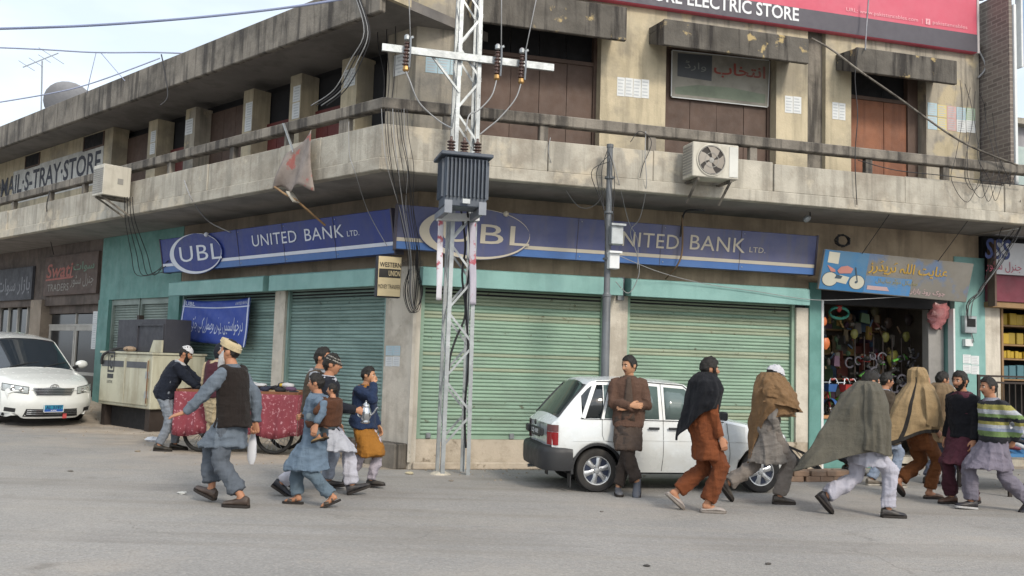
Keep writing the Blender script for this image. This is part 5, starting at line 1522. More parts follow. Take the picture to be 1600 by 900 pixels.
# hanging goods
def hang(pt, size, mat, label, shape='bag'):
    m = MB()
    if shape == 'helmet':
        m.lathe([(.02, .6 * size), (size * .6, .5 * size), (size, .0), (size * .95, -.35 * size), (size * .7, -.4 * size)], pt, n=14)
    elif shape == 'ring':
        m.grid([[pt + RF.u * (size * cos(a) * (1.6)) + V((0, 0, size * .8 * sin(a))) + RF.n * .03 * cos(b) + V((0, 0, .03 * sin(b))) for b in [2 * pi * j / 6 for j in range(6)]] for a in [2 * pi * i / 16 for i in range(17)]], closed=True)
    else:
        rows = []
        for i in range(7):
            t = i / 6
            w = size * (.25 + .75 * sin(pi * min(1, .15 + t * .8)))
            rows.append([pt + RF.u * (w * cos(a)) + RF.n * (w * .5 * sin(a)) + V((0, 0, size * (1.1 - 2.2 * t) + rnd.uniform(-.01, .01))) for a in [2 * pi * j / 10 for j in range(10)]])
        m.grid(rows, closed=True, caps=True)
    o = tag(m.build({'bag': 'hanging_bag', 'helmet': 'toy_helmet', 'ring': 'toy_seat_ring'}[shape], mat, smooth=60), label, {'bag': 'bag', 'helmet': 'helmet', 'ring': 'toy'}[shape])
    m = MB(); m.tube([pt + V((0, 0, size * .6)), pt + V((0, 0, size * .6 + .25))], .004, 4); m.build('string', m_wire, o)
    return o
hang(rp(1311, 489, -.35), .13, cols['teal'], 'teal ring shaped toy seat hanging at the top left of the shop', 'ring')
hang(rp(1311, 481, -.35), .07, cols['red'], 'red toy hanging above the teal ring')
hang(rp(1287, 503, -.02), .07, cols['orange'], 'small orange toy hanging at the left door edge')
hang(rp(1290, 537, -.02), .09, cols['orange'], 'orange toy with white tip hanging lower on the left door edge')
m = MB(); rows = []; c_ = rp(1466, 494, -.12); r4 = random.Random(4)
for i in range(10):
    t = i / 9; w = .05 + .16 * sin(pi * min(1, .2 + t * .72)); sh_ = .10 * (t - .5)
    rows.append([c_ + RF.u * (w * cos(a) * r4.uniform(.75, 1.25) - sh_) + RF.n * (w * .5 * sin(a) * r4.uniform(.7, 1.3)) + V((0, 0, .24 - .48 * t + r4.uniform(-.03, .03))) for a in [2 * pi * j / 12 for j in range(12)]])
m.grid(rows, closed=True, caps=True)
tag(m.build('hanging_bag', M('pink_film', '#a0686a', .3, var=.3, vs=6, bump=.3, bs=14), smooth=30), 'crumpled pink plastic bag hanging at the right of the shop', 'bag')
for i, (x, y) in enumerate(((1335, 522), (1384, 527), (1416, 526), (1449, 527))):
    hang(rp(x, y, -.8), .085, cols['olive'], ['leftmost of the four olive bags hanging in a row', 'second from left of the four olive bags hanging in a row', 'third from left of the four olive bags hanging in a row', 'rightmost of the four olive bags hanging in a row'][i])
for i, (x, y) in enumerate(((1367, 487), (1388, 505), (1420, 500))):
    hang(rp(x, y, -1.2), .10, colr('dark_goods%d' % i, ('#54503a', '#50423a', '#4e4444')[i]), ['dull green bag hung deep in the shop', 'brown bag hung deep in the shop', 'brownish bag hung deep in the shop beside the pink one'][i])
hang(rp(1350, 562, -.9), .12, cols['red'], 'dark red helmet on the shelf behind the bicycles', 'helmet')
hang(rp(1372, 558, -1.1), .14, colr('deep_red', '#7a2626'), 'large deep red helmet behind the walker in the grey shawl', 'helmet')
hang(rp(1395, 560, -.9), .14, colr('gold_film', '#8a8444', .35), 'gold wrapped goods hanging above the walkers')
# rack of black and green bicycle parts
rk = thing('goods_rack', 'rack crowded with black and bright green bicycle parts at the right of the shop', 'rack', RF.pt(8.6, -.7, 0))
for k in range(7):
    m = MB(); s_ = 7.9 + k * .19
    m.bar(RF.pt(s_, -.8, .16), RF.pt(s_, -.8, 2.2), .02); m.build('post', m_iron, rk)
part_grey = colr('part_grey', '#55545c')
for k in range(150):
    s_, z_, d_ = rnd.uniform(7.8, 9.1), rnd.uniform(.5, 1.95), rnd.uniform(-.95, -.5)
    c = RF.pt(s_, d_, z_); m = MB(); r_ = rnd.uniform(.05, .12)
    if k % 3 == 0:
        a0_ = rnd.uniform(0, pi)
        m.tube([c + RF.u * (r_ * cos(a0_ + t * .6)) + V((0, 0, r_ * sin(a0_ + t * .6))) for t in range(9)], .018, 5)
    elif k % 3 == 1:
        m.bar(c, c + RF.u * rnd.uniform(-.18, .18) + V((0, 0, rnd.uniform(-.12, .12))), .05, .035)
    else:
        m.ball(c, (r_ * .6, r_ * .4, r_ * .5), 7, 5)
    o = m.build('bicycle_part', cols['green'] if k % 9 == 1 else part_grey if k % 3 == 0 else m_rub, rk)

# shelves of boxed stock along the back and things hung from the ceiling
stc = [colr('stock%d' % i, c, .6) for i, c in enumerate(('#6a543f', '#504c47', '#6e4038', '#394f66', '#6d685f', '#455c43', '#5a4d34', '#383634', '#7d6634', '#5d4558'))]
shf = thing('stock_shelf', 'tall shelves packed with boxed stock along the back of the toy shop', 'shelf', RF.pt((A + B_) / 2, -1.8, .1))
for z_ in (.55, 1.0, 1.45, 1.9, 2.35):
    rbox(A, B_ - .1, -1.98, -1.6, z_ - .03, z_ - .002, 'board', m_wood, shf)
    s_ = A + .02
    while s_ < B_ - .25:
        w = rnd.uniform(.09, .24); h = rnd.uniform(.14, .38)
        rbox(s_, s_ + w - .01, -1.95, -1.62 + rnd.uniform(-.05, .03), z_, z_ + h, 'carton', rnd.choice(stc), shf); s_ += w
dsp = thing('hanging_display', 'crowd of small toys and spares strung under the ceiling of the toy shop', 'display', RF.pt((A + B_) / 2, -1, 2.6))
for k in range(120):
    s_, d_, z_ = rnd.uniform(A + .1, Sg[6] - .05), rnd.uniform(-1.55, -.85), rnd.uniform(1.5, 2.6)
    c = RF.pt(s_, d_, z_); m = MB()
    if k % 5 == 0: m.ball(c, (rnd.uniform(.03, .06), rnd.uniform(.03, .06), rnd.uniform(.04, .08)), 8, 6)
    elif k % 5 < 3:
        w_, h_ = rnd.uniform(.04, .11), rnd.uniform(.05, .14); u_ = V((cos(k), sin(k), rnd.uniform(-.2, .2))).normalized() * w_; m.prism([c - u_ - V((0, 0, h_)), c + u_ - V((0, 0, h_)), c + u_ * .8 + V((0, 0, h_)), c - u_ * .8 + V((0, 0, h_))], V((-u_.y, u_.x, 0)).normalized() * .05)
    else: m.bar(c, c + V((rnd.uniform(-.1, .1), 0, rnd.uniform(-.14, .05))), rnd.uniform(.03, .07), .03)
    m.build('toy', rnd.choice(stc), dsp)
# crate of shoes / wares at the right edge
st = thing('shoe_stall', 'low stall heaped with shoes at the right edge of the photo', 'stall', ground(1610, 775))
c = ground(1612, 778)
sb_ = c + V((.0, .9, 0))
def sp_(a, b, z): return c + RF.u * a - RF.n * b + V((0, 0, z))
for a in (-.25, 1.3):
    for b in (.1, 1.0):
        m = MB(); m.bar(sp_(a, b, 0), sp_(a, b, .55 + .25 * b), .04); m.build('leg', m_iron, st)
m = MB(); m.hexa([sp_(-.3, .05, .52), sp_(1.35, .05, .52), sp_(1.35, 1.05, .80), sp_(-.3, 1.05, .80)], [sp_(-.3, .05, .56), sp_(1.35, .05, .56), sp_(1.35, 1.05, .84), sp_(-.3, 1.05, .84)]); m.build('tray', colr('tray_blue', '#3f6f9a'), st)
shoe_c = [colr('shoe_black', '#2b2a2c'), colr('shoe_grey', '#77777a'), colr('shoe_maroon', '#6a3238'), colr('shoe_white', '#bdbdbd'), colr('shoe_brown', '#5a4334')]
def shoe_mb(L=.26):
    m = MB(); rows = []
    for i in range(9):
        t = i / 8
        w = .042 * (.75 + .35 * sin(pi * min(1, t * 1.15)) ) * (1 if t < .92 else .6)
        h = (.085 if t < .35 else .085 - .05 * (t - .35) / .65)
        rows.append([V(((t - .5) * L, w * cos(a), h / 2 + h / 2 * sin(a))) for a in [2 * pi * j / 8 for j in range(8)]])
    m.grid(rows, closed=True, caps=True); return m
sme = [shoe_mb().mesh('shoe', mm, smooth=60) for mm in shoe_c]
for i in range(9):
    for j in range(5):
        b = .12 + j * .2
        p = sp_(-.22 + i * .18, b, .57 + .28 * b + .01)
        o = inst('shoe', sme[rnd.randrange(5)], None, Matrix.Translation(p) @ Matrix.Rotation(radians(-70 + rnd.uniform(-25, 25)), 4, 'Z'))
        tag(o, '%s shoe laid out in the rows on the low stall' % o.data.materials[0].name.split('_')[1], 'shoe', 'shoes on the low stall')

# ================================================================== OLD SHOPS AT THE FAR LEFT
def lbox(a, b, d0, d1, z0, z1, nm, mat, par, bevel=0):
    m = MB(); m.fbox(LF, a, b, d0, d1, z0, z1); return m.build(nm, mat, par, bevel=bevel)
m_grime_w = M('grimy_white_frame', '#a8a6a0', .6, var=.1, dirt=.5, dc='#77746e')
m_gls = M('dark_shop_glass', '#22262a', .12, var=.2, bump=0, spec=.5)
os_ = thing('old_shopfront', 'grimy old shopfront with white framed glass doors behind the saloon car', 'shopfront', LF.pt(11.8, 0, 0))
a, b = T[6] + .05, T[7] - .02
ZD = 2.06
lbox(a, b, -.32, -.28, 0, 2.6, 'backing', m_dark, os_)
for i in range(2):
    s0, s1 = a + (b - a) * i / 2, a + (b - a) * (i + 1) / 2 - .02
    d = lbox(s0 + .05, s1 - .05, -.20, -.18, .1, ZD - .06, 'door', m_gls, os_)
    for (p, q, z0, z1) in ((s0, s0 + .07, .02, ZD), (s1 - .07, s1, .02, ZD), (s0 + .07, s1 - .07, .02, .3), (s0 + .07, s1 - .07, ZD - .1, ZD), (s0 + .07, s1 - .07, .95, 1.02)):
        lbox(p, q, -.21, -.15, z0, z1, 'frame', m_grime_w, d)
    lbox(s0 + .05, s1 - .05, -.2, -.18, ZD + .05, 2.34, 'fanlight', m_gls, os_)
    lbox(s0, s0 + .04, -.21, -.16, ZD + .02, 2.36, 'mullion', m_grime_w, os_)
lbox(a, b, -.215, -.145, ZD + .002, ZD + .05, 'transom', m_grime_w, os_)
lbox(a - .02, b + .02, -.25, -.14, 2.362, 2.56, 'lintel', m_brick_old, os_)
so_ = thing('old_shop_sign', 'dark brown painted board with faded red and green lettering over the glass doors', 'sign', LF.pt(12, 0, 2.8))
za, zb = 2.78, 3.72
a1, b1 = T[6] + .12, T[7] - .05
lbox(a1, b1, -.018, .05, za, zb, 'panel', M('sooty_brown_board', '#5a4c46', .7, var=.15, dirt=.5, dc='#3d3532', ds=2), so_, .006)
fn = lambda x, y: LF.pt(-x, .056, y)
m = MB(); text_on(m, 'Swati', fn, -b1 + .12, za + .42, -(a1 + b1) / 2 + .1, zb - .18, bold=True, shear=.25)
m.poly([fn(-b1 + .1, za + .36), fn(-(a1 + b1) / 2 + .15, za + .38), fn(-(a1 + b1) / 2 + .25, za + .43), fn(-b1 + .12, za + .40)]); m.build('lettering', flatmat('faded_red_paint', '#94564c'), so_)
m = MB(); text_on(m, urdu('سوات'), fn, -(a1 + b1) / 2 + .2, za + .5, -a1 - .15, zb - .2, bold=True); m.build('lettering', flatmat('faded_green_paint', '#5f7a68'), so_)
m = MB(); text_on(m, urdu('جنرل سٹور'), fn, -(a1 + b1) / 2 + .1, za + .16, -a1 - .15, za + .46); text_on(m, 'TRADERS', fn, -b1 + .25, za + .10, -(a1 + b1) / 2, za + .27); m.build('lettering', flatmat('faded_grey_paint', '#8a8680'), so_)
o2 = thing('old_shop_window', 'grimy shop window with pale mullions at the left edge of the photo', 'shopfront', LF.pt(15.5, 0, 0))
a, b = T[8] + .03, 17.15
lbox(a, b, -.4, -.36, 0, 2.6, 'backing', m_dark, o2)
lbox(a, b, -.22, -.05, 0, .7, 'stall_riser', m_brick_old, o2)
n = 5
for i in range(n):
    s0, s1 = a + (b - a) * i / n, a + (b - a) * (i + 1) / n
    for z0, z1 in ((.75, 1.55), (1.6, 2.5)):
        lbox(s0 + .03, s1 - .03, -.2, -.18, z0, z1, 'pane', m_gls, o2)
    lbox(s0 - .03, s0 + .03, -.22, -.13, .7, 2.55, 'mullion', m_grime_w, o2)
lbox(a + .031, b, -.215, -.135, 1.552, 1.598, 'transom', m_grime_w, o2)
lt = M('tube_light', '#d8f0dc', .5, bump=0); lt.node_tree.nodes['Principled BSDF'].inputs['Emission Color'].default_value = (.75, 1, .8, 1); lt.node_tree.nodes['Principled BSDF'].inputs['Emission Strength'].default_value = .6
m = MB(); p, q = LF.P(31, 521, -.1), LF.P(8, 521, -.1); m.bar(p, q, .035, .05); tag(m.build('tube_lamp', lt), 'lit fluorescent tube in the window at the left edge', 'lamp')
o3 = thing('dim_shop_sign', 'unlit dark sign board with faint pale lettering at the left edge', 'sign', LF.pt(15.5, 0, 2.8))
lbox(a, b, -.018, .05, 2.72, 3.55, 'panel', M('slate_board', '#484a50', .7, var=.15, dirt=.5), o3, .006)
m = MB(); text_on(m, urdu('بازار سوات'), fn, -b + .9, 2.85, -a - .1, 3.3, bold=True); m.build('lettering', flatmat('faint_grey_paint', '#75777d'), o3)

# ================================================================== GENERATOR
def generator():
    D0, D1 = .15, 1.15
    s_l = LF.px(156, 590, D1)[0]; s_r = LF.px(236, 600, D1)[0]
    base = LF.pt((s_l + s_r) / 2, D1, 0); base.z = gz(base)
    zb = LF.px(200, 636, D1)[1]; zt = LF.px(200, 553, D1)[1]
    root = thing('generator', 'cream steel generator cabinet with a black letter badge between the car and the cart', 'generator', base)
    mc = M('cream_cabinet', '#b5b39f', .5, var=.06, bump=.05, dirt=.4, dc='#8a8572', ds=1.8, streak=.35, sc='#77684f')
    mdk = M('dark_stripe', '#4b4d52', .5)
    lbox(s_r, s_l, D0, D1, zb, zt, 'case', mc, root, .015)
    w = s_l - s_r
    # doors, read from left (s_l) to right (s_r)
    mid = s_r + w * .48
    for p, q in ((mid + .01, s_l - .06), (s_r + .10, mid - .01)):
        d = lbox(p, q, D1 + .001, D1 + .022, zb + .06, zt - .07, 'door', mc, root, .006)
        lbox(p + .05, q - .05, D1 + .0225, D1 + .026, zt - .24, zt - .13, 'stripe', mdk, d)
    fn = lambda x, y: LF.pt(-x, D1 + .028, y)
    xg = -(s_l - .36)
    m = MB()
    x0, x1, z0, z1 = xg, xg + .26, zb + .60, zb + .98
    t = .035
    for r in ((x0, z0, x1, z0 + t), (x0, z1 - t, x1, z1), (x0, z0 + t, x0 + t, z1 - t), (x1 - t, z0 + t, x1, z1 - t)):
        m.poly([fn(r[0], r[1]), fn(r[2], r[1]), fn(r[2], r[3]), fn(r[0], r[3])])
    text_on(m, 'G', fn, x0 + .07, z0 + .06, x1 - .07, z1 - .06, bold=True)
    m.poly([fn(x0, z0 - .11), fn(x1 - .02, z0 - .11), fn(x1 - .02, z0 - .03), fn(x0, z0 - .03)])
    text_on(m, 'LISTER', fn, x0 + .0, z0 - .2, x1 - .04, z0 - .15)
    m.build('badge', M('badge_black', '#2e2f33', .5, bump=0), root)
    for z in (zb + .25, zt - .35):
        lbox(s_r + .085, s_r + .125, D1 + .001, D1 + .05, z - .06, z + .06, 'hinge', m_galv, root)
    m = MB(); m.tube([LF.pt(s_r + .09, D1 + .03, zb + .1), LF.pt(s_r + .09, D1 + .03, zt - .1)], .012, 6); m.build('hinge_rod', M('rusty_rod', '#6b4c36', .7), root)
    lbox(s_r - .02, s_l + .02, D0 - .02, D1 + .02, zt + .002, zt + .04, 'top_rim', mc, root, .006)
    for s in (s_r + .08, s_l - .2):
        m = MB(); m.hexa([LF.pt(s, D0, 0.05), LF.pt(s + .16, D0, .05), LF.pt(s + .16, D1 - .05, .05), LF.pt(s, D1 - .05, .05)], [LF.pt(s, D0, zb - .002), LF.pt(s + .16, D0, zb - .002), LF.pt(s + .16, D1 - .05, zb - .002), LF.pt(s, D1 - .05, zb - .002)]); m.build('leg', m_iron, root)
    lbox(s_r + .25, s_l - .25, D0 + .1, D1 - .15, .13, zb - .004, 'sump', m_black, root)
    # open black hood on top and loose parts
    zh = LF.px(215, 500, .7)[1]
    h0, h1 = LF.px(262, 520, .8)[0], LF.px(188, 520, .8)[0]
    hd = thing('black_metal_box', 'black open metal box standing on top of the generator', 'box', LF.pt((h0 + h1) / 2, .7, zt + .045))
    mbx = M('sooty_box', '#37383f', .6, var=.15, dirt=.3)
    lbox(h0, h1, .35, .85, zt + .045, zh, 'case', mbx, hd, .01)
    mm = (h0 + h1) / 2 + .1
    for r in ((h0 + .02, mm, zh - .12, zh - .09), (mm - .03, mm, zt + .1, zh - .12), (h0 + .02, h0 + .05, zt + .1, zh - .12)):
        lbox(r[0], r[1], .851, .875, r[2], r[3], 'rim', mbx, hd)
    lbox(h1 - .3, h1 - .22, .5, .6, zh + .002, zh + .1, 'stub_pipe', m_iron, hd)
    m = MB(); s0 = LF.px(256, 545, .9)[0]
    m.prism([LF.pt(s0, .95, zt + .045), LF.pt(s0 + .42, .95, zt + .045), LF.pt(s0 + .3, .95, zt + .26), LF.pt(s0, .95, zt + .26)], LF.n * -.04); tag(m.build('cream_panel', mc), 'loose cream panel propped on the generator before the black box', 'panel')
    m = MB(); m.tube(smooth_path([LF.pt(s_l - .15, D1 + .05, zt - .2), LF.pt(s_l - .25, D1 + .06, zt - .02), LF.pt(s_l - .5, D1 - .1, zt + .10), LF.pt(s_l - .75, D1 - .15, zt + .08)]), .03, 7); tag(m.build('hose', m_wire, smooth=180), 'black hose hanging over the left top edge of the generator', 'hose')
    m = MB(); m.ball(LF.pt(s_l - .7, D1 - .2, zt + .09), (.14, .1, .06), 8, 6); tag(m.build('rag', M('tan_rag', '#8c7a68')), 'tan rag on the generator beside the hose', 'rag')
generator()

# ================================================================== HANDCART
def cart():
    gl, gr = ground(300, 707), ground(425, 711)
    ux = (gr - gl).normalized(); uy = V((-ux.y, ux.x, 0))
    o = ground(362, 709)
    root = thing('handcart', 'wooden handcart draped with a red flowered cloth', 'cart', V((o.x, o.y, 0)))
    kx = 14.1 / FPX
    def pt(x, y, z): return V((o.x, o.y, 0)) + ux * x + uy * y + V((0, 0, z))
    x0, x1 = -.86, .95
    zd = .92
    def bx(m, a0, a1, b0, b1, z0, z1): m.hexa([pt(a0, b0, z0), pt(a1, b0, z0), pt(a1, b1, z0), pt(a0, b1, z0)], [pt(a0, b0, z1), pt(a1, b0, z1), pt(a1, b1, z1), pt(a0, b1, z1)])
    for k in range(8):
        m = MB(); b = .0 + k * .125; bx(m, x0, x1, b, b + .118, zd - .03, zd); m.build('plank', m_wood, root)
    mbn = M('brown_board', '#7d5138', .7, var=.15, dirt=.3)
    for (a0, a1, b0, b1) in ((x0 - .02, x1 + .02, -.045, -.005), (x0 - .02, x1 + .02, 1.005, 1.04), (x0 - .045, x0 - .003, -.045, 1.04), (x1 + .003, x1 + .045, -.045, 1.04)):
        m = MB(); bx(m, a0, a1, b0, b1, zd - .06, zd + .06); m.build('side_board', mbn, root)
    for a in (x0 + .1, x1 - .1):
        m = MB(); m.bar(pt(a, .02, zd - .05), pt(a, 1.0, zd - .05), .06); m.build('bearer', m_wood, root)
    # flowered cloth skirt
    mcl = M('red_flowered_cloth', '#78363f', .85, var=.14, bump=.06, bs=60, splash=('#b58a90', 22.0, .57, .75), dirt=.35, dc='#6d343f', folds=.0)
    xs_ = [x0 - .06 + (x1 - x0 + .12) * i / 50 for i in range(51)]
    def ripple(i, t): return -.055 - .02 * t - (.028 * sin(i * .9) + .018 * sin(i * 2.1 + 1)) * t
    def path(i):
        return xs_[i], 0
    m = MB()
    m.grid([[pt(xs_[i], ripple(i, t) , zd + .02 - (.66 + .03 * sin(i * .35)) * t) for i in range(51)] for t in (0, .15, .35, .6, .8, 1)])
    m.grid([[pt(x0 - .06 - .01 * sin(j * 1.3) * t, -.055 + 1.1 * j / 20, zd + .02 - .64 * t) for j in range(21)] for t in (0, .5, 1)])
    m.grid([[pt(x1 + .06 + .01 * sin(j * 1.3) * t, -.055 + 1.1 * j / 20, zd + .02 - .64 * t) for j in range(21)] for t in (0, .5, 1)])
    c = m.build('cloth', mcl, root, smooth=60)
    md = c.modifiers.new('thickness', 'SOLIDIFY'); md.thickness = .006
    # wheels like a bicycle's
    R = .30
    for a, b in ((-.52, .12), (-.52, .90), (.62, .12), (.62, .90)):
        m = MB(); m.grid([[pt(a + (R - .025 + .03 * cos(q)) * cos(p), b + .03 * sin(q), R + (R - .025 + .03 * cos(q)) * sin(p)) for q in [2 * pi * j / 7 for j in range(7)]] for p in [2 * pi * i / 28 for i in range(29)]], closed=True); w = m.build('wheel', m_rub, root, smooth=60)
        m = MB()
        for i in range(9):
            p = pi * i / 9; m.tube([pt(a + R * .9 * cos(p), b, R + R * .9 * sin(p)), pt(a - R * .9 * cos(p), b, R - R * .9 * sin(p))], .004, 4)
        m.build('spoke', m_steel, w); bpy.data.objects[w.name].children
        m = MB(); m.lathe([(.04, -.06), (.05, 0), (.04, .06)], pt(a, b, R), uy, 10); m.build('hub', m_steel, w)
    for a in (-.52, .62):
        m = MB(); m.tube([pt(a, .1, R), pt(a, .92, R)], .018, 6); m.build('axle', m_iron, root)
        for b in (.2, .82):
            m = MB(); m.bar(pt(a, b, R), pt(a, b, zd - .06), .04); m.build('strut', m_wood, root)
    # folded clothes and small wares heaped on top
    cl = [flatmat('cloth_navy', '#2a2e3e', .9), flatmat('cloth_black', '#232326', .9), flatmat('cloth_sky', '#5c86a8', .8), flatmat('cloth_yellow', '#c9a83a', .8), flatmat('cloth_white', '#b5b6b8', .8), flatmat('cloth_purple', '#57425a', .9), flatmat('cloth_tan', '#8a745a', .9)]
    nm = ['navy', 'black', 'sky blue', 'yellow', 'white', 'purple', 'tan']
    r2 = random.Random(5)
    for k in range(64):
        a, b = r2.uniform(x0 + .1, x1 - .1), r2.uniform(.08, .9)
        ci = r2.choice((0, 0, 1, 1, 2, 3, 4, 5, 6))
        if a < -.35 and ci == 3: ci = 2
        lay = r2.choice((0, 0, 1, 2))
        z = zd + .03 + lay * .055
        m = MB(); sx_, sy_, sz_ = r2.uniform(.07, .13), r2.uniform(.06, .11), r2.uniform(.028, .045)
        ya = r2.uniform(0, pi)
        rows = []
        for i in range(5):
            ph = -pi / 2 + pi * i / 4
            rr = max(.05, cos(ph)) ** .45
            rows.append([pt(a + (cos(q) * abs(cos(q)) ** -.35 if abs(cos(q)) > .1 else 0) * 0 + rr * sx_ * (cos(q) * cos(ya)) - rr * sy_ * sin(q) * sin(ya), b + rr * sx_ * cos(q) * sin(ya) + rr * sy_ * sin(q) * cos(ya), z + sz_ * sin(ph) + r2.uniform(-.006, .006)) for q in [2 * pi * j / 10 + .2 for j in range(10)]])
        m.grid(rows, closed=True, caps=True)
        tag(m.build('folded_garment', cl[ci], smooth=60), '%s folded garment in the heap on the handcart' % nm[ci], 'garment', 'garments heaped on the handcart')
    return pt
CPT = cart()
# ================================================================== ROOF: dish and aerial
def roof_stuff():
    c = atdepth(106, 166, 23.0)
    m_steel = bpy.data.materials['dull_grey_steel']
    root = thing('satellite_dish', 'grey satellite dish on the roof of the left wing', 'satellite dish', c - V((0, 0, .5)))
    m = MB()
    ax = V((.25, .35, .9)).normalized(); ax = V((.1, -.55, -.55)).normalized() * -1
    prof = [(r_ * 1.25, z_ * 1.25) for r_, z_ in ((.005, 0), (.2, .02), (.36, .07), (.50, .15), (.505, .155), (.49, .165), (.35, .09), (.2, .04), (.005, .02))]
    m.lathe(prof, c + V((0, 0, -.02)), V((.35, .4, .85)) * -1 if False else V((-.2, .75, .6)), 24)
    m.build('bowl', M('dish_grey', '#8d8f94', .6, var=.08, dirt=.4), root, smooth=60)
    m = MB(); m.tube([c + V((0, 0, -.8)), c], .04, 8); m.build('mast', m_steel, root)
    m = MB(); m.tube([c + V((-.2, .75, .6)) * .1, c + V((-.2, .75, .6)) * .5], .015, 6); m.build('feed_arm', m_steel, root)
    b = atdepth(66, 187, 23.0); t = atdepth(66, 95, 23.0)
    an = thing('tv_aerial', 'thin television aerial on a mast left of the dish', 'aerial', b)
    m_steel = M('hazy_aerial_steel', '#8d949c', .6, bump=0)  # paler steel, distance haze painted into the colour
    m = MB(); m.tube([b - V((0, 0, .6)), t], .020, 6); m.build('mast', m_steel, an)
    a0, a1 = atdepth(36, 105, 22.6), atdepth(91, 83, 23.4)
    m = MB(); m.tube([a0, a1], .015, 6); m.build('boom', m_steel, an)
    for f, l in ((.1, .3), (.35, .26), (.6, .24), (.8, .5)):
        p = a0.lerp(a1, f); d = V((.75, .5, -.45)) * l
        m = MB(); m.tube([p - d * .7, p + d * .7], .008, 5); m.build('element', m_steel, an)
roof_stuff()

# ================================================================== SMALL THINGS ON THE GROUND
m_brick = M('dull_brick', '#8a7361', .9, var=.2, vs=6, bump=.3, dirt=.5, dc='#6f6a64', ds=4)
def bricks():
    r2 = random.Random(9)
    c = ground(1278, 752)
    root = thing('brick_pile', 'low pile of loose bricks on the road edge behind the walkers', 'bricks', c)
    me = None
    bm_ = MB(); bm_.box((-.115, -.055, 0), (.115, .055, .075)); me = bm_.mesh('brick', m_brick, bevel=.006)
    k = 0
    for lay in range(2):
        for i in range(5 - lay):
            for j in range(2):
                p = c + RF.u * (-.38 + i * .24 + r2.uniform(-.03, .03) + lay * .1) - RF.n * (j * .13 + r2.uniform(-.01, .01)) + V((0, 0, lay * .077))
                inst('brick', me, root, Matrix.Translation(p) @ Matrix.Rotation(radians(15 + r2.uniform(-14, 14)), 4, 'Z'))
    # black steel rack leaning behind
    p = ground(1248, 745)
    rk = thing('steel_rack', 'black steel rack lying behind the front of the hatchback', 'rack', p)
    f = lambda a, b, z: p + RF.u * a - RF.n * b + V((0, 0, z))
    for a0, a1 in (((-.2, .5, .52), (.45, .5, .28)), ((-.25, .15, .35), (.45, .1, .08)), ((-.2, .5, .52), (-.25, .15, .35)), ((.45, .5, .28), (.45, .1, .08)), ((.1, .5, .41), (.1, .13, .21)), ((-.25, .15, .35), (-.25, .15, 0)), ((.45, .5, .28), (.45, .5, 0)), ((-.2, .5, .52), (-.2, .5, 0)), ((.45, .1, .08), (.45, .1, 0))):
        m = MB(); m.bar(f(*a0), f(*a1), .035); m.build('bar', m_black, rk)
    for k in range(7):
        t = k / 7
        m = MB(); m.bar(f(-.2 + .65 * t, .5, .51 - .24 * t), f(-.25 + .7 * t, .14, .34 - .27 * t), .008); m.build('rod', m_iron, rk)
    m = MB(); m.ball(ground(1236, 742) + V((0, .1, .12)), (.16, .14, .16), 9, 7); tag(m.build('sack', M('dark_sack', '#45423f', .9)), 'dark lumpy sack beside the brick pile', 'sack')
bricks()
def litter():
    r2 = random.Random(21)
    spots = [(240, 690, .16, '#c8cbd0', 'white crumpled paper on the ground beside the bending vendor'), (160, 795, .0, '', ''), (640, 741, .07, '#b0a68a', 'tan scrap on the road before the corner step'), (285, 772, .06, '#b5b5b0', 'white scrap on the road left of the old man'), (1010, 885, .03, '#3c3a38', 'small dark stone on the road near the bottom edge'), (610, 800, .0, '', ''), (940, 800, .025, '#6a6660', 'grey pebble on the road before the hatchback'), (1200, 882, .03, '#4a4642', 'dark pebble at the bottom right of the road'), (110, 737, .04, '#6a6660', 'grey stone on the dusty verge left of the old man'), (215, 706, .05, '#877c6c', 'brown stone on the verge near the white paper'), (530, 712, .04, '#8a8276', 'small stone on the verge before the cart'), (705, 752, .04, '#7c746a', 'stone near the foot of the lattice pole')]
    for x, y, s, c, lab in spots:
        if not s: continue
        p = ground(x, y); m = MB(); rows = []
        for i in range(5):
            ph = -pi / 2 + pi * i / 4
            rows.append([p + V((s * cos(ph) * cos(q) * r2.uniform(.7, 1.2), s * .7 * cos(ph) * sin(q) * r2.uniform(.7, 1.2), s * .22 + s * .3 * sin(ph) * r2.uniform(.8, 1.2))) for q in [2 * pi * j / 8 for j in range(8)]])
        m.grid(rows, closed=True, caps=True)
        tag(m.build('litter' if 'paper' in lab or 'scrap' in lab else 'stone', flatmat('litter' + c, c, .9)), lab, 'litter' if 'paper' in lab or 'scrap' in lab else 'stone')
    # dust, grit and small stones along the verge
    m = MB()
    for k in range(900):
        fr = RF if r2.random() < .4 else LF
        s_, d_ = r2.uniform(0, 9 if fr is RF else 12), abs(r2.gauss(0, 1)) * 1.1 + .1
        p = fr.pt(s_, d_, 0); p.z = gz(p)
        if max((p - P0).dot(RF.n), (p - P0).dot(LF.n)) < .05: continue
        s = r2.uniform(.006, .022)
        q = r2.uniform(0, 6)
        m.hexa([p + V((s * cos(q + k2 * pi / 2), s * sin(q + k2 * pi / 2), -.003)) for k2 in range(4)], [p + V((s * .6 * cos(q + k2 * pi / 2 + .3), s * .6 * sin(q + k2 * pi / 2 + .3), s * .7)) for k2 in range(4)])
    tag(m.build('grit', M('grit', '#8d8375', .95)), 'grit and pebbles scattered along the foot of the building', kind='stuff')
litter()

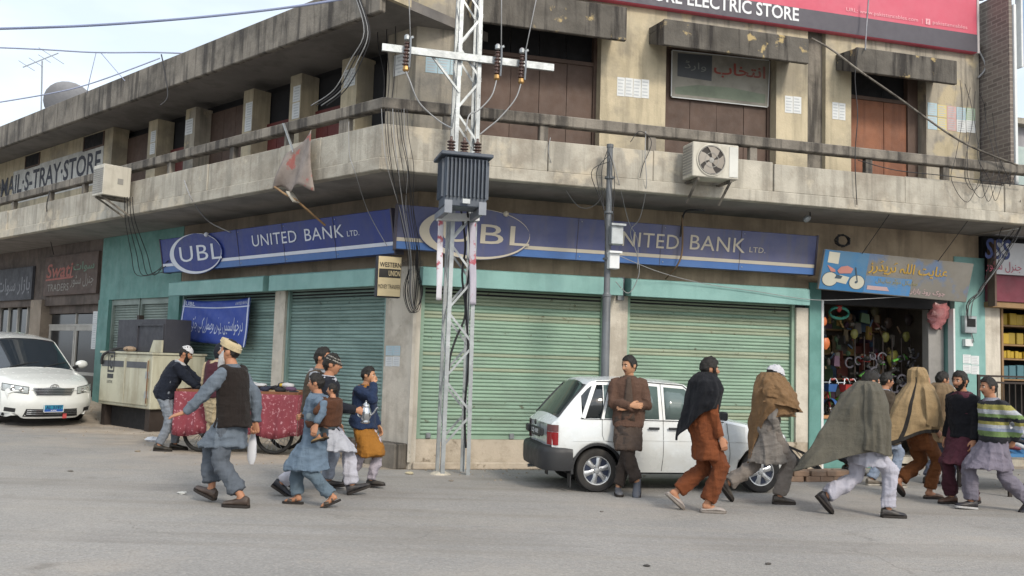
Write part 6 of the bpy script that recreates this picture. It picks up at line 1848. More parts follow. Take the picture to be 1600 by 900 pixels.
# ================================================================== CARS
m_paint = M('white_car_paint', '#cfd4d6', .25, var=.02, bump=0, coat=.6, spec=.5, dirt=.35, dc='#aaa598', ds=1.1, own=True)
m_glass = M('car_glass', '#1d2327', .04, var=.05, bump=0, spec=.8, coat=.3)
m_glassl = M('pale_car_glass', '#5b6a68', .05, var=.05, bump=0, spec=.8)
m_plast = M('black_bumper_plastic', '#2b2c2e', .55, var=.1, bump=.05, own=True)
m_seam = M('panel_gap', '#3a3c3e', .6, var=.02, bump=0)
m_tyre = M('tyre_rubber', '#232324', .85, var=.15, bump=.1, own=True, dirt=.4, dc='#4d4842')
m_rim = M('alloy_rim', '#b7babd', .3, metal=.75, var=.05, bump=0)
m_lens = M('clear_lamp', '#b9c0c2', .1, metal=.4, var=.25, vs=14, bump=.3, bs=30, spec=.8, coat=.5, own=True)
m_red = M('red_lamp', '#8e1f22', .2, var=.1, bump=0, coat=.5)
m_chr2 = M('car_chrome', '#c9cbcd', .15, metal=.9, var=.05, bump=0)
def lerp_tab(tab, x):
    if x <= tab[0][0]: return tab[0][1]
    for (a, va), (b, vb) in zip(tab[:-1], tab[1:]):
        if x <= b:
            return va + (vb - va) * (x - a) / (b - a)
    return tab[-1][1]
class Shell:
    """Car skin: section rows over stations along the car. +x forward, +y left."""
    def __init__(s, **k):
        s.__dict__.update(k)
    def sill_at(s, x):
        z = lerp_tab(s.sill, x)
        for wx in s.wheels:
            if abs(x - wx) < s.arch:
                z = max(z, s.wr + sqrt(max(0, s.arch ** 2 - (x - wx) ** 2)))
        return z
    def section(s, x):
        w = lerp_tab(s.half, x); zb = s.sill_at(x); belt = lerp_tab(s.belt, x); ed = lerp_tab(s.edge, x); top = lerp_tab(s.top, x); wr = lerp_tab(s.roofw, x)
        r1 = max(s.zrow[0], zb + .02); r2 = max(s.zrow[1], zb + .05); r2 = min(r2, belt - .02); r1 = min(r1, r2 - .01)
        ed = max(ed, belt + .012)
        wt = max(belt + .022, ed - s.rail); wb = min(belt + .014, wt - .004)
        def yy(z): return (w * s.shoulder) + (wr - w * s.shoulder) * max(0, min(1, (z - belt) / max(.001, ed - belt)))
        rows = [(w * .90, zb), (w * .985, r1), (w, (r1 + r2) / 2), (w, r2), (w * s.shoulder, belt), (yy(wb), wb), (yy(wt), wt), (wr, ed)]
        for f in (.965, .87, .65, .33, 0):
            rows.append((wr * f, ed + (top - ed) * (1 - f ** 2.4)))
        return rows
    def bend(s, x, y, z):
        w = lerp_tab(s.half, x)
        f = abs(y) / s.hw
        xf, d = s.L, 0
        if x > s.L - s.nr: d = -s.nose * f ** 3.0 * ((x - (s.L - s.nr)) / s.nr) ** 1.2
        if x < s.rr: d += s.tail * f ** 3.0 * ((s.rr - x) / s.rr) ** 1.2
        return V((x + d, y, z))
    def P(s, x, j, side):
        y, z = s.section(x)[j]
        return s.bend(x, y * side, z)
def build_shell(S_, root, stations, glass_side, ws, rw, glass_mats, paint):
    body = MB(); wins = {}
    xs_ = sorted(set(round(x, 4) for x in stations))
    for side in (-1, 1):
        sec = [[S_.bend(x, y * side, z) for y, z in S_.section(x)] for x in xs_]
        for i in range(len(xs_) - 1):
            xm = (xs_[i] + xs_[i + 1]) / 2
            for j in range(12):
                q = [sec[i][j], sec[i + 1][j], sec[i + 1][j + 1], sec[i][j + 1]]
                key = None
                if j == 5:
                    for gi, (a, b) in enumerate(glass_side):
                        if a < xm < b: key = ('side', side, gi)
                if ws[0] < xm < ws[1] and j >= 8: key = ('windscreen', 0, 0)
                if rw[0] < xm < rw[1] and j >= 8: key = ('rear_window', 0, 0)
                if key: wins.setdefault(key, MB()).add(q, [(0, 1, 2, 3)])
                else: body.add(q, [(0, 1, 2, 3)])
    for x in (xs_[0], xs_[-1]):
        L_ = [S_.bend(x, y, z) for y, z in S_.section(x)]; R_ = [S_.bend(x, -y, z) for y, z in S_.section(x)]
        for j in range(12): body.add([L_[j], L_[j + 1], R_[j + 1], R_[j]], [(0, 1, 2, 3)])
    def weld(o, d=.0008):
        bm = bmesh.new(); bm.from_mesh(o.data); bmesh.ops.remove_doubles(bm, verts=bm.verts, dist=d)
        bmesh.ops.dissolve_degenerate(bm, edges=bm.edges, dist=.0005)
        bmesh.ops.recalc_face_normals(bm, faces=bm.faces); bm.to_mesh(o.data); bm.free(); o.data.shade_smooth(); o.data.set_sharp_from_angle(angle=radians(32))
    b = body.build('body', paint, root); weld(b)
    # underside so that no light leaks through
    u = MB(); w = S_.hw * .86
    u.box((.25, -w, .22), (S_.L - .3, w, .30)); u.box((.5, -w * .8, .30), (S_.L - .9, w * .8, .62)); u.build('underbody', m_black, root)
    for (nm, side, gi), m in wins.items():
        o = m.build('window' if nm == 'side' else nm, glass_mats.get((nm, gi), m_glass), root); weld(o)
        md = o.modifiers.new('thickness', 'SOLIDIFY'); md.thickness = .006
    return b
def car_wheel(root, x, y, r, wid, side, spokes=6, blue=False):
    m = MB(); prof = []
    for a, q in ((.62, -.40), (.80, -.5), (.95, -.48), (1.0, -.36), (1.0, .36), (.95, .48), (.80, .5), (.62, .40)): prof.append((r * a, q * wid))
    ax = V((0, side, 0))
    c = V((x, y, r))
    m.grid([[c + V((rr * cos(2 * pi * k / 36), 0, rr * sin(2 * pi * k / 36))) + ax * zz for k in range(36)] for rr, zz in prof + prof[:1]], closed=True)
    w = m.build('wheel', m_tyre, root, smooth=40)
    m = MB(); m.grid([[c + V((rr * cos(2 * pi * k / 36), 0, rr * sin(2 * pi * k / 36))) + ax * (zz * wid) for k in range(36)] for rr, zz in ((r * .63, .30), (r * .665, .47), (r * .62, .46), (r * .585, .28), (r * .60, .2))], closed=True); m.build('rim', m_rim, w, smooth=40)
    m = MB(); m.lathe([(.01, .05 * wid), (r * .6, .02 * wid), (r * .61, .3 * wid)], c, ax, 24); m.build('brake_dish', colr('hub_blue', '#232c40') if blue else m_black, w)
    for k in range(spokes):
        a = 2 * pi * k / spokes + .3
        t, n = V((cos(a), 0, sin(a))), V((-sin(a), 0, cos(a)))
        m = MB(); q = []
        for rr, ww, zz in ((r * .10, .30, .36), (r * .35, .24, .40), (r * .60, .36, .34)):
            q.append([c + t * rr + n * (ww * r * .42 * f) + ax * (zz * wid - (.05 * wid if abs(f) > .9 else 0)) for f in (-1, -.6, .6, 1)])
        m.grid(q); m.build('rim_spoke', m_rim, w, smooth=40)
    m = MB(); m.lathe([(.001, .45 * wid), (r * .12, .44 * wid), (r * .16, .36 * wid)], c, ax, 14); m.build('hub_cap', m_rim, w)
    for k in range(4):
        a = 2 * pi * k / 4 + .5; m = MB(); m.lathe([(.001, .42 * wid), (.012, .42 * wid), (.012, .3 * wid)], c + V((cos(a), 0, sin(a))) * r * .22, ax, 6); m.build('bolt', m_chr2, w)
    return w
def strip(root, S_, pts, side, w=.006, mat=None, name='panel_gap', off=.003):
    """thin line on the skin through (x, z) points: door gaps and trim"""
    m = MB()
    def on(x, z):
        rows = S_.section(x)
        for (y0, z0), (y1, z1) in zip(rows[:8], rows[1:8]):
            if z0 <= z <= z1:
                y = y0 + (y1 - y0) * (z - z0) / max(1e-5, z1 - z0); break
        else:
            y = rows[3][0] if z < rows[4][1] else rows[7][0]
        return S_.bend(x, side * (y + off), z)
    P_ = []
    for (xa, za), (xb, zb) in zip(pts[:-1], pts[1:]):
        n = max(1, int(max(abs(xb - xa), abs(zb - za)) / .06))
        P_ += [on(xa + (xb - xa) * t / n, za + (zb - za) * t / n) for t in range(n)]
    P_.append(on(*pts[-1]))
    m.tube(P_, w / 2, 4); return m.build(name, mat or m_seam, root)

def hatchback():
    L = 3.25
    S_ = Shell(L=L, hw=.70, wheels=(.62, 2.79), wr=.265, arch=.315, zrow=(.42, .60), rail=.055, shoulder=.965,
        sill=[(0, .34), (.1, .28), (.4, .24), (2.9, .24), (3.15, .27), (3.25, .34)],
        half=[(0, .64), (.08, .675), (.4, .70), (2.6, .70), (3.1, .675), (3.25, .63)],
        belt=[(0, .80), (.10, .86), (.5, .885), (1.75, .885), (2.3, .875), (2.7, .80), (3.2, .70), (3.25, .62)],
        edge=[(0, .81), (.09, .88), (.53, 1.34), (.62, 1.365), (1.2, 1.375), (1.78, 1.34), (2.34, .90), (2.7, .83), (3.2, .73), (3.25, .64)],
        top=[(0, .82), (.07, .90), (.50, 1.385), (.62, 1.405), (1.2, 1.415), (1.75, 1.385), (2.36, .935), (2.75, .865), (3.19, .765), (3.25, .67)],
        roofw=[(0, .61), (.1, .625), (.55, .555), (1.2, .565), (1.8, .555), (2.34, .63), (2.7, .66), (3.2, .62), (3.25, .58)],
        nose=.10, nr=.35, tail=.07, rr=.35)
    st = [0, .03, .07, .10, .13, .20, .28, .36, .42, .46, .50, .54, .60, .68, .78, .70, .71, .88, .935, .96, 1.02, 1.08, 1.12, 1.2, 1.42, 1.50, 1.60, 1.66, 1.72, 1.78, 1.86, 1.95, 2.05, 2.15, 2.22, 2.28, 2.34, 2.38, 2.475, 2.5, 2.58, 2.68, 2.79, 2.9, 3.0, 3.08, 3.105, 3.15, 3.2, 3.23, 3.25]
    st += [.62 + .315 * q for q in (-1, -.97, -.88, -.7, -.45, -.2, 0, .2, .45, .7, .88, .97, 1)] + [2.79 + .315 * q for q in (-1, -.97, -.88, -.7, -.45, -.2, 0, .2, .45, .7, .88, .97, 1)]
    yaw = radians(11)
    c = ground(931, 769)
    f, l = V((cos(yaw), sin(yaw), 0)), V((-sin(yaw), cos(yaw), 0))
    loc = c - f * .62 + l * .66
    root = thing('hatchback_car', 'small white five door hatchback parked before the green shutters, a man leaning on it', 'car', V((loc.x, loc.y, gz(c))), own=True, rz=yaw)
    b = build_shell(S_, root, st, [(.42, .70), (.71, 1.42), (1.50, 2.2)], (1.80, 2.33), (.11, .485), {('side', 0): m_glass, ('side', 1): m_glassl, ('side', 2): m_glassl, ('rear_window', 0): M('tinted_rear_glass', '#33393a', .05, var=.05, bump=0, spec=.8)}, m_paint)
    for x in (.62, 2.79):
        for sd in (-1, 1): car_wheel(root, x, sd * .615, .265, .165, sd, 6, blue=True)
    for sd in (-1, 1):
        strip(root, S_, [(.985, .50), (.93, .60), (.70, .63), (.675, .70), (.675, .885)], sd); strip(root, S_, [(.675, .890), (.80, 1.33)], sd, .055, m_paint, 'door_pillar', -.004)
        strip(root, S_, [(.655, .895), (.775, 1.31)], sd, .012, m_seam, 'window_seal', .016)
        strip(root, S_, [(.43, .895), (.60, 1.33)], sd, .07, m_paint, 'quarter_pillar', -.008)
        strip(root, S_, [(1.47, .26), (1.47, .885), (1.46, 1.34)], sd, .006); strip(root, S_, [(2.36, .30), (2.36, .5), (2.32, .87)], sd, .006)
        strip(root, S_, [(.30, .62), (1.0, .64), (2.4, .64), (3.15, .60)], sd, .010, m_paint, 'crease', .002)
        strip(root, S_, [(.62, 1.352), (1.2, 1.363), (1.76, 1.33), (2.3, .905)], sd, .014, m_seam, 'drip_rail', .004)
        strip(root, S_, [(.40, .892), (2.28, .880)], sd, .012, m_plast, 'window_strip', .003)
        for x in (1.36, 1.62):
            m = MB(); y = sd * (.70 + .004); m.box((x - .09, min(y, y + sd * .018), .775), (x + .05, max(y, y + sd * .018), .805)); m.build('door_handle', m_plast, root, bevel=.005)
        m = MB()
        m.grid([[V((wx_ + (.315 + dr) * cos(a), sd * (lerp_tab(S_.half, wx_) + yy_), .265 + (.315 + dr) * sin(a))) for dr, yy_ in ((-.012, -.06), (-.008, .006), (.022, .006))] for wx_ in (.62,) for a in [radians(-8 + 196 * i / 20) for i in range(21)]]); m.build('wheel_arch_trim', m_plast, root, smooth=40)
        m = MB(); m.box((.285, sd * .60 - .07, .06), (.297, sd * .60 + .07, .34)); m.build('mud_flap', m_plast, root)
        # tail lamp, wrapped round the corner
        m = MB(); rows = []
        pts = [(-.004, .50), (-.006, .565), (.002, .625), (.03, .662), (.075, .682)]
        rows = [[S_.bend(max(x, 0), sd * (y + .006), z) + V((min(x, 0) - .004, 0, 0)) for x, y in pts] for z in (.565, .66, .72)]
        m.grid(rows); tl = m.build('tail_lamp', m_red, root, smooth=60)
        m = MB(); m.grid([[S_.bend(max(x, 0), sd * (y + .006), z) + V((min(x, 0) - .004, 0, 0)) for x, y in pts] for z in (.725, .78, .81)]); m.build('upper_lens', colr('smoky_red_lens', '#6d4a4a', .2), tl, smooth=60)
    # rear bumper: one wrap-round moulding from arch to arch
    plan = [(.305, .712), (.2, .712), (.10, .706), (.04, .690), (-.01, .655), (-.045, .58), (-.062, .45), (-.07, .25)]
    plan = plan + [(-.072, 0)] + [(x, -y) for x, y in plan[::-1]]
    m = MB(); rows = []
    for x, y in plan:
        n = V((min(x - .3, -.02) * .8, y * .55, 0)).normalized()
        c = V((x, y, 0))
        rows.append([c - n * .10 + V((0, 0, .262)), c - n * .012 + V((0, 0, .258)), c + V((0, 0, .31)), c + V((0, 0, .47)), c - n * .008 + V((0, 0, .505)), c - n * .03 + V((0, 0, .535)), c - n * .10 + V((0, 0, .552))])
    m.grid(rows); m.build('rear_bumper', m_plast, root, smooth=35)
    m = MB(); m.box((-.018, -.24, .63), (-.004, .24, .75)); pl = m.build('number_plate', M('black_plate', '#22262a', .5, bump=0), root, bevel=.004)
    m = MB(); text_on(m, 'LZJ 4385', lambda y, z: V((-.0195, -y, z)), -.2, .655, .2, .725, bold=True); m.build('lettering', m_paper, pl)
    for y in (-.37, .37):
        m = MB(); m.box((-.05, y - .075, .655), (-.004, y + .075, .755)); m.build('plate_lamp', m_plast, root, bevel=.015)
    m = MB(); m.lathe([(.035, 0), (.035, .012), (.02, .018)], (-.004, .02, .80), (-1, 0, 0), 14); m.build('emblem', m_plast, root)
    m = MB(); text_on(m, 'SUZUKI', lambda y, z: V((-.004, -y, z)), .22, .80, .44, .825, bold=True); m.build('rear_lettering', m_seam, root)
    m = MB(); m.tube([V((.35, .35, .22)), V((-.02, .38, .20))], .022, 8); m.build('exhaust', m_steel, root)
    # trim round the rear window
    m = MB()
    e = [S_.P(x, 8, sd) + V((-.004, 0, .003)) for sd, xs2 in ((-1, (.11, .2, .3, .4, .485)), (1, (.485, .4, .3, .2, .11))) for x in xs2]
    m.tube(e + e[:1], .012, 5); m.build('window_seal', m_seam, root)
    # front: bumper, lamps and grille
    m = MB(); rows = []
    for i in range(21):
        y = -.69 + 1.38 * i / 20
        x = L + .06 - .10 * (abs(y) / .69) ** 3
        rows.append([V((x - .12, y, .26)), V((x - .01, y, .27)), V((x, y, .33)), V((x, y, .47)), V((x - .02, y, .51)), V((x - .12, y, .53))])
    m.grid(rows); m.build('front_bumper', m_plast, root, smooth=35)
    for sd in (-1, 1):
        m = MB(); m.grid([[S_.bend(L, sd * y, z) + V((.006, 0, 0)) for y in (.38, .48, .58, .63)] for z in (.53, .60, .66)] ); hl = m.build('headlight', m_lens, root)
        m = MB(); m.grid([[S_.bend(x, sd * (lerp_tab(S_.half, x) + .006), z) for x in (3.25, 3.18, 3.10)] for z in (.54, .60, .65)]); m.build('side_lamp', m_lens, root)
        m = MB(); m.box((2.19, sd * .80 - .085, .91), (2.25, sd * .80 + .085, 1.02)); mr = m.build('wing_mirror', m_plast, root, bevel=.02)
        m = MB(); m.bar((2.24, sd * .64, .93), (2.23, sd * .76, .945), .03); m.build('mirror_arm', m_plast, mr)
    for k in range(4):
        m = MB(); m.box((L + .002, -.36, .545 + k * .03), (L + .014, .36, .56 + k * .03)); m.build('grille_bar', m_plast, root)
    # seats and wheel dimly seen through the glass are left dark; interior head rests
    for y in (-.3, .3):
        m = MB(); m.box((1.25, y - .2, .5), (1.40, y + .2, 1.12)); m.build('seat_back', m_dark, root, bevel=.04)
    return root, f, l
HB, HBF, HBL = hatchback()

def saloon():
    L = 4.40
    S_ = Shell(L=L, hw=.85, wheels=(.95, 3.52), wr=.305, arch=.36, zrow=(.50, .68), rail=.06, shoulder=.96,
        sill=[(0, .40), (.15, .28), (.5, .2), (3.9, .2), (4.3, .21), (4.40, .25)],
        half=[(0, .76), (.3, .83), (.8, .85), (3.6, .85), (4.05, .82), (4.3, .77), (4.40, .72)],
        belt=[(0, 0.93), (0.5, 0.984), (2.2, 0.979), (3.2, 0.942), (3.8, 0.865), (4.15, 0.8), (4.32, 0.74), (4.4, 0.66)],
        edge=[(0, 0.974), (0.55, 1.039), (1.1, 1.419), (1.5, 1.473), (2.3, 1.473), (2.55, 1.441), (3.3, 0.968), (3.8, 0.893), (4.15, 0.827), (4.32, 0.765), (4.4, 0.68)],
        top=[(0, 1.017), (0.6, 1.082), (1.1, 1.473), (1.5, 1.527), (2.2, 1.533), (2.5, 1.5), (3.36, 1.017), (3.8, 0.958), (4.15, 0.887), (4.33, 0.821), (4.4, 0.74)],
        roofw=[(0, .70), (.6, .72), (1.2, .60), (2.0, .62), (2.55, .60), (3.3, .74), (3.8, .76), (4.15, .74), (4.4, .66)],
        nose=.30, nr=.8, tail=.2, rr=.6)
    st = [0, .05, .12, .25, .4, .5, .6, .75, .9, 1.05, 1.2, 1.35, 1.5, 1.8, 2.0, 2.1, 2.3, 2.42, 2.5, 2.55, 2.6, 2.7, 2.8, 2.9, 3.0, 3.1, 3.2, 3.28, 3.34, 3.4, 3.5, 3.65, 3.8, 3.95, 4.05, 4.12, 4.2, 4.28, 4.33, 4.36, 4.38, 4.40]
    for wx in S_.wheels: st += [wx + .36 * q for q in (-1, -.97, -.88, -.7, -.45, -.2, 0, .2, .45, .7, .88, .97, 1)]
    yaw = radians(-43)
    f = V((cos(yaw), sin(yaw), 0))
    r = ray(80, 634); t = (.41 - CAMH) / r.z
    c = CP + r * t
    loc = c - f * (L + .03)
    root = thing('saloon_car', 'white saloon car with a blue number plate seen from the front at the left edge', 'car', V((loc.x, loc.y, 0)), own=True, rz=yaw)
    zf, zb_ = gz(loc + f * 3.52), gz(loc + f * .95)
    pit = atan2(zb_ - zf, 2.57)
    root.rotation_euler = (0, pit, yaw)
    root.location.z = zf + 3.52 * sin(pit)
    root.scale = (1.06, 1.06, 1.06)
    root.location -= f * .2
    mp = M('pearl_white_paint', '#d3d6d4', .22, var=.02, bump=0, coat=.7, spec=.5, own=True)
    build_shell(S_, root, st, [(1.15, 2.02), (2.08, 3.18)], (2.52, 3.32), (.62, 1.08), {('windscreen', 0): M('windscreen_glass', '#262d35', .03, var=.05, bump=0, spec=1.0, coat=.5)}, mp)
    for x in S_.wheels:
        for sd in (-1, 1): car_wheel(root, x, sd * .745, .305, .2, sd, 7)
    # front face: skin wrapped round the nose, then lamps and grilles laid on it
    def nose(y, z, off=0.0):
        q = abs(y) / .82
        x = L + .035 - .36 * q ** 3.2 - .10 * max(0, (z - .52) / .3) ** 2 - .05 * max(0, (.34 - z) / .14) ** 2 + .03 * max(0, 1 - abs(z - .47) / .16)
        return V((x + off, y, z))
    m = MB()
    ys = [-.80 + 1.60 * i / 32 for i in range(33)]
    zs = [.20, .22, .26, .31, .36, .41, .46, .50, .54, .58, .62, .66, .70, .73]
    m.grid([[nose(y, z if z > .3 else z + .09 * max(0, min(1, (abs(y) - .48) / .1)) * (.31 - z) / .11) for y in ys] for z in zs] + [[nose(y, .745, -.03 - .0) for y in ys], [nose(y, .75, -.12) for y in ys]]); m.build('front_bumper', mp, root, smooth=50)
    def patch(y0, y1, z0, z1, off, n=8, k=2, fn=None):
        q = MB(); q.grid([[nose(y0 + (y1 - y0) * i / n, (z0 + (z1 - z0) * j / k) if fn is None else fn(i / n, j / k), off) for i in range(n + 1)] for j in range(k + 1)]); return q
    # upper grille: dark trapezium with bright bars
    gf = lambda u, v: .645 + (.775 - .645) * v
    q = MB(); q.grid([[nose((-.36 + .72 * u) * (.82 + .18 * v), .635 + .135 * v, .006 + .05 * v) for u in [i / 12 for i in range(13)]] for v in (0, .33, .66, 1)]); gr = q.build('grille', colr('grille_black', '#25282e', .4), root)
    for k in range(5):
        v = .06 + k * .21
        q = MB(); q.tube([nose((-.36 + .72 * i / 12) * (.82 + .18 * v), .635 + .135 * v, .014 + .05 * v) for i in range(13)], .009 if k < 4 else .013, 5); q.build('grille_bar', m_chr2, gr)
    for sd in (-1, 1):
        q = MB(); v = [0, .5, 1]; q.tube([nose(sd * .36 * (.82 + .18 * t), .635 + .135 * t, .014 + .05 * t) for t in v], .009, 5); q.build('grille_edge', m_chr2, gr)
    # oval emblem
    ce = nose(0, .785, .055)
    def ov(rx, rz, th, dz=0):
        q = MB(); q.grid([[ce + V((.004 * sin(b), (rx + th * cos(b)) * cos(a), dz + (rz + th * cos(b)) * sin(a))) for b in [2 * pi * j / 6 for j in range(6)]] for a in [2 * pi * i / 24 for i in range(25)]], closed=True); return q
    em = ov(.075, .05, .007).build('emblem', m_chr2, root); ov(.03, .047, .006).build('emblem_oval', m_chr2, em); ov(.055, .018, .006, .022).build('emblem_oval', m_chr2, em)
    q = MB(); q.tube([ce + V((-.03, y, -.035 + .02 * (1 - (y / .2) ** 2))) for y in (-.2, -.1, 0, .1, .2)], .012, 5); q.build('emblem_bar', m_chr2, root)
    # headlights
    for sd in (-1, 1):
        def hl(u, v, off):
            y = .43 + .36 * u
            z = .655 + .125 * v + .035 * u - .02 * u * (1 - v) * 0
            z = z if v < 1 else z
            return nose(sd * y, min(z, .825), off + .045 * v)
        q = MB(); q.grid([[hl(i / 10, j / 5, .004) for i in range(11)] for j in range(6)]); h = q.build('headlight', m_lens, root, smooth=60)
        for u, rr in ((.28, .045), (.62, .05)):
            q = MB(); q.lathe([(.004, .008), (rr * .6, .016), (rr, .010), (rr * 1.02, 0)], hl(u, .5, .002), (1, sd * .35 * u, .1), 14); q.build('lamp_bowl', m_chr2, h)
        q = MB(); q.tube([hl(i / 10, 0, .006) for i in range(11)] + [hl(1, j / 5, .006) for j in range(6)] + [hl(1 - i / 10, 1, .006) for i in range(11)] + [hl(0, 1 - j / 5, .006) for j in range(6)], .006, 4); q.build('lamp_seal', m_seam, h)
        # fog lamp recess
        q = MB(); q.grid([[nose(sd * (.60 + .15 * i / 4), .31 + .075 * j / 2 + .01 * i / 4, .006) for i in range(5)] for j in range(3)]); q.build('fog_recess', m_plast, root)
        # mirrors
        q = MB(); q.ball((3.05, sd * .98, 1.06), (.07, .125, .085), 12, 8); mr = q.build('wing_mirror', mp, root, smooth=60)
        q = MB(); q.bar((3.12, sd * .80, .99), (3.07, sd * .90, 1.03), .05); q.build('mirror_arm', m_plast, mr)
        strip(root, S_, [(2.06, .25), (2.06, .96)], sd); strip(root, S_, [(3.28, .3), (3.3, .92)], sd); strip(root, S_, [(1.2, .3), (1.15, .96)], sd)
    # lower intake
    q = MB(); q.grid([[nose((-.46 + .92 * i / 14) * (1.05 - .08 * j / 2), .235 + .15 * j / 2, .004) for i in range(15)] for j in range(3)]); lg = q.build('lower_intake', m_plast, root)
    for z in (.29, .325, .36):
        q = MB(); q.tube([nose(-.43 + .86 * i / 12, z, .012) for i in range(13)], .009, 5); q.build('intake_bar', m_chr2, lg)
    # plate
    x = L + .085
    q = MB(); q.box((x - .05, -.17, .335), (x, .17, .47)); pl = q.build('number_plate', colr('plate_blue', '#2f7f9e', .4), root, bevel=.006)
    q = MB(); q.box((x + .0005, -.165, .34), (x + .003, .165, .385)); q.build('plate_band', colr('plate_deep_blue', '#2a55a0', .4), pl)
    q = MB(); text_on(q, 'AL 3197', lambda y, z: V((x + .0045, y, z)), -.14, .385, .14, .45, bold=True); q.build('lettering', colr('plate_navy', '#1d2f5c', .5), pl)
    q = MB(); text_on(q, 'KPK', lambda y, z: V((x + .0045, y, z)), -.05, .348, .06, .375, bold=True); q.build('lettering', m_paper, pl)
    for e in (((-.17, .335), (.17, .335)), ((-.17, .47), (.17, .47)), ((-.17, .335), (-.17, .47)), ((.17, .335), (.17, .47))):
        q = MB(); q.bar((x + .002, e[0][0], e[0][1]), (x + .002, e[1][0], e[1][1]), .010); q.build('plate_rim', m_paper, pl)
    q = MB(); q.poly([(x - .02, .18, .29), (x - .02, .245, .29), (x - .015, .25, .215), (x - .015, .175, .21)]); q.poly([(x - .018, .18, .30), (x - .018, .245, .30), (x - .018, .245, .292), (x - .018, .18, .292)]); o = q.build('red_tag', colr('rag_red', '#b04a4a', .8), root)
    md = o.modifiers.new('thickness', 'SOLIDIFY'); md.thickness = .006
    # wipers
    for y0, y1 in ((-.45, .1), (.15, .62)):
        q = MB(); q.tube([V((3.36, y0, 1.03)), V((3.27, (y0 + y1) / 2, 1.075)), V((3.2, y1, 1.11))], .009, 5); q.build('wiper', m_plast, root)
    for y in (-.42, .42):
        q = MB(); q.box((2.0, y - .22, .45), (2.15, y + .22, 1.1)); q.build('seat_back', m_dark, root, bevel=.05)
    return root
saloon()

# ================================================================== PEOPLE
m_skin = M('brown_skin', '#a5775c', .6, var=.06, vs=20, bump=.03, bs=120, own=True, spec=.3)
m_skin2 = M('tan_skin', '#b08466', .6, var=.06, vs=20, bump=.03, bs=120, own=True, spec=.3)
m_hair = M('black_hair', '#17130f', .6, var=.3, vs=40, bump=.4, bs=160, own=True)
m_beardw = M('white_beard', '#b9b8b8', .8, var=.12, vs=40, bump=.4, bs=150, own=True)
m_eye = M('eye_white', '#bfb8b0', .3, var=.02, bump=0, own=True)
m_iris = M('dark_iris', '#140e0a', .2, var=.02, bump=0, own=True)
m_lip = M('lip', '#85513f', .5, var=.05, bump=0, own=True)
m_sole = M('shoe_sole', '#26211e', .8, var=.1, bump=.05, own=True)
_cm = {}
def cloth_mat(hexc, kind='cotton'):
    key = (hexc, kind)
    if key not in _cm:
        hexc0 = hexc; hexc = '#%02x%02x%02x' % tuple(int(int(hexc0[i:i + 2], 16) * .93) for i in (1, 3, 5))
        if kind == 'wool': _cm[key] = M('wool_' + hexc[1:], hexc, .95, var=.10, vs=9, bump=.5, bs=170, own=True, spec=.12, sheen=.05, folds=.35)
        elif kind == 'leather': _cm[key] = M('leather_' + hexc[1:], hexc, .45, var=.12, vs=12, bump=.15, bs=90, own=True, dirt=.3, dc='#6d655a', ds=9)
        else: _cm[key] = M('cotton_' + hexc[1:], hexc, .9, var=.06, vs=7, bump=.2, bs=220, own=True, spec=.15, sheen=.03, folds=.4)
    return _cm[key]

def remesh(mb, voxel, smooth=4, fold=None, name='cloth'):
    """fuse overlapping closed shapes into one continuous skin, smooth it, and press folds into it"""
    me = bpy.data.meshes.new(name)
    me.from_pydata(mb.v, [], mb.f)
    bm = bmesh.new(); bm.from_mesh(me); bmesh.ops.recalc_face_normals(bm, faces=bm.faces); bm.to_mesh(me); bm.free()
    o = bpy.data.objects.new(name, me); COL.objects.link(o)
    r = o.modifiers.new('r', 'REMESH'); r.mode = 'VOXEL'; r.voxel_size = voxel; r.adaptivity = 0
    if smooth:
        s = o.modifiers.new('s', 'SMOOTH'); s.iterations = smooth; s.factor = .5
    dg = bpy.context.evaluated_depsgraph_get()
    out = bpy.data.meshes.new_from_object(o.evaluated_get(dg))
    bpy.data.objects.remove(o); bpy.data.meshes.remove(me)
    if fold:
        n = len(out.vertices)
        co = np.empty(n * 3, 'f'); out.vertices.foreach_get('co', co); co = co.reshape(-1, 3)
        no = np.array([v.normal for v in out.vertices], 'f')
        d = np.array([fold(V(c)) for c in co], 'f')
        co = co + no * d[:, None]
        out.vertices.foreach_set('co', co.ravel()); out.update()
    return out
def put(me, name, mat, parent):
    me.name = name
    me.materials.clear()
    for m in (mat if isinstance(mat, (list, tuple)) else [mat]): me.materials.append(m)
    me.shade_smooth()
    o = bpy.data.objects.new(name, me); COL.objects.link(o); o.parent = parent
    return o
def fold_fn(seed, amp=.009, vert=(7, 7, 1.2), fine=.003):
    off = V((seed * 3.7, seed * 1.3, seed * 2.1))
    def f(p):
        a = noise.noise(V((p.x * vert[0], p.y * vert[1], p.z * vert[2])) + off)
        b = noise.noise(V((p.x * 13, p.y * 13, p.z * 9)) + off * 2)
        c = noise.noise(V((p.x * 5, p.y * 5, p.z * 14)) - off)
        return 1.7 * amp * (max(0, 1 - 2.6 * abs(a)) ** 2 - .35) + fine * 2 * b + amp * .8 * (max(0, 1 - 3 * abs(c)) ** 2 - .3)
    return f
def two_bone(a, t, l1, l2, pole):
    a, t, pole = V(a), V(t), V(pole)
    d = t - a
    L_ = d.length
    mx = (l1 + l2) * .995
    if L_ > mx:
        t = a + d * (mx / L_); d = t - a; L_ = mx
    u = d.normalized()
    x = (l1 * l1 - l2 * l2 + L_ * L_) / (2 * L_)
    h = sqrt(max(0, l1 * l1 - x * x))
    pv = pole - u * pole.dot(u)
    pv = pv.normalized() if pv.length > 1e-5 else u.orthogonal().normalized()
    return a + u * x + pv * h, t

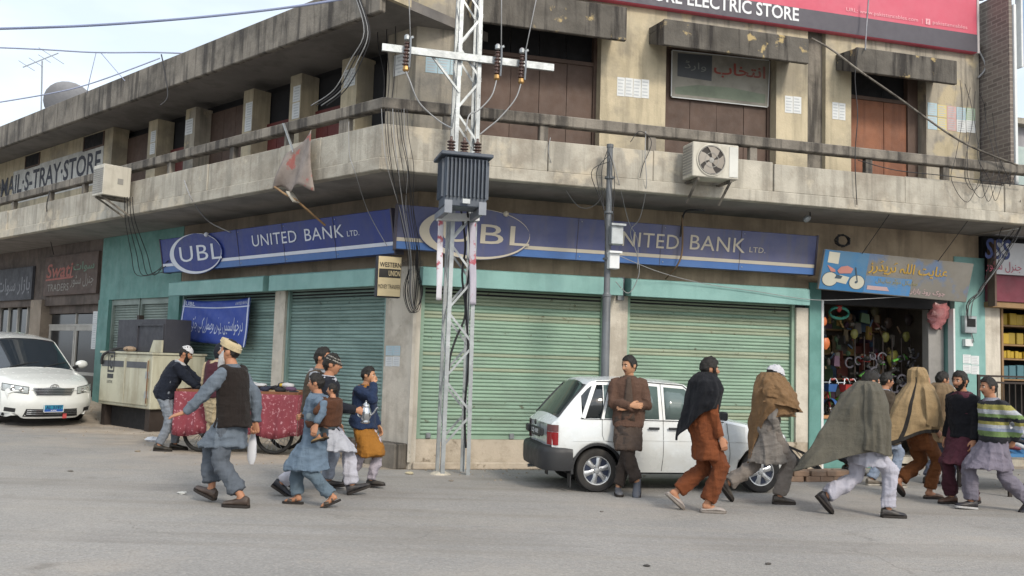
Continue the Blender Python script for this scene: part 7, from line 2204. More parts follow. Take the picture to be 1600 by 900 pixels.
# ---- head: one shape function shared by skin, hair, beard and caps
def head_co(th, ph, grow=0.0):
    """direction th (0 = face, +y left), ph elevation; unit head about .23 m tall, centre between the ears"""
    cx, cy, cz = cos(ph) * cos(th), cos(ph) * sin(th), sin(ph)
    x, y, z = .096 * cx, .076 * cy, .120 * cz
    if z < 0:
        t = -z / .12
        y *= 1 - .34 * t ** 1.6
        x *= 1 - (.10 if x > 0 else .42) * t ** 1.5
        if cx > 0: x += .010 * t * cx
    else:
        t = z / .12
        if x > 0: x *= 1 - .10 * t
        else: x *= 1.03
    if cx > 0:
        g = lambda v, s: math.exp(-(v / s) ** 2)
        f = max(0, cx) ** .5
        # flatten the face
        x -= .007 * g(y, .05) * f * (1 if -.09 < z < .06 else .4)
        # nose
        if -.040 < z < .030:
            pr = (.030 - z) / .054 if z > -.024 else max(0, (z + .040) / .016)
            x += .031 * pr * g(y, .0125 + .006 * max(0, (.0 - z) / .03)) * f
        x += .006 * g(z - .030, .010) * g(abs(y) - .026, .022) * f          # brow
        x -= .010 * g(z - .012, .011) * g(abs(y) - .031, .014) * f         # eye hollows
        x += .006 * g(z + .018, .02) * g(abs(y) - .045, .016) * f          # cheek bones
        x += .006 * g(z + .058, .008) * g(y, .022) * f - .004 * g(z + .063, .003) * g(y, .022) * f + .005 * g(z + .070, .006) * g(y, .018) * f
        x += .010 * g(z + .100, .016) * g(y, .022) * f                     # chin
    p = V((x, y, z))
    if grow:
        n = V((cx / .096, cy / .076, cz / .12)).normalized()
        p += n * grow
    return p
NT, NP = 44, 34
def head_shell(growf, keep, jit=0.0, seed=0):
    """faces of the head grid where keep(th, ph, p) holds, grown outward by growf; closed underneath"""
    pts, inn, ok = {}, {}, {}
    m = MB()
    for i in range(NP + 1):
        ph = -pi / 2 + pi * (i + .01) / (NP + .02)
        for j in range(NT):
            th = -pi + 2 * pi * j / NT
            p = head_co(th, ph)
            k = keep(th, ph, p)
            ok[i, j] = k
            if k:
                g = growf(th, ph, p)
                if jit: g += jit * noise.noise(V((p.x * 60, p.y * 60, p.z * 30)) + V((seed, 0, 0)))
                pts[i, j] = head_co(th, ph, max(.002, g))
    idx = {}
    for k, p in pts.items():
        idx[k] = len(m.v); m.v.append(tuple(p))
    ii = {}
    for k in pts:
        ph = -pi / 2 + pi * (k[0] + .01) / (NP + .02); th = -pi + 2 * pi * k[1] / NT
        ii[k] = len(m.v); m.v.append(tuple(head_co(th, ph, -.004)))
    edges = {}
    for i in range(NP):
        for j in range(NT):
            q = [(i, j), (i, (j + 1) % NT), (i + 1, (j + 1) % NT), (i + 1, j)]
            if all(ok[a] for a in q):
                m.f.append(tuple(idx[a] for a in q)); m.mi.append(0)
                for a, b in zip(q, q[1:] + q[:1]): edges[a, b] = 1
    for a, b in list(edges):
        if (b, a) not in edges:
            m.f.append((idx[b], idx[a], ii[a], ii[b])); m.mi.append(0)
    return m
_headmb = None
def head_mb():
    global _headmb
    if _headmb is None:
        m = MB(); rows = []
        for i in range(NP + 1):
            ph = -pi / 2 + pi * (i + .01) / (NP + .02)
            rows.append([head_co(-pi + 2 * pi * j / NT, ph) for j in range(NT)])
        m.grid(rows, closed=True, caps=True)
        for s in (-1, 1):      # ears
            r = []
            for i in range(7):
                t = i / 6
                w = .008 + .014 * sin(pi * min(1, .12 + t * .85))
                r.append([V((-.012 - .008 * t + w * cos(a), s * (.072 + .010 * sin(pi * t) + .006 * sin(a) * .8), -.030 + .062 * t)) for a in [2 * pi * k / 8 for k in range(8)]])
            m.grid(r, closed=True, caps=True)
        _headmb = m
    return _headmb
# ---- hands: palm and five fingers fused into one skin, three poses, right hand: x along the fingers, y to the thumb, z out of the back of the hand
_hands = {}
def hand_mesh(pose):
    if pose in _hands: return _hands[pose]
    curl = {'relaxed': (22, 30, 22), 'open': (6, 10, 8), 'grip': (55, 70, 45)}[pose]
    m = MB()
    rows = []
    for x, w, t in ((-.03, .024, .019), (0, .028, .020), (.03, .037, .017), (.06, .041, .015), (.082, .040, .013), (.09, .036, .010)):
        rows.append([V((x, w * cos(a), t * sin(a))) for a in [2 * pi * k / 12 for k in range(12)]])
    m.grid(rows, closed=True, caps=True)
    for k, (y, L_, r) in enumerate(((.030, .072, .0088), (.010, .080, .0092), (-.010, .074, .0088), (-.029, .058, .0078))):
        p = V((.078, y, 0)); ang = 0; path = [V((.06, y * .9, 0)), p.copy()]
        sp = y * 1.2
        for seg, f in enumerate((.45, .32, .23)):
            ang += radians(curl[seg] * (1 + .08 * k))
            p = p + V((cos(ang), sp, -sin(ang))).normalized() * (L_ * f)
            path.append(p.copy())
        m.tube(path, [r * 1.05, r * 1.08, r, r * .95, r * .72], 8)
    th = {'relaxed': [(.0, .022, -.004), (.028, .046, -.012), (.056, .056, -.022), (.078, .052, -.032)], 'open': [(.0, .022, 0), (.03, .055, -.004), (.05, .078, -.008), (.066, .094, -.010)], 'grip': [(.0, .022, -.006), (.03, .044, -.022), (.056, .036, -.042), (.07, .014, -.050)]}[pose]
    m.tube(th, [.016, .013, .011, .008], 8)
    me = remesh(m, .0052, 2, name='hand')
    vs = [v.co.copy() for v in me.vertices]; fs = [tuple(p.vertices) for p in me.polygons]
    bpy.data.meshes.remove(me)
    _hands[pose] = (vs, fs)
    return _hands[pose]
def frame_x(x, zhint):
    x = V(x).normalized(); z = V(zhint); z = z - x * z.dot(x)
    z = z.normalized() if z.length > 1e-5 else x.orthogonal().normalized()
    y = z.cross(x)
    return Matrix(((x.x, y.x, z.x), (x.y, y.y, z.y), (x.z, y.z, z.z)))
def shoe_parts(kind, s):
    """upper and sole in foot space: ankle joint at the origin, x to the toe, sole at z = -.08 s"""
    up, so = MB(), MB()
    st = ((-.075, .026, .02), (-.068, .034, .085), (-.04, .038, .10), (0, .039, .098), (.05, .042, .072), (.10, .048, .054), (.145, .047, .044), (.18, .036, .036), (.198, .018, .022))
    if kind in ('sandal', 'slipper'): st = ((-.07, .026, .018), (-.06, .032, .03), (-.02, .036, .03), (.03, .038, .045), (.08, .045, .058), (.13, .047, .048), (.17, .038, .034), (.19, .02, .02))
    rows = []
    for x, w, h in st:
        r = []
        for k in range(14):
            a = 2 * pi * k / 14
            zz = sin(a)
            r.append(V((x * s, w * s * cos(a) * (1 if zz < .3 else 1 - .22 * zz), (-.08 + h * (.5 + .5 * zz)) * s)))
        rows.append(r)
    up.grid(rows, closed=True, caps=True)
    out = [(-.082, 0)] + [(x, w + .005) for x, w, h in st] + [(.205, 0)]
    n = len(out)
    ring = [(x, w) for x, w in out] + [(x, -w) for x, w in out[-2:0:-1]]
    so.grid([[V((x * s, w * s * .9, -.098 * s)) for x, w in ring], [V((x * s, w * s, -.094 * s)) for x, w in ring], [V((x * s, w * s, -.078 * s)) for x, w in ring], [V((x * s, w * .93 * s, -.072 * s)) for x, w in ring]], closed=True, caps=True)
    return up, so
SOLE = .098

def person(label, gp, heading, H=1.70, lean=4, legs=None, arms=None, head=(0, 0), hipdrop=.02, sway=0.0, skin=None, group=None,
           trousers=('#8a8d92', .080, .052), kameez=None, hem=.52, flare=.0, vest=None, jacket=None, shoes=('#3a2e28', 'shoe'),
           hair='short', beard=None, cap=None, hands=('relaxed', 'relaxed'), seat=None, seed=1, stripes=None, blow=0.0, cuff=.0, hide_head=False, name='person', cat='person', collar=None, palms=(None, None), fingers=(None, None), kamw=0.0, glasses=False, moustache=False, kam_sleeve=None):
    """One figure. legs: (x, y, pitch, lift) of left and right ankle; arms: hand targets from the shoulder, left and right.
    Its own space: +x ahead, +y to its left, z up, origin on the ground below the hips."""
    s = H / 1.70
    skin = skin or m_skin
    root = thing(name, label, cat, gp, group, own=True, rz=heading)
    thigh, shank = .43 * s, .415 * s
    legs = legs or ((.05, .09, 0, 0), (-.05, -.09, 0, 0))
    ank = []
    for (x, y, pit, lift) in legs:
        a = radians(pit)
        if pit >= 0: z = SOLE * s * cos(a) + .13 * s * sin(a)
        else: z = SOLE * s * cos(a) + .075 * s * sin(-a)
        ank.append(V((x * s, y * s, z + lift * s)))
    hz = (seat if seat is not None else .925 - hipdrop) * s
    hip = V((sway * s, 0, hz))
    hipj = [hip + V((0, .085 * s, -.01)), hip + V((0, -.085 * s, -.01))]
    knees = []
    for k in (0, 1):
        kn, an = two_bone(hipj[k], ank[k], thigh, shank, V((1, .12 * (1, -1)[k], .05)))
        knees.append(kn); ank[k] = an
    lr = radians(lean)
    up = V((sin(lr), 0, cos(lr))); fw_ = V((cos(lr), 0, -sin(lr)))
    T_ = .50 * s
    def sp(t): return hip + up * (T_ * t)
    lat = V((0, 1, 0))
    shj = [sp(.87) + lat * (.160 * s), sp(.87) - lat * (.160 * s)]
    ua, fa = .285 * s, .255 * s
    arms = arms or ((.05, .06, -.52), (.05, -.06, -.52))
    elb, wri = [], []
    for k in (0, 1):
        a = arms[k]
        tg = shj[k] + V(a[:3]) * s
        pole = V(a[3:6]) if len(a) >= 6 else V((-1, .25 * (1, -1)[k], -.2))
        e, w = two_bone(shj[k], tg, ua, fa, pole)
        elb.append(e); wri.append(w)
    neck0, neck1 = sp(.97), sp(.97) + up * .052 * s + fw_ * .018 * s
    hs = s * 1.0
    hc = neck1 + V((.022 + .3 * sin(lr) * .1, 0, .098)) * hs
    hy, hp_ = radians(head[0]), radians(head[1])
    HM = Matrix.Translation(hc) @ Matrix.Rotation(hy, 4, 'Z') @ Matrix.Rotation(hp_, 4, 'Y') @ Matrix.Scale(hs, 4)
    prof = ((-.17, .10, .085), (-.08, .145, .108), (.0, .160, .118), (.15, .152, .112), (.35, .142, .105), (.55, .152, .110), (.75, .166, .114), (.85, .162, .104), (.91, .135, .092), (.96, .095, .078), (1.01, .066, .064))
    profc = ((-.17, .10, .085), (-.08, .150, .112), (.0, .164, .120), (.15, .162, .118), (.35, .160, .115), (.55, .162, .115), (.75, .168, .116), (.85, .164, .106), (.91, .135, .093), (.96, .092, .078), (1.01, .066, .064))
    def torso(m, grow=0.0, t0=-.2, t1=1.1, belly=0.0, n=22, cl=True):
        rows = []
        for t, wy, wx in (profc if cl else prof):
            if t < t0 or t > t1: continue
            c = sp(t)
            b = belly * math.exp(-((t - .3) / .25) ** 2)
            rows.append([c + lat * ((wy * s + grow) * cos(a)) + fw_ * ((wx * s + grow + (b if sin(a) > 0 else 0)) * sin(a)) for a in [2 * pi * k / n for k in range(n)]])
        m.grid(rows, closed=True, caps=True)
    # ---- body
    m = MB()
    torso(m, -.014, cl=False)
    for k in (0, 1):
        m.tube([hipj[k] + V((0, 0, .05)), hipj[k], knees[k], ank[k] + V((0, 0, .0))], [.07 * s, .078 * s, .052 * s, .036 * s], 12)
        m.tube([knees[k], knees[k].lerp(ank[k], .3), ank[k]], [.052 * s, .056 * s, .034 * s], 12)
        m.tube([shj[k] - lat * (.03 * s * (1, -1)[k]), shj[k], elb[k], wri[k]], [.05 * s, .052 * s, .040 * s, .027 * s], 12)
        m.tube([elb[k], elb[k].lerp(wri[k], .3), wri[k]], [.040 * s, .042 * s, .026 * s], 12)
        m.ball(elb[k], .041 * s, 10, 7); m.ball(knees[k], .053 * s, 10, 7)
    m.tube([sp(.9), neck0, neck1, hc + V((0, 0, -.03 * s))], [.075 * s, .062 * s, .056 * s, .055 * s], 14)
    for k in (0, 1):
        a = radians(legs[k][2])
        fy = (.12, -.12)[k]
        fm = Matrix.Translation(ank[k]) @ Matrix.Rotation(fy, 4, 'Z') @ Matrix.Rotation(a, 4, 'Y')
        f = MB(); f.tube([V((-.05, 0, -.03)) * s, V((0, 0, -.03)) * s, V((.08, 0, -.055)) * s, V((.15, 0, -.065)) * s, V((.185, 0, -.07)) * s], [.030 * s, .036 * s, .034 * s, .024 * s, .012 * s], 10)
        m.join(f, fm)
    bme = remesh(m, .0135, 2, name='body')
    B = MB(); B.v = [tuple(v.co) for v in bme.vertices]; B.f = [tuple(p.vertices) for p in bme.polygons]; B.mi = [0] * len(B.f)
    bpy.data.meshes.remove(bme)
    hfr = []
    for k in (0, 1):
        vs, fs = hand_mesh(hands[k])
        d = (wri[k] - elb[k]).normalized()
        if fingers[k]: d = V(fingers[k]).normalized()
        side = (1, -1)[k]
        back = V(palms[k]) if palms[k] else V((.15, side, .1))       # back of the hand faces outward
        R3 = frame_x(d, back)
        mir = 1
        M3 = R3
        # thumb side: for the right hand y axis must point forward/up; flip for the left
        yv = R3.col[1]
        want = V((1, 0, .35))
        flip = -1 if yv.dot(want) < 0 else 1
        mm = Matrix.Translation(wri[k] + d * .012) @ M3.to_4x4() @ Matrix.Diagonal((s * 1.0, s * flip, s * 1.0, 1))
        B.add([mm @ v for v in vs], fs)
        hfr.append(mm)
    B.join(head_mb(), HM)
    me = B.mesh('body', skin, smooth=180)
    put(me, 'body', skin, root)
    hm = lambda mb: [tuple(HM @ V(v)) for v in mb.v]
    def head_part(mb, nm, mat, sm=180):
        mb.v = hm(mb); o = mb.build(nm, mat, root, smooth=sm); return o
    if not hide_head:
        for sd in (-1, 1):
            e = MB(); e.ball((.073, sd * .031, .011), (.013, .0145, .0085), 10, 6); eo = head_part(e, 'eye', m_eye)
            e = MB(); e.ball((.0835, sd * .030, .011), (.0045, .0065, .0065), 8, 6); e.v = hm(e); e.build('iris', m_iris, eo, smooth=180)
            e = MB(); e.tube([head_co(sd * .18, .27) + V((.004, 0, 0)), head_co(sd * .38, .30) + V((.004, 0, 0)), head_co(sd * .62, .25) + V((.002, 0, 0))], [.004, .006, .003], 6); head_part(e, 'eyebrow', m_beardw if beard == 'white' else m_hair)
        e = MB(); e.tube([V((head_co(y / .05, -.5).x - .002, y, -.0635)) for y in (-.024, -.012, 0, .012, .024)], [.002, .0045, .005, .0045, .002], 6); head_part(e, 'mouth', m_lip)
        if glasses:
            e = MB()
            for sd in (-1, 1):
                e.tube([V((.094, sd * .031 + .021 * cos(a), .010 + .016 * sin(a))) for a in [2 * pi * k / 12 for k in range(13)]], .0016, 4)
                e.tube([V((.094, sd * .052, .014)), V((.05, sd * .075, .016)), V((-.01, sd * .080, .018))], .0016, 4)
            e.tube([V((.096, -.01, .012)), V((.098, .01, .012))], .0016, 4)
            head_part(e, 'glasses', m_seam)
        if hair:
            side_z = {'short': -.012, 'long': -.05, 'thin': .0}[hair]
            fr_z = {'short': .066, 'long': .060, 'thin': .080}[hair]
            def keep(th, ph, p):
                a = abs(th)
                if a < .75: lim = fr_z
                elif a < 1.25: lim = fr_z + (side_z - fr_z) * (a - .75) / .5 + (.01 if a < 1.0 else 0)
                elif a < 1.75: lim = side_z - .005 if a < 1.5 else .012
                else: lim = side_z - (.060 if hair != 'thin' else .045) * min(1, (a - 1.75) / .5)
                return p.z > lim
            thick = {'short': .012, 'long': .015, 'thin': .006}[hair]
            h = head_shell(lambda th, ph, p: thick * (1 + .45 * max(0, p.z / .12) + .25 * max(0, cos(th)) * max(0, p.z / .12)) * (.5 if p.z < -.02 else 1), keep, .013, seed * 3.1)
            head_part(h, 'hair', m_hair, 60)
        if beard:
            ln = {'short': .008, 'full': .024, 'white': .032, 'stubble': .0025}[beard]
            def keepb(th, ph, p):
                a = abs(th)
                if a > 1.35: return False
                if p.x < -.01: return False
                lim = -.045 if a < .35 else -.040 + .055 * min(1, max(0, (a - .55) / .6))
                if a < .30 and -.072 < p.z < -.050: return False
                return p.z < lim
            mb_ = head_shell(lambda th, ph, p: .004 + ln * max(0, min(1, (-.03 - p.z) / .07)) * (1.0 if abs(th) < .9 else .6), keepb, .004, seed)
            if beard in ('white', 'full'):
                k_ = .5 if beard == 'white' else .35
                mb_.v = [(v[0] + k_ * max(0, -.085 - v[2]) * .5, v[1] * (1 - .15 * max(0, -.085 - v[2]) / .04), v[2] - k_ * max(0, -.082 - v[2]) * 1.3) for v in mb_.v]
            head_part(mb_, 'beard', m_beardw if beard == 'white' else m_hair, 70)
        if moustache or beard:
            e = MB(); e.tube([V((head_co(y / .06, -.38).x + .001 - abs(y) * .15, y, -.047 - abs(y) * .22)) for y in (-.028, -.015, 0, .015, .028)], [.0025, .006, .0055, .006, .0025], 6); head_part(e, 'moustache', m_beardw if beard == 'white' else m_hair)
    if cap:
        kind, colr_, tilt = cap
        if kind == 'skull':
            h = head_shell(lambda th, ph, p: .020, lambda th, ph, p: p.z > .052 - tilt * p.x); o = head_part(h, 'cap', cloth_mat(colr_), 60)
        elif kind == 'kufi':
            h = MB(); rows = []
            for rr, z in ((1.02, .038), (1.03, .060), (1.0, .098), (.92, .110), (.6, .116), (.05, .117)):
                rows.append([V((-.008 + rr * .106 * cos(a), rr * .089 * sin(a), z - tilt * (rr * .1 * cos(a)))) for a in [2 * pi * k / 30 for k in range(30)]])
            h.grid(rows, closed=True); h.grid([rows[0], [r * .9 + V((0, 0, .004)) for r in rows[0]]], closed=True)
            o = head_part(h, 'cap', cloth_mat(colr_, 'wool'), 50)
            h = MB()
            for k in range(30):
                a = 2 * pi * k / 30
                c = V((-.008 + 1.045 * .106 * cos(a), 1.045 * .089 * sin(a), .075 - tilt * .1 * cos(a)))
                h.ball(c, .0045, 6, 4)
            h.v = hm(h); h.build('embroidery', cloth_mat('#d2c6a8'), o)
        elif kind == 'beanie':
            h = head_shell(lambda th, ph, p: .016, lambda th, ph, p: p.z > .030 - .35 * p.x)
            h.v = hm(h)
            mats = [cloth_mat('#2b2826', 'wool'), cloth_mat('#8d8a84', 'wool')]
            me = h.mesh('cap', mats, smooth=180)
            inv = HM.inverted()
            for p in me.polygons:
                q = inv @ p.center
                w = q.z + .35 * q.x
                p.material_index = 1 if (.050 < w < .066 or .084 < w < .098) else 0
            put(me, 'cap', mats, root)
            for p in me.polygons:
                q = inv @ p.center; w = q.z + .35 * q.x; p.material_index = 1 if (.050 < w < .066 or .084 < w < .098) else 0
        elif kind == 'hood':
            h = head_shell(lambda th, ph, p: .026 + .01 * max(0, -p.z / .1), lambda th, ph, p: not (abs(th) < .62 and p.z < .06 and p.x > .02) or p.z < -.10, .006, seed); head_part(h, 'hood', cloth_mat(colr_), 70)
        elif kind == 'turban':
            h = head_shell(lambda th, ph, p: .030, lambda th, ph, p: p.z > .035 - tilt * p.x, .012, 5); head_part(h, 'cap', cloth_mat(colr_), 70)
    # ---- shoes
    for k in (0, 1):
        a = radians(legs[k][2]); fy = (.12, -.12)[k]
        fm = Matrix.Translation(ank[k]) @ Matrix.Rotation(fy, 4, 'Z') @ Matrix.Rotation(a, 4, 'Y')
        if shoes[1] == 'sandal':
            u = MB(); u.grid([[V((x, .05 * cos(q) * 1.02, -.055 + .035 * max(0, sin(q)) - .012)) * s for q in [pi * j / 8 for j in range(9)]] for x in (.06, .085, .12)]); u.grid([[V((x, .042 * cos(q), -.05 + .06 * max(0, sin(q)) - .012)) * s for q in [pi * j / 8 for j in range(9)]] for x in (.0, .018)])
            _, so_m = shoe_parts('sandal', s)
        else: u, so_m = shoe_parts(shoes[1], s)
        if len(legs[k]) > 4: pass
        u.v = [tuple(fm @ V(v)) for v in u.v]; o = u.build('shoe', cloth_mat(shoes[0], 'leather'), root, smooth=55)
        if shoes[1] == 'sandal':
            md = o.modifiers.new('thickness', 'SOLIDIFY'); md.thickness = .006
        so_m.v = [tuple(fm @ V(v)) for v in so_m.v]; so_m.build('sole', cloth_mat(shoes[2], 'leather') if len(shoes) > 2 else m_sole, o, smooth=40)
    # ---- trousers
    tm = cloth_mat(trousers[0])
    r1, r2 = trousers[1] * s, trousers[2] * s
    m = MB()
    for k in (0, 1):
        e = ank[k].lerp(knees[k], .03 + cuff)
        m.tube([hipj[k] + V((0, 0, .06)), hipj[k].lerp(knees[k], .35), knees[k], knees[k].lerp(e, .5), e], [min(r1 * 1.1, .1 * s), min(r1, .098 * s), min(r1 * .88, .085 * s), (min(r1, .09 * s) * .4 + r2 * .6), r2], 14)
        m.ball(knees[k], min(r1 * .88, .085 * s), 12, 8)
    torso(m, .006, -.2, .2)
    put(remesh(m, .016, 3, fold_fn(seed + 5, .012, (6, 6, 2.6), .004), 'trousers'), 'trousers', tm, root)
    # ---- long shirt
    def leg_at(k, z):
        if z > knees[k].z:
            f = (hipj[k].z - z) / max(.01, hipj[k].z - knees[k].z); return hipj[k].lerp(knees[k], max(0, min(1, f)))
        f = (knees[k].z - z) / max(.01, knees[k].z - ank[k].z); return knees[k].lerp(ank[k], max(0, min(1, f)))
    def skirt_rows(zh, grow, n=26, fl=flare, top=0.0):
        rows = []
        zt = hip.z + top
        for i in range(9):
            t = i / 8
            z = zt + (zh - zt) * t
            a, b = leg_at(0, z), leg_at(1, z)
            cx, cy = (a.x + b.x) / 2, (a.y + b.y) / 2
            ax = abs(a.x - b.x) / 2 + .092 * s + grow + fl * t
            ay = abs(a.y - b.y) / 2 + .088 * s + grow + fl * .5 * t
            ax = max(ax, .118 * s + grow); ay = max(ay, (.164 - .01 * t) * s + grow)
            bl = blow * t ** 1.4
            rows.append([V((cx + ax * sin(q) - bl * (1 if sin(q) < 0 else .45), cy + ay * cos(q), z + .012 * sin(q * 3 + seed) * t + (.05 * t * blow if sin(q) < 0 else 0))) for q in [2 * pi * k / n for k in range(n)]])
        return rows
    def sleeve(m, k, ra, rb_, end=.96, start=0.0):
        e = elb[k].lerp(wri[k], end)
        m.tube([shj[k] - lat * (.05 * s * (1, -1)[k]) + up * .01, shj[k], shj[k].lerp(elb[k], .5), elb[k], elb[k].lerp(e, .5), e], [ra * .80, ra * 1.02, ra * 1.0, ra * .92, (ra + rb_) * .49, rb_], 14)
        m.ball(elb[k], ra * .92, 10, 8)
    if kameez:
        m = MB()
        torso(m, .016 + kamw)
        rows = skirt_rows(hem * s, .012 + kamw)
        m.grid(rows, closed=True, caps=True)
        torso(m, .016 + kamw, -.2, .2)
        ks = kam_sleeve if kam_sleeve is not None else ((0, 0) if jacket else (.96, .96))
        for k in (0, 1):
            if ks[k]: sleeve(m, k, .068 * s, .046 * s, ks[k])
        put(remesh(m, .0145, 3, fold_fn(seed, .012), 'kameez'), 'kameez', cloth_mat(kameez), root)
        mc = MB(); mc.grid([[neck0 + fw_ * ((.066 + g) * s * sin(q) + .008) + lat * ((.068 + g) * s * cos(q)) + up * (zz * s) for q in [2 * pi * j / 18 for j in range(18)]] for g, zz in ((.014, -.03), (.008, .030), (-.002, .032), (.002, -.03))], closed=True)
        mc.build('collar', cloth_mat(collar or kameez), root, smooth=60)
    if vest:
        col, zlo, kd = vest
        m = MB(); torso(m, .032, -.09, 1.0)
        rows = skirt_rows(zlo * s, .030, fl=.0, top=.02)
        m.grid(rows, closed=True, caps=True)
        for k in (0, 1): m.ball(shj[k] - lat * (.025 * (1, -1)[k]) - up * .0, (.082 * s, .06 * s, .078 * s), 12, 8)
        put(remesh(m, .014, 4, fold_fn(seed + 9, .005, (4, 4, 2), .002), 'vest'), 'waistcoat', cloth_mat(col, kd), root)
    if jacket:
        col, zlo, kd = jacket[:3]
        m = MB(); torso(m, .036, -.09, 1.0)
        rows = skirt_rows(zlo * s, .034, fl=.0, top=.02)
        m.grid(rows, closed=True, caps=True)
        for k in (0, 1): sleeve(m, k, .076 * s, .054 * s, .99)
        me = remesh(m, .0125 if stripes else .014, 3, fold_fn(seed + 9, .008, (5, 5, 3), .003), 'jacket')
        if stripes:
            mats = [cloth_mat(c, 'wool') for c in stripes[1]]
            put(me, 'sweater', mats, root)
            zt = shj[0].z + .04; zb = zlo * s
            for p in me.polygons:
                c = p.center
                f = (zt - c.z) / (zt - zb)
                idx = 0
                for i, (lim, mi) in enumerate(stripes[0]):
                    if f <= lim: idx = mi; break
                else: idx = stripes[0][-1][1]
                p.material_index = idx
        else: put(me, 'jacket' if name != 'toddler' else 'sweater', cloth_mat(col, kd), root)
        if len(jacket) > 3:      # open front showing the shirt: lapel panels laid proud of the jacket
            zc0, zc1 = sp(.98), sp(-.08)
            for q, w0, w1, mat_, nm in ((0, .022, .085, cloth_mat(kameez), 'shirt_front'),):
                mm = MB(); rows = []
                for i in range(9):
                    t = i / 8; c = zc0.lerp(zc1, t); wx = (.105 + .020 * sin(pi * min(1, t * 1.1)) + .036) * s + .020
                    rows.append([c + lat * ((w0 + (w1 - w0) * t) * f) + fw_ * (wx - abs(f) * .012) for f in (-1, -.5, 0, .5, 1)])
                mm.grid(rows); o = mm.build(nm, mat_, root, smooth=180); md = o.modifiers.new('thickness', 'SOLIDIFY'); md.thickness = .01
        mc = MB(); mc.grid([[neck0 + fw_ * ((.072 + g) * s * sin(q) + .004) + lat * ((.076 + g) * s * cos(q)) + up * (zz * s) for q in [2 * pi * j / 18 for j in range(18)]] for g, zz in ((.03, -.035), (.016, .018), (.006, .022), (.01, -.035))], closed=True)
        mc.build('collar', cloth_mat(collar or col, kd), root, smooth=60)
    return dict(root=root, hip=hip, sp=sp, up=up, fw=fw_, lat=lat, shj=shj, elb=elb, wri=wri, hands=hfr, HM=HM, hc=hc, knees=knees, ank=ank, s=s)
def shawl(P, rings, mat, name='shawl', seed=1, n=44, tail=None, amp=.014, label=None, band=None, fold=(9, 9, 2.2), hemf=None, arc=None):
    """A wrap draped over a figure. rings: (z, cx, cy, rx, ry) from the top edge to the hem, in the figure's space."""
    pts = []
    R = len(rings)
    sub = 5
    zs = []
    for i in range((R - 1) * sub + 1):
        k, f = min(i // sub, R - 2), (i - min(i // sub, R - 2) * sub) / sub
        a, b = rings[k], rings[k + 1]
        f2 = f * f * (3 - 2 * f) * .5 + f * .5
        zs.append(tuple(a[q] + (b[q] - a[q]) * f2 for q in range(5)))
    off = V((seed * 4.3, seed * 1.7, seed))
    for i, (z, cx, cy, rx, ry) in enumerate(zs):
        t = i / (len(zs) - 1)
        row = []
        for j in range(n):
            a = 2 * pi * j / n if arc is None else arc[0] + (arc[1] - arc[0]) * j / (n - 1)          # 0 = ahead, pi = behind, pi/2 = left
            p = V((cx + rx * cos(a), cy + ry * sin(a), z))
            sk = z - .35 * cos(a)
            fo = noise.noise(V((cos(a) * fold[0] * .35, sin(a) * fold[1] * .35, sk * fold[2])) + off)
            fo2 = noise.noise(V((cos(a) * 4.5, sin(a) * 4.5, z * 5)) - off)
            g = amp * 1.5 * (max(0, 1 - 2.8 * abs(fo)) ** 2 - .3) * (.5 + t) + amp * .6 * fo2
            p += V((cos(a), sin(a), 0)) * g
            if tail:
                w = max(0.0, cos(a - tail['ang'])) ** tail['pow']
                tt = max(0.0, (t - tail['from']) / (1 - tail['from'])) ** tail.get('exp', 1.3)
                p += V(tail['vec']) * (w * tt)
                p.y += .05 * sin(6 * tt * w + seed) * w * tt
            if hemf: p.z += hemf(a) * t ** 2
            row.append(p)
        pts.append(row)
    m = MB(); m.grid(pts, closed=arc is None)
    mats = mat if isinstance(mat, list) else [mat]
    if band:
        nq = n
        for i in range(len(m.f)):
            r, j = i // nq, i % nq
            a = 2 * pi * (j + .5) / nq; t = (r + .5) / (len(zs) - 1)
            m.mi[i] = band(a, t)
    o = m.build(name, mats, P['root'], smooth=180)
    md = o.modifiers.new('sub', 'SUBSURF'); md.levels = 1; md.render_levels = 1
    md = o.modifiers.new('thickness', 'SOLIDIFY'); md.thickness = .008; md.offset = -1
    return o
R_ = radians

# ------------------------------------------------------------------ the figures, from left to right
def gp(x, y):
    p = ground(x, y); p.z = gz(p); return p
# 1 vendor bending over the cart
p = gp(259, 704)
person('man in navy jacket and white skullcap bending over the red draped cart', p, R_(8), 1.76, lean=26, legs=((.10, .10, 0, 0), (-.08, -.10, 0, 0)), sway=-.08, hipdrop=.03,
       arms=((.46, -.02, -.33), (.40, .06, -.36)), head=(0, 22), trousers=('#7d848c', .095, .065), kameez='#7f868f', hem=.50, jacket=('#20242f', .78, 'cotton'), shoes=('#26241f', 'shoe'), hair='short', beard='full', cap=('skull', '#c9c9cb', .2), collar='#b9b9b9', seed=2)
# 2 man in cream kameez and maroon waistcoat, back turned, at the cart
p = gp(330, 711)
person('man in cream kameez, maroon waistcoat and dark hood seen from behind at the cart', p, R_(75), 1.74, lean=6, legs=((.06, .10, 0, 0), (-.05, -.10, 0, 0)), arms=((.20, .12, -.46), (.28, -.04, -.42)), head=(10, 10),
       trousers=('#a8997f', .09, .06), kameez='#b3a487', hem=.48, vest=('#4a2a33', .86, 'cotton'), shoes=('#2b2622', 'shoe'), hair='short', cap=('hood', '#23262e', 0), seed=3, collar='#7d858d')
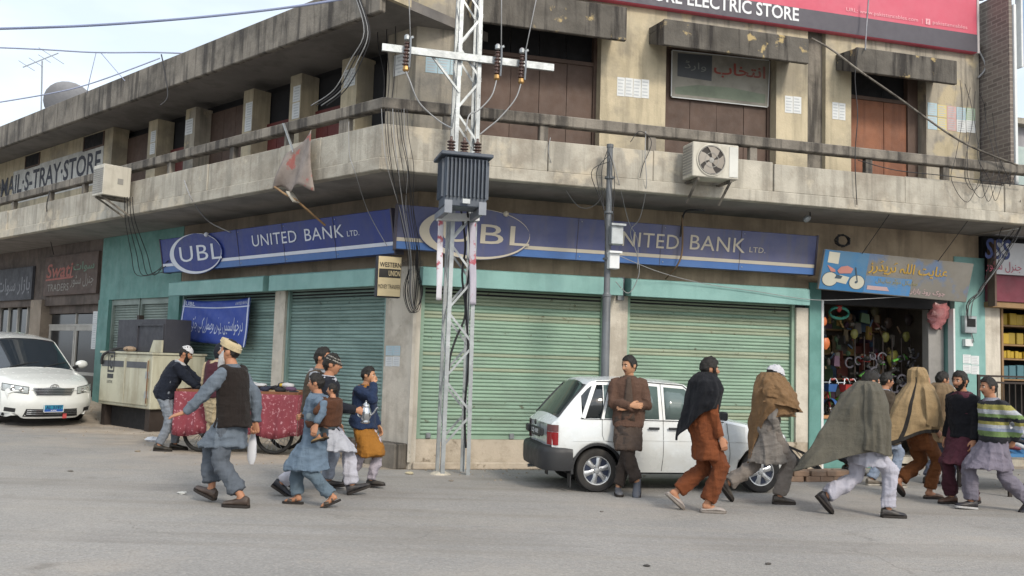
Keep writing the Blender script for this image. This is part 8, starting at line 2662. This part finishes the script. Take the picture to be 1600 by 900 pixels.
# 3 old man striding left
p = gp(357, 789)
OM = person('old man with white beard and cream cap striding left, one arm out', p, R_(163), 1.79, lean=5, legs=((-.20, .08, 0, 0), (.24, -.06, -18, .02)), hipdrop=.065,
       arms=((.33, .12, -.40, -.5, .6, -.6), (-.14, -.08, -.50)), head=(14, -6), trousers=('#5c626b', .105, .088), kameez='#68717c', hem=.56, flare=.01, blow=.08, vest=('#2a2523', .76, 'wool'), shoes=('#4a3d36', 'shoe'),
       hair='thin', beard='white', cap=('kufi', '#c3b391', -.35), cuff=.12, hands=('open', 'grip'), seed=4, fingers=((.8, .2, -.25), None), palms=((.2, .4, 1), None))
# white carrier bag in his far hand
def bag_at(mw, r_, label, mat, grpname='carrier_bag'):
    c = OM['root'].matrix_world
    return None
# 4 man behind the group
p = gp(484, 765)
person('bearded man in grey coat half hidden behind the man in the striped beanie', p, R_(4), 1.73, lean=4, legs=((.18, .09, -6, 0), (-.20, -.09, 26, 0)), hipdrop=.05, arms=((-.05, .09, -.5), (.16, -.04, -.5)), head=(-10, 2), trousers=('#9aa2b0', .09, .065), kameez='#8f9399', hem=.5, vest=('#4f4439', .82, 'cotton'), hair='short', beard='short', shoes=('#24242a', 'shoe'), seed=5, collar='#6d6d6d')
# 5 man in striped beanie holding a silver pot
p = gp(497, 774)
BM = person('man in striped beanie and glasses with black waistcoat carrying a silver pot', p, R_(5), 1.69, lean=5, legs=((.36, .07, -20, .0), (-.40, -.08, 30, .0)), hipdrop=.085, arms=((.10, .06, -.48), (.36, -.02, -.30, -.7, -.5, -.8)), head=(4, 2),
       trousers=('#b9bac4', .095, .075), kameez='#b3b5be', hem=.50, jacket=('#24262e', .74, 'cotton'), shoes=('#23252e', 'shoe'), hair='short', cap=('beanie', '', 0), glasses=True, moustache=True, hands=('relaxed', 'grip'), seed=6)
# 6 boy carrying a toddler
p = gp(487, 790)
BO = person('boy in slate blue kameez and sandals carrying a small child on his hip', p, R_(178), 1.43, lean=-2, legs=((-.27, .09, 24, 0), (.20, -.08, 0, 0)), hipdrop=.05, arms=((-.10, .26, -.28, -.6, .9, -.3), (.22, .06, -.22, .2, -.8, -.5)), head=(-2, 4),
       trousers=('#5f6e7a', .095, .085), kameez='#68798a', hem=.44, flare=.035, blow=.05, shoes=('#4a4038', 'sandal'), hair='short', skin=m_skin, seed=7, hands=('relaxed', 'grip'), kamw=.012)
# 7 the toddler he carries
q = BO['root'].location
p7 = V((q.x, q.y, 0)) + V((.20, -.22, .62))
person('toddler in brown sweater and grey trousers carried by the boy', p7, R_(150), .92, lean=-4, legs=((.16, .14, 20, .10), (.22, -.10, 20, .10)), seat=.46, arms=((.22, -.02, -.10, -.4, .8, -.4), (.22, .04, -.06)), head=(25, 4), trousers=('#6f7a80', .10, .075), kameez=None, jacket=('#54382a', .38, 'wool'), shoes=('#a08355', 'slipper'), hair='short', seed=8, name='toddler', cat='child')
# 8 boy in navy sweater
p = gp(562, 761)
person('boy in navy sweater and mustard kameez touching his face as he walks', p, R_(-28), 1.50, lean=3, legs=((.14, .07, -8, 0), (-.14, -.08, 12, 0)), hipdrop=.04, arms=((.06, .10, -.50), (.17, .10, .10, .3, -.6, -1)), head=(18, 4), trousers=('#b0a9b4', .085, .062), kameez='#9a6a2f', hem=.44, flare=.03, jacket=('#2b3752', .80, 'wool'), shoes=('#2a2b2c', 'shoe'), hair='short', skin=m_skin2, seed=9, hands=('relaxed', 'grip'))
# 9 man leaning on the hatchback with folded arms
p = gp(979, 772)
LM = person('man in brown blazer with folded arms and crossed legs leaning on the white hatchback', p, R_(-98), 1.73, lean=-7, legs=((.10, -.10, 0, 0), (.20, .12, 52, .02)), hipdrop=.03, sway=-.10, arms=((.22, -.16, -.30, -.1, 1, -.7), (.25, .19, -.27, -.1, -1, -.7)), head=(-48, 8),
       trousers=('#3f3733', .095, .075), kameez='#50443d', hem=.54, flare=.02, jacket=('#5c463c', .80, 'cotton', 1), shoes=('#565a63', 'shoe'), hair='short', moustache=True, skin=m_skin2, seed=10, fingers=((.1, -1, .05), (.1, 1, .05)), palms=((1, 0, .2), (1, 0, .2)), hands=('relaxed', 'relaxed'))
# 10 man in rust kameez and black shawl
p = gp(1093, 799)
P10 = person('bearded man in rust orange shalwar kameez and black shawl walking right', p, R_(3), 1.74, lean=5, legs=((-.24, .08, 40, .03), (.06, -.08, 0, 0)), hipdrop=.045, arms=((-.02, .04, -.52), (.13, -.03, -.52, -.6, 0, -1)), head=(2, 4), trousers=('#6e3f27', .10, .082), kameez='#764329', hem=.55, flare=.01, blow=.03, shoes=('#a39a95', 'slipper', '#7a726c'), hair='long', beard='full', seed=11, cuff=.04)
s = P10['s']
shawl(P10, [(1.485 * s, .05, 0, .080, .085), (1.45 * s, .045, 0, .125, .14), (1.38 * s, .04, 0, .165, .235), (1.26 * s, .035, 0, .19, .275), (1.12 * s, .02, .0, .20, .285), (1.0 * s, .0, .0, .20, .275), (.95 * s, -.01, .01, .20, .27)], cloth_mat('#1f2024', 'wool'), seed=3, tail=dict(ang=pi * .93, pow=3, vec=(-.05, 0, -.22), **{'from': .5}), amp=.028, fold=(13, 13, 2.0), hemf=lambda a: .16 * max(0, cos(a + .9)))
# 11 man in tan shawl and white cap
p = gp(1196, 786)
P11 = person('man in tan shawl and white cap with grey kameez walking right', p, R_(10), 1.69, lean=7, legs=((-.44, .08, 50, .05), (.13, -.08, 0, 0)), hipdrop=.06, arms=((.03, -.04, -.50, -.2, .1, -1), (.05, .03, -.50, -.2, -.1, -1)), head=(4, 6), trousers=('#7d766f', .10, .085), kameez='#817b76', hem=.47, flare=.02, shoes=('#322e2c', 'shoe'), hair='short', beard='short', cap=('turban', '#c6c6cc', .3), seed=12)
s = P11['s']
TAN = cloth_mat('#80664a', 'wool')
shawl(P11, [(1.545 * s, .05, 0, .105, .10), (1.51 * s, .055, 0, .135, .13), (1.46 * s, .06, 0, .17, .18), (1.36 * s, .07, 0, .205, .235), (1.22 * s, .10, -.01, .235, .255), (1.10 * s, .115, -.02, .235, .245), (1.03 * s, .11, -.02, .21, .225)], TAN, seed=5, amp=.034, fold=(7, 7, 7), tail=dict(ang=pi * .96, pow=9, vec=(-.10, .05, -.58), **{'from': .35}))
shawl(P11, [(1.50 * s, .06, 0, .15, .155), (1.43 * s, .07, 0, .195, .215), (1.33 * s, .085, -.005, .235, .26), (1.22 * s, .11, -.01, .26, .28), (1.13 * s, .125, -.015, .265, .28)], TAN, name='shawl_fold', seed=25, n=34, amp=.032, fold=(7, 7, 8), arc=(-2.6, 1.6), hemf=lambda a: -.06 * cos(a - .4))
# 12 man in the wind-blown grey shawl
p = gp(1345, 806)
P12 = person('man in a long grey green shawl blown out behind and white shalwar', p, R_(4), 1.69, lean=8, legs=((-.36, .08, 46, .04), (.27, -.08, 0, 0)), hipdrop=.08, arms=((.08, -.02, -.46, -.2, .0, -1), (.10, .02, -.46, -.2, .0, -1)), head=(4, 8), trousers=('#b4b3bf', .10, .085), kameez='#b0b0bc', hem=.55, flare=.01, shoes=('#2e2d31', 'shoe'), hair='short', seed=13)
s = P12['s']
OLV = cloth_mat('#625f56', 'wool'); OLV_LIT = cloth_mat('#9a8a68', 'wool')  # the second, paler tone paints a lit front edge into the shawl
shawl(P12, [(1.485 * s, .07, 0, .085, .09), (1.45 * s, .06, 0, .13, .15), (1.37 * s, .05, 0, .165, .225), (1.24 * s, .05, 0, .19, .25), (1.05 * s, .05, 0, .205, .26), (.88 * s, .05, 0, .21, .26), (.74 * s, .05, 0, .215, .26)], [OLV, OLV_LIT, cloth_mat('#2e2b2a', 'wool')], seed=7, amp=.040, fold=(15, 15, 1.5), tail=dict(ang=pi * .98, pow=2.8, vec=(-.60, .05, -.26), exp=1.4, **{'from': .18}), band=lambda a, t: (2 if t > .93 and (a < .6 or a > 5.6) else 1 if (a < .55 or a > 5.55) and t > .2 else 0), hemf=lambda a: -.02)
shawl(P12, [(1.46 * s, .06, -.01, .135, .16), (1.38 * s, .055, -.01, .175, .24), (1.24 * s, .055, -.01, .205, .27), (1.05 * s, .055, -.01, .225, .285), (.88 * s, .055, -.01, .235, .29), (.71 * s, .05, -.01, .24, .295)], [OLV, OLV_LIT], name='shawl_flap', seed=21, n=26, amp=.032, fold=(16, 16, 1.2), arc=(-2.25, .55), band=lambda a, t: 0, hemf=lambda a: .03 * sin(a * 2.1))
# 13 man in brown coat mostly hidden behind him
p = gp(1378, 760)
person('man in brown coat and pale trousers hidden behind the grey green shawl', p, R_(8), 1.62, lean=4, legs=((-.12, .09, 0, 0), (.12, -.09, 0, 0)), hipdrop=.03, head=(0, 6), trousers=('#8f9bb0', .09, .07), kameez='#8f99ab', hem=.55, jacket=('#4c433a', .62, 'cotton'), shoes=('#7d756a', 'shoe', '#b0aaa0'), hair='short', seed=14)
# 14 man hooded in a beige shawl
p = gp(1433, 778)
P14 = person('man hooded in a beige shawl with dark stripes and rust shalwar', p, R_(12), 1.66, lean=7, legs=((-.20, .08, 48, .05), (.12, -.08, 0, 0)), hipdrop=.05, arms=((.10, .0, -.42, -.2, 0, -1), (.12, .02, -.42, -.2, 0, -1)), head=(30, 6), trousers=('#6f4529', .10, .082), kameez='#6f4429', hem=.62, flare=.01, shoes=('#5a4236', 'slipper'), hair=None, seed=15, hide_head=False, cuff=.04)
s = P14['s']
BE = cloth_mat('#9c8665', 'wool'); BK = cloth_mat('#33302e', 'wool')
shawl(P14, [(1.70 * s, .03, 0, .012, .012), (1.695 * s, .03, 0, .06, .055), (1.66 * s, .025, 0, .105, .095), (1.58 * s, .03, 0, .128, .115), (1.49 * s, .03, 0, .125, .12), (1.43 * s, .03, 0, .155, .18), (1.33 * s, .03, 0, .185, .235), (1.15 * s, .02, 0, .205, .26), (.98 * s, .0, 0, .215, .26), (.86 * s, -.02, 0, .225, .265)], [BE, BK], seed=9, n=48, amp=.034, fold=(14, 14, 1.6), tail=dict(ang=pi * 1.0, pow=2.4, vec=(-.40, .02, -.26), exp=1.4, **{'from': .4}), band=lambda a, t: 1 if (t > .955 or (3.75 < a < 3.95 and t > .36)) else 0)
shawl(P14, [(1.45 * s, .03, -.01, .14, .16), (1.40 * s, .03, -.01, .18, .22), (1.30 * s, .03, -.01, .205, .26), (1.12 * s, .03, -.01, .225, .28), (.98 * s, .03, -.01, .235, .285)], [BE, BK], name='shawl_flap', seed=23, n=24, amp=.03, fold=(14, 14, 1.6), arc=(-2.0, 1.2), band=lambda a, t: 1 if t > .93 else 0, hemf=lambda a: .05 * sin(a * 1.7 + .6))
# 15 man in brown wrap behind the hooded man
p = gp(1466, 757)
P15 = person('man in a brown wrap close behind the hooded man', p, R_(8), 1.66, lean=4, legs=((-.10, .09, 0, 0), (.12, -.09, 8, 0)), hipdrop=.03, arms=((.08, .0, -.45, -.2, 0, -1), (.08, .0, -.45, -.2, 0, -1)), head=(0, 8), trousers=('#6f7484', .10, .075), kameez='#6d7280', hem=.55, shoes=('#2d2a2a', 'shoe'), hair='short', seed=16)
s = P15['s']
shawl(P15, [(1.49 * s, .05, 0, .09, .10), (1.45 * s, .05, 0, .15, .17), (1.36 * s, .05, 0, .20, .25), (1.15 * s, .05, 0, .235, .27), (.9 * s, .05, 0, .24, .27), (.62 * s, .04, 0, .23, .25)], cloth_mat('#7d6a52', 'wool'), seed=11, amp=.03, fold=(13, 13, 1.6))
# 16 man in black jacket and maroon shalwar
p = gp(1508, 788)
person('man in black jacket and maroon shalwar kameez walking left beside the striped sweater', p, R_(205), 1.66, lean=3, legs=((-.06, .09, 8, 0), (.12, -.10, 0, 0)), hipdrop=.03, arms=((.10, .07, -.52), (.02, -.08, -.52)), head=(2, 3), trousers=('#4a2a33', .095, .075), kameez='#54303a', hem=.50, flare=.02, jacket=('#1b1b20', .83, 'cotton'), shoes=('#5c4034', 'shoe'), hair='long', beard='stubble', seed=17)
# 17 man in the striped sweater
p = gp(1556, 798)
person('man in a yellow, white and green striped sweater and mauve grey shalwar', p, R_(188), 1.64, lean=4, legs=((-.36, .09, 34, .0), (.26, -.09, -4, 0)), hipdrop=.07, arms=((-.16, .0, -.42, -.5, .8, .1), (-.12, -.0, -.44, -.5, -.8, 0)), head=(-4, 4), trousers=('#77727e', .098, .085), kameez='#7b7683', hem=.50, flare=.03, blow=.03, jacket=('#8a8a40', .87, 'wool'), collar='#8b8d98', shoes=('#26262e', 'shoe', '#b0b0b0'), hair='short', moustache=True, seed=18,
       stripes=([(.10, 0), (.22, 1), (.34, 2), (.44, 3), (.53, 0), (.63, 1), (.72, 2), (.80, 4), (.92, 3), (1.5, 0)], ['#2f3034', '#9c9655', '#b2b5bb', '#748a5a', '#8d97ab']))
# 18 man sitting low by the shop ledge
p = gp(1318, 742)
person('man in dark clothes and white banded cap crouching by the shop ledge', p, R_(20), 1.66, lean=24, legs=((.18, .14, 10, 0), (.14, -.14, 10, 0)), seat=.30, arms=((.30, .0, -.28), (.30, .02, -.28)), head=(0, 14), trousers=('#3a3a40', .09, .07), kameez='#36363c', hem=.22, jacket=('#2e2e33', .30, 'cotton'), shoes=('#2a2626', 'shoe'), hair='short', beard='short', cap=('skull', '#bdbdbd', .2), seed=19)

# ------------------------------------------------------------------ things the figures hold
bpy.context.view_layer.update()
def world(Pd, v): return Pd['root'].matrix_world @ V(v)
def silver_pot():
    h = BM['hands'][1]
    c = world(BM, h @ V((.10, 0, -.03)))
    root = thing('silver_pot', 'small silver lidded pot with a spout held by the man in the beanie', 'pot', c - V((0, 0, .11)))
    ms = M('polished_silver', '#bfc1c3', .18, metal=.9, var=.06, bump=.02)
    m = MB(); m.lathe([(.035, -.12), (.05, -.115), (.052, -.10), (.04, -.085), (.058, -.05), (.062, 0), (.05, .045), (.040, .06), (.044, .07)], c, n=20); m.build('vessel', ms, root, smooth=40)
    m = MB(); m.lathe([(.044, .071), (.040, .09), (.02, .105), (.008, .115), (.012, .125), (.002, .135)], c, n=18); m.build('lid', ms, root, smooth=40)
    m = MB(); m.tube(smooth_path([c + V((.055, 0, -.03)), c + V((.09, 0, .0)), c + V((.12, 0, .05)), c + V((.14, 0, .06))], 4), .009, 7); m.build('spout', ms, root, smooth=60)
    m = MB(); m.tube(smooth_path([c + V((-.05, 0, .05)), c + V((-.085, 0, .03)), c + V((-.085, 0, -.03)), c + V((-.055, 0, -.05))], 4), .007, 6); m.build('handle', ms, root, smooth=60)
silver_pot()
def carrier(c, w, h, mat, label, n1='carrier_bag', seed=0):
    m = MB(); rows = []
    r2 = random.Random(seed)
    for i in range(9):
        t = i / 8
        k = .12 + .88 * sin(pi * min(1, .06 + t * .72)) if t < .96 else .45
        rows.append([c + V((w * k * cos(a) * r2.uniform(.92, 1.08), w * .55 * k * sin(a) * r2.uniform(.9, 1.1), -h * t)) for a in [2 * pi * j / 14 for j in range(14)]])
    m.grid(rows, closed=True, caps=True)
    tag(m.build(n1, mat, smooth=50), label, 'bag')
wb = M('white_plastic_bag', '#c8cacf', .4, var=.05, bump=.25, bs=18)
h = world(OM, OM['hands'][1] @ V((.09, 0, -.02)))
carrier(h + V((-.05, .10, .02)), .05, .36, wb, 'white plastic carrier bag hanging behind the old man', seed=1)
carrier(ground(262, 700) + V((.28, -.16, .82)), .10, .30, M('blue_plastic_bag', '#3f6fae', .35, var=.08, bump=.25, bs=18), 'blue plastic bag hanging at the near corner of the cart', seed=2)
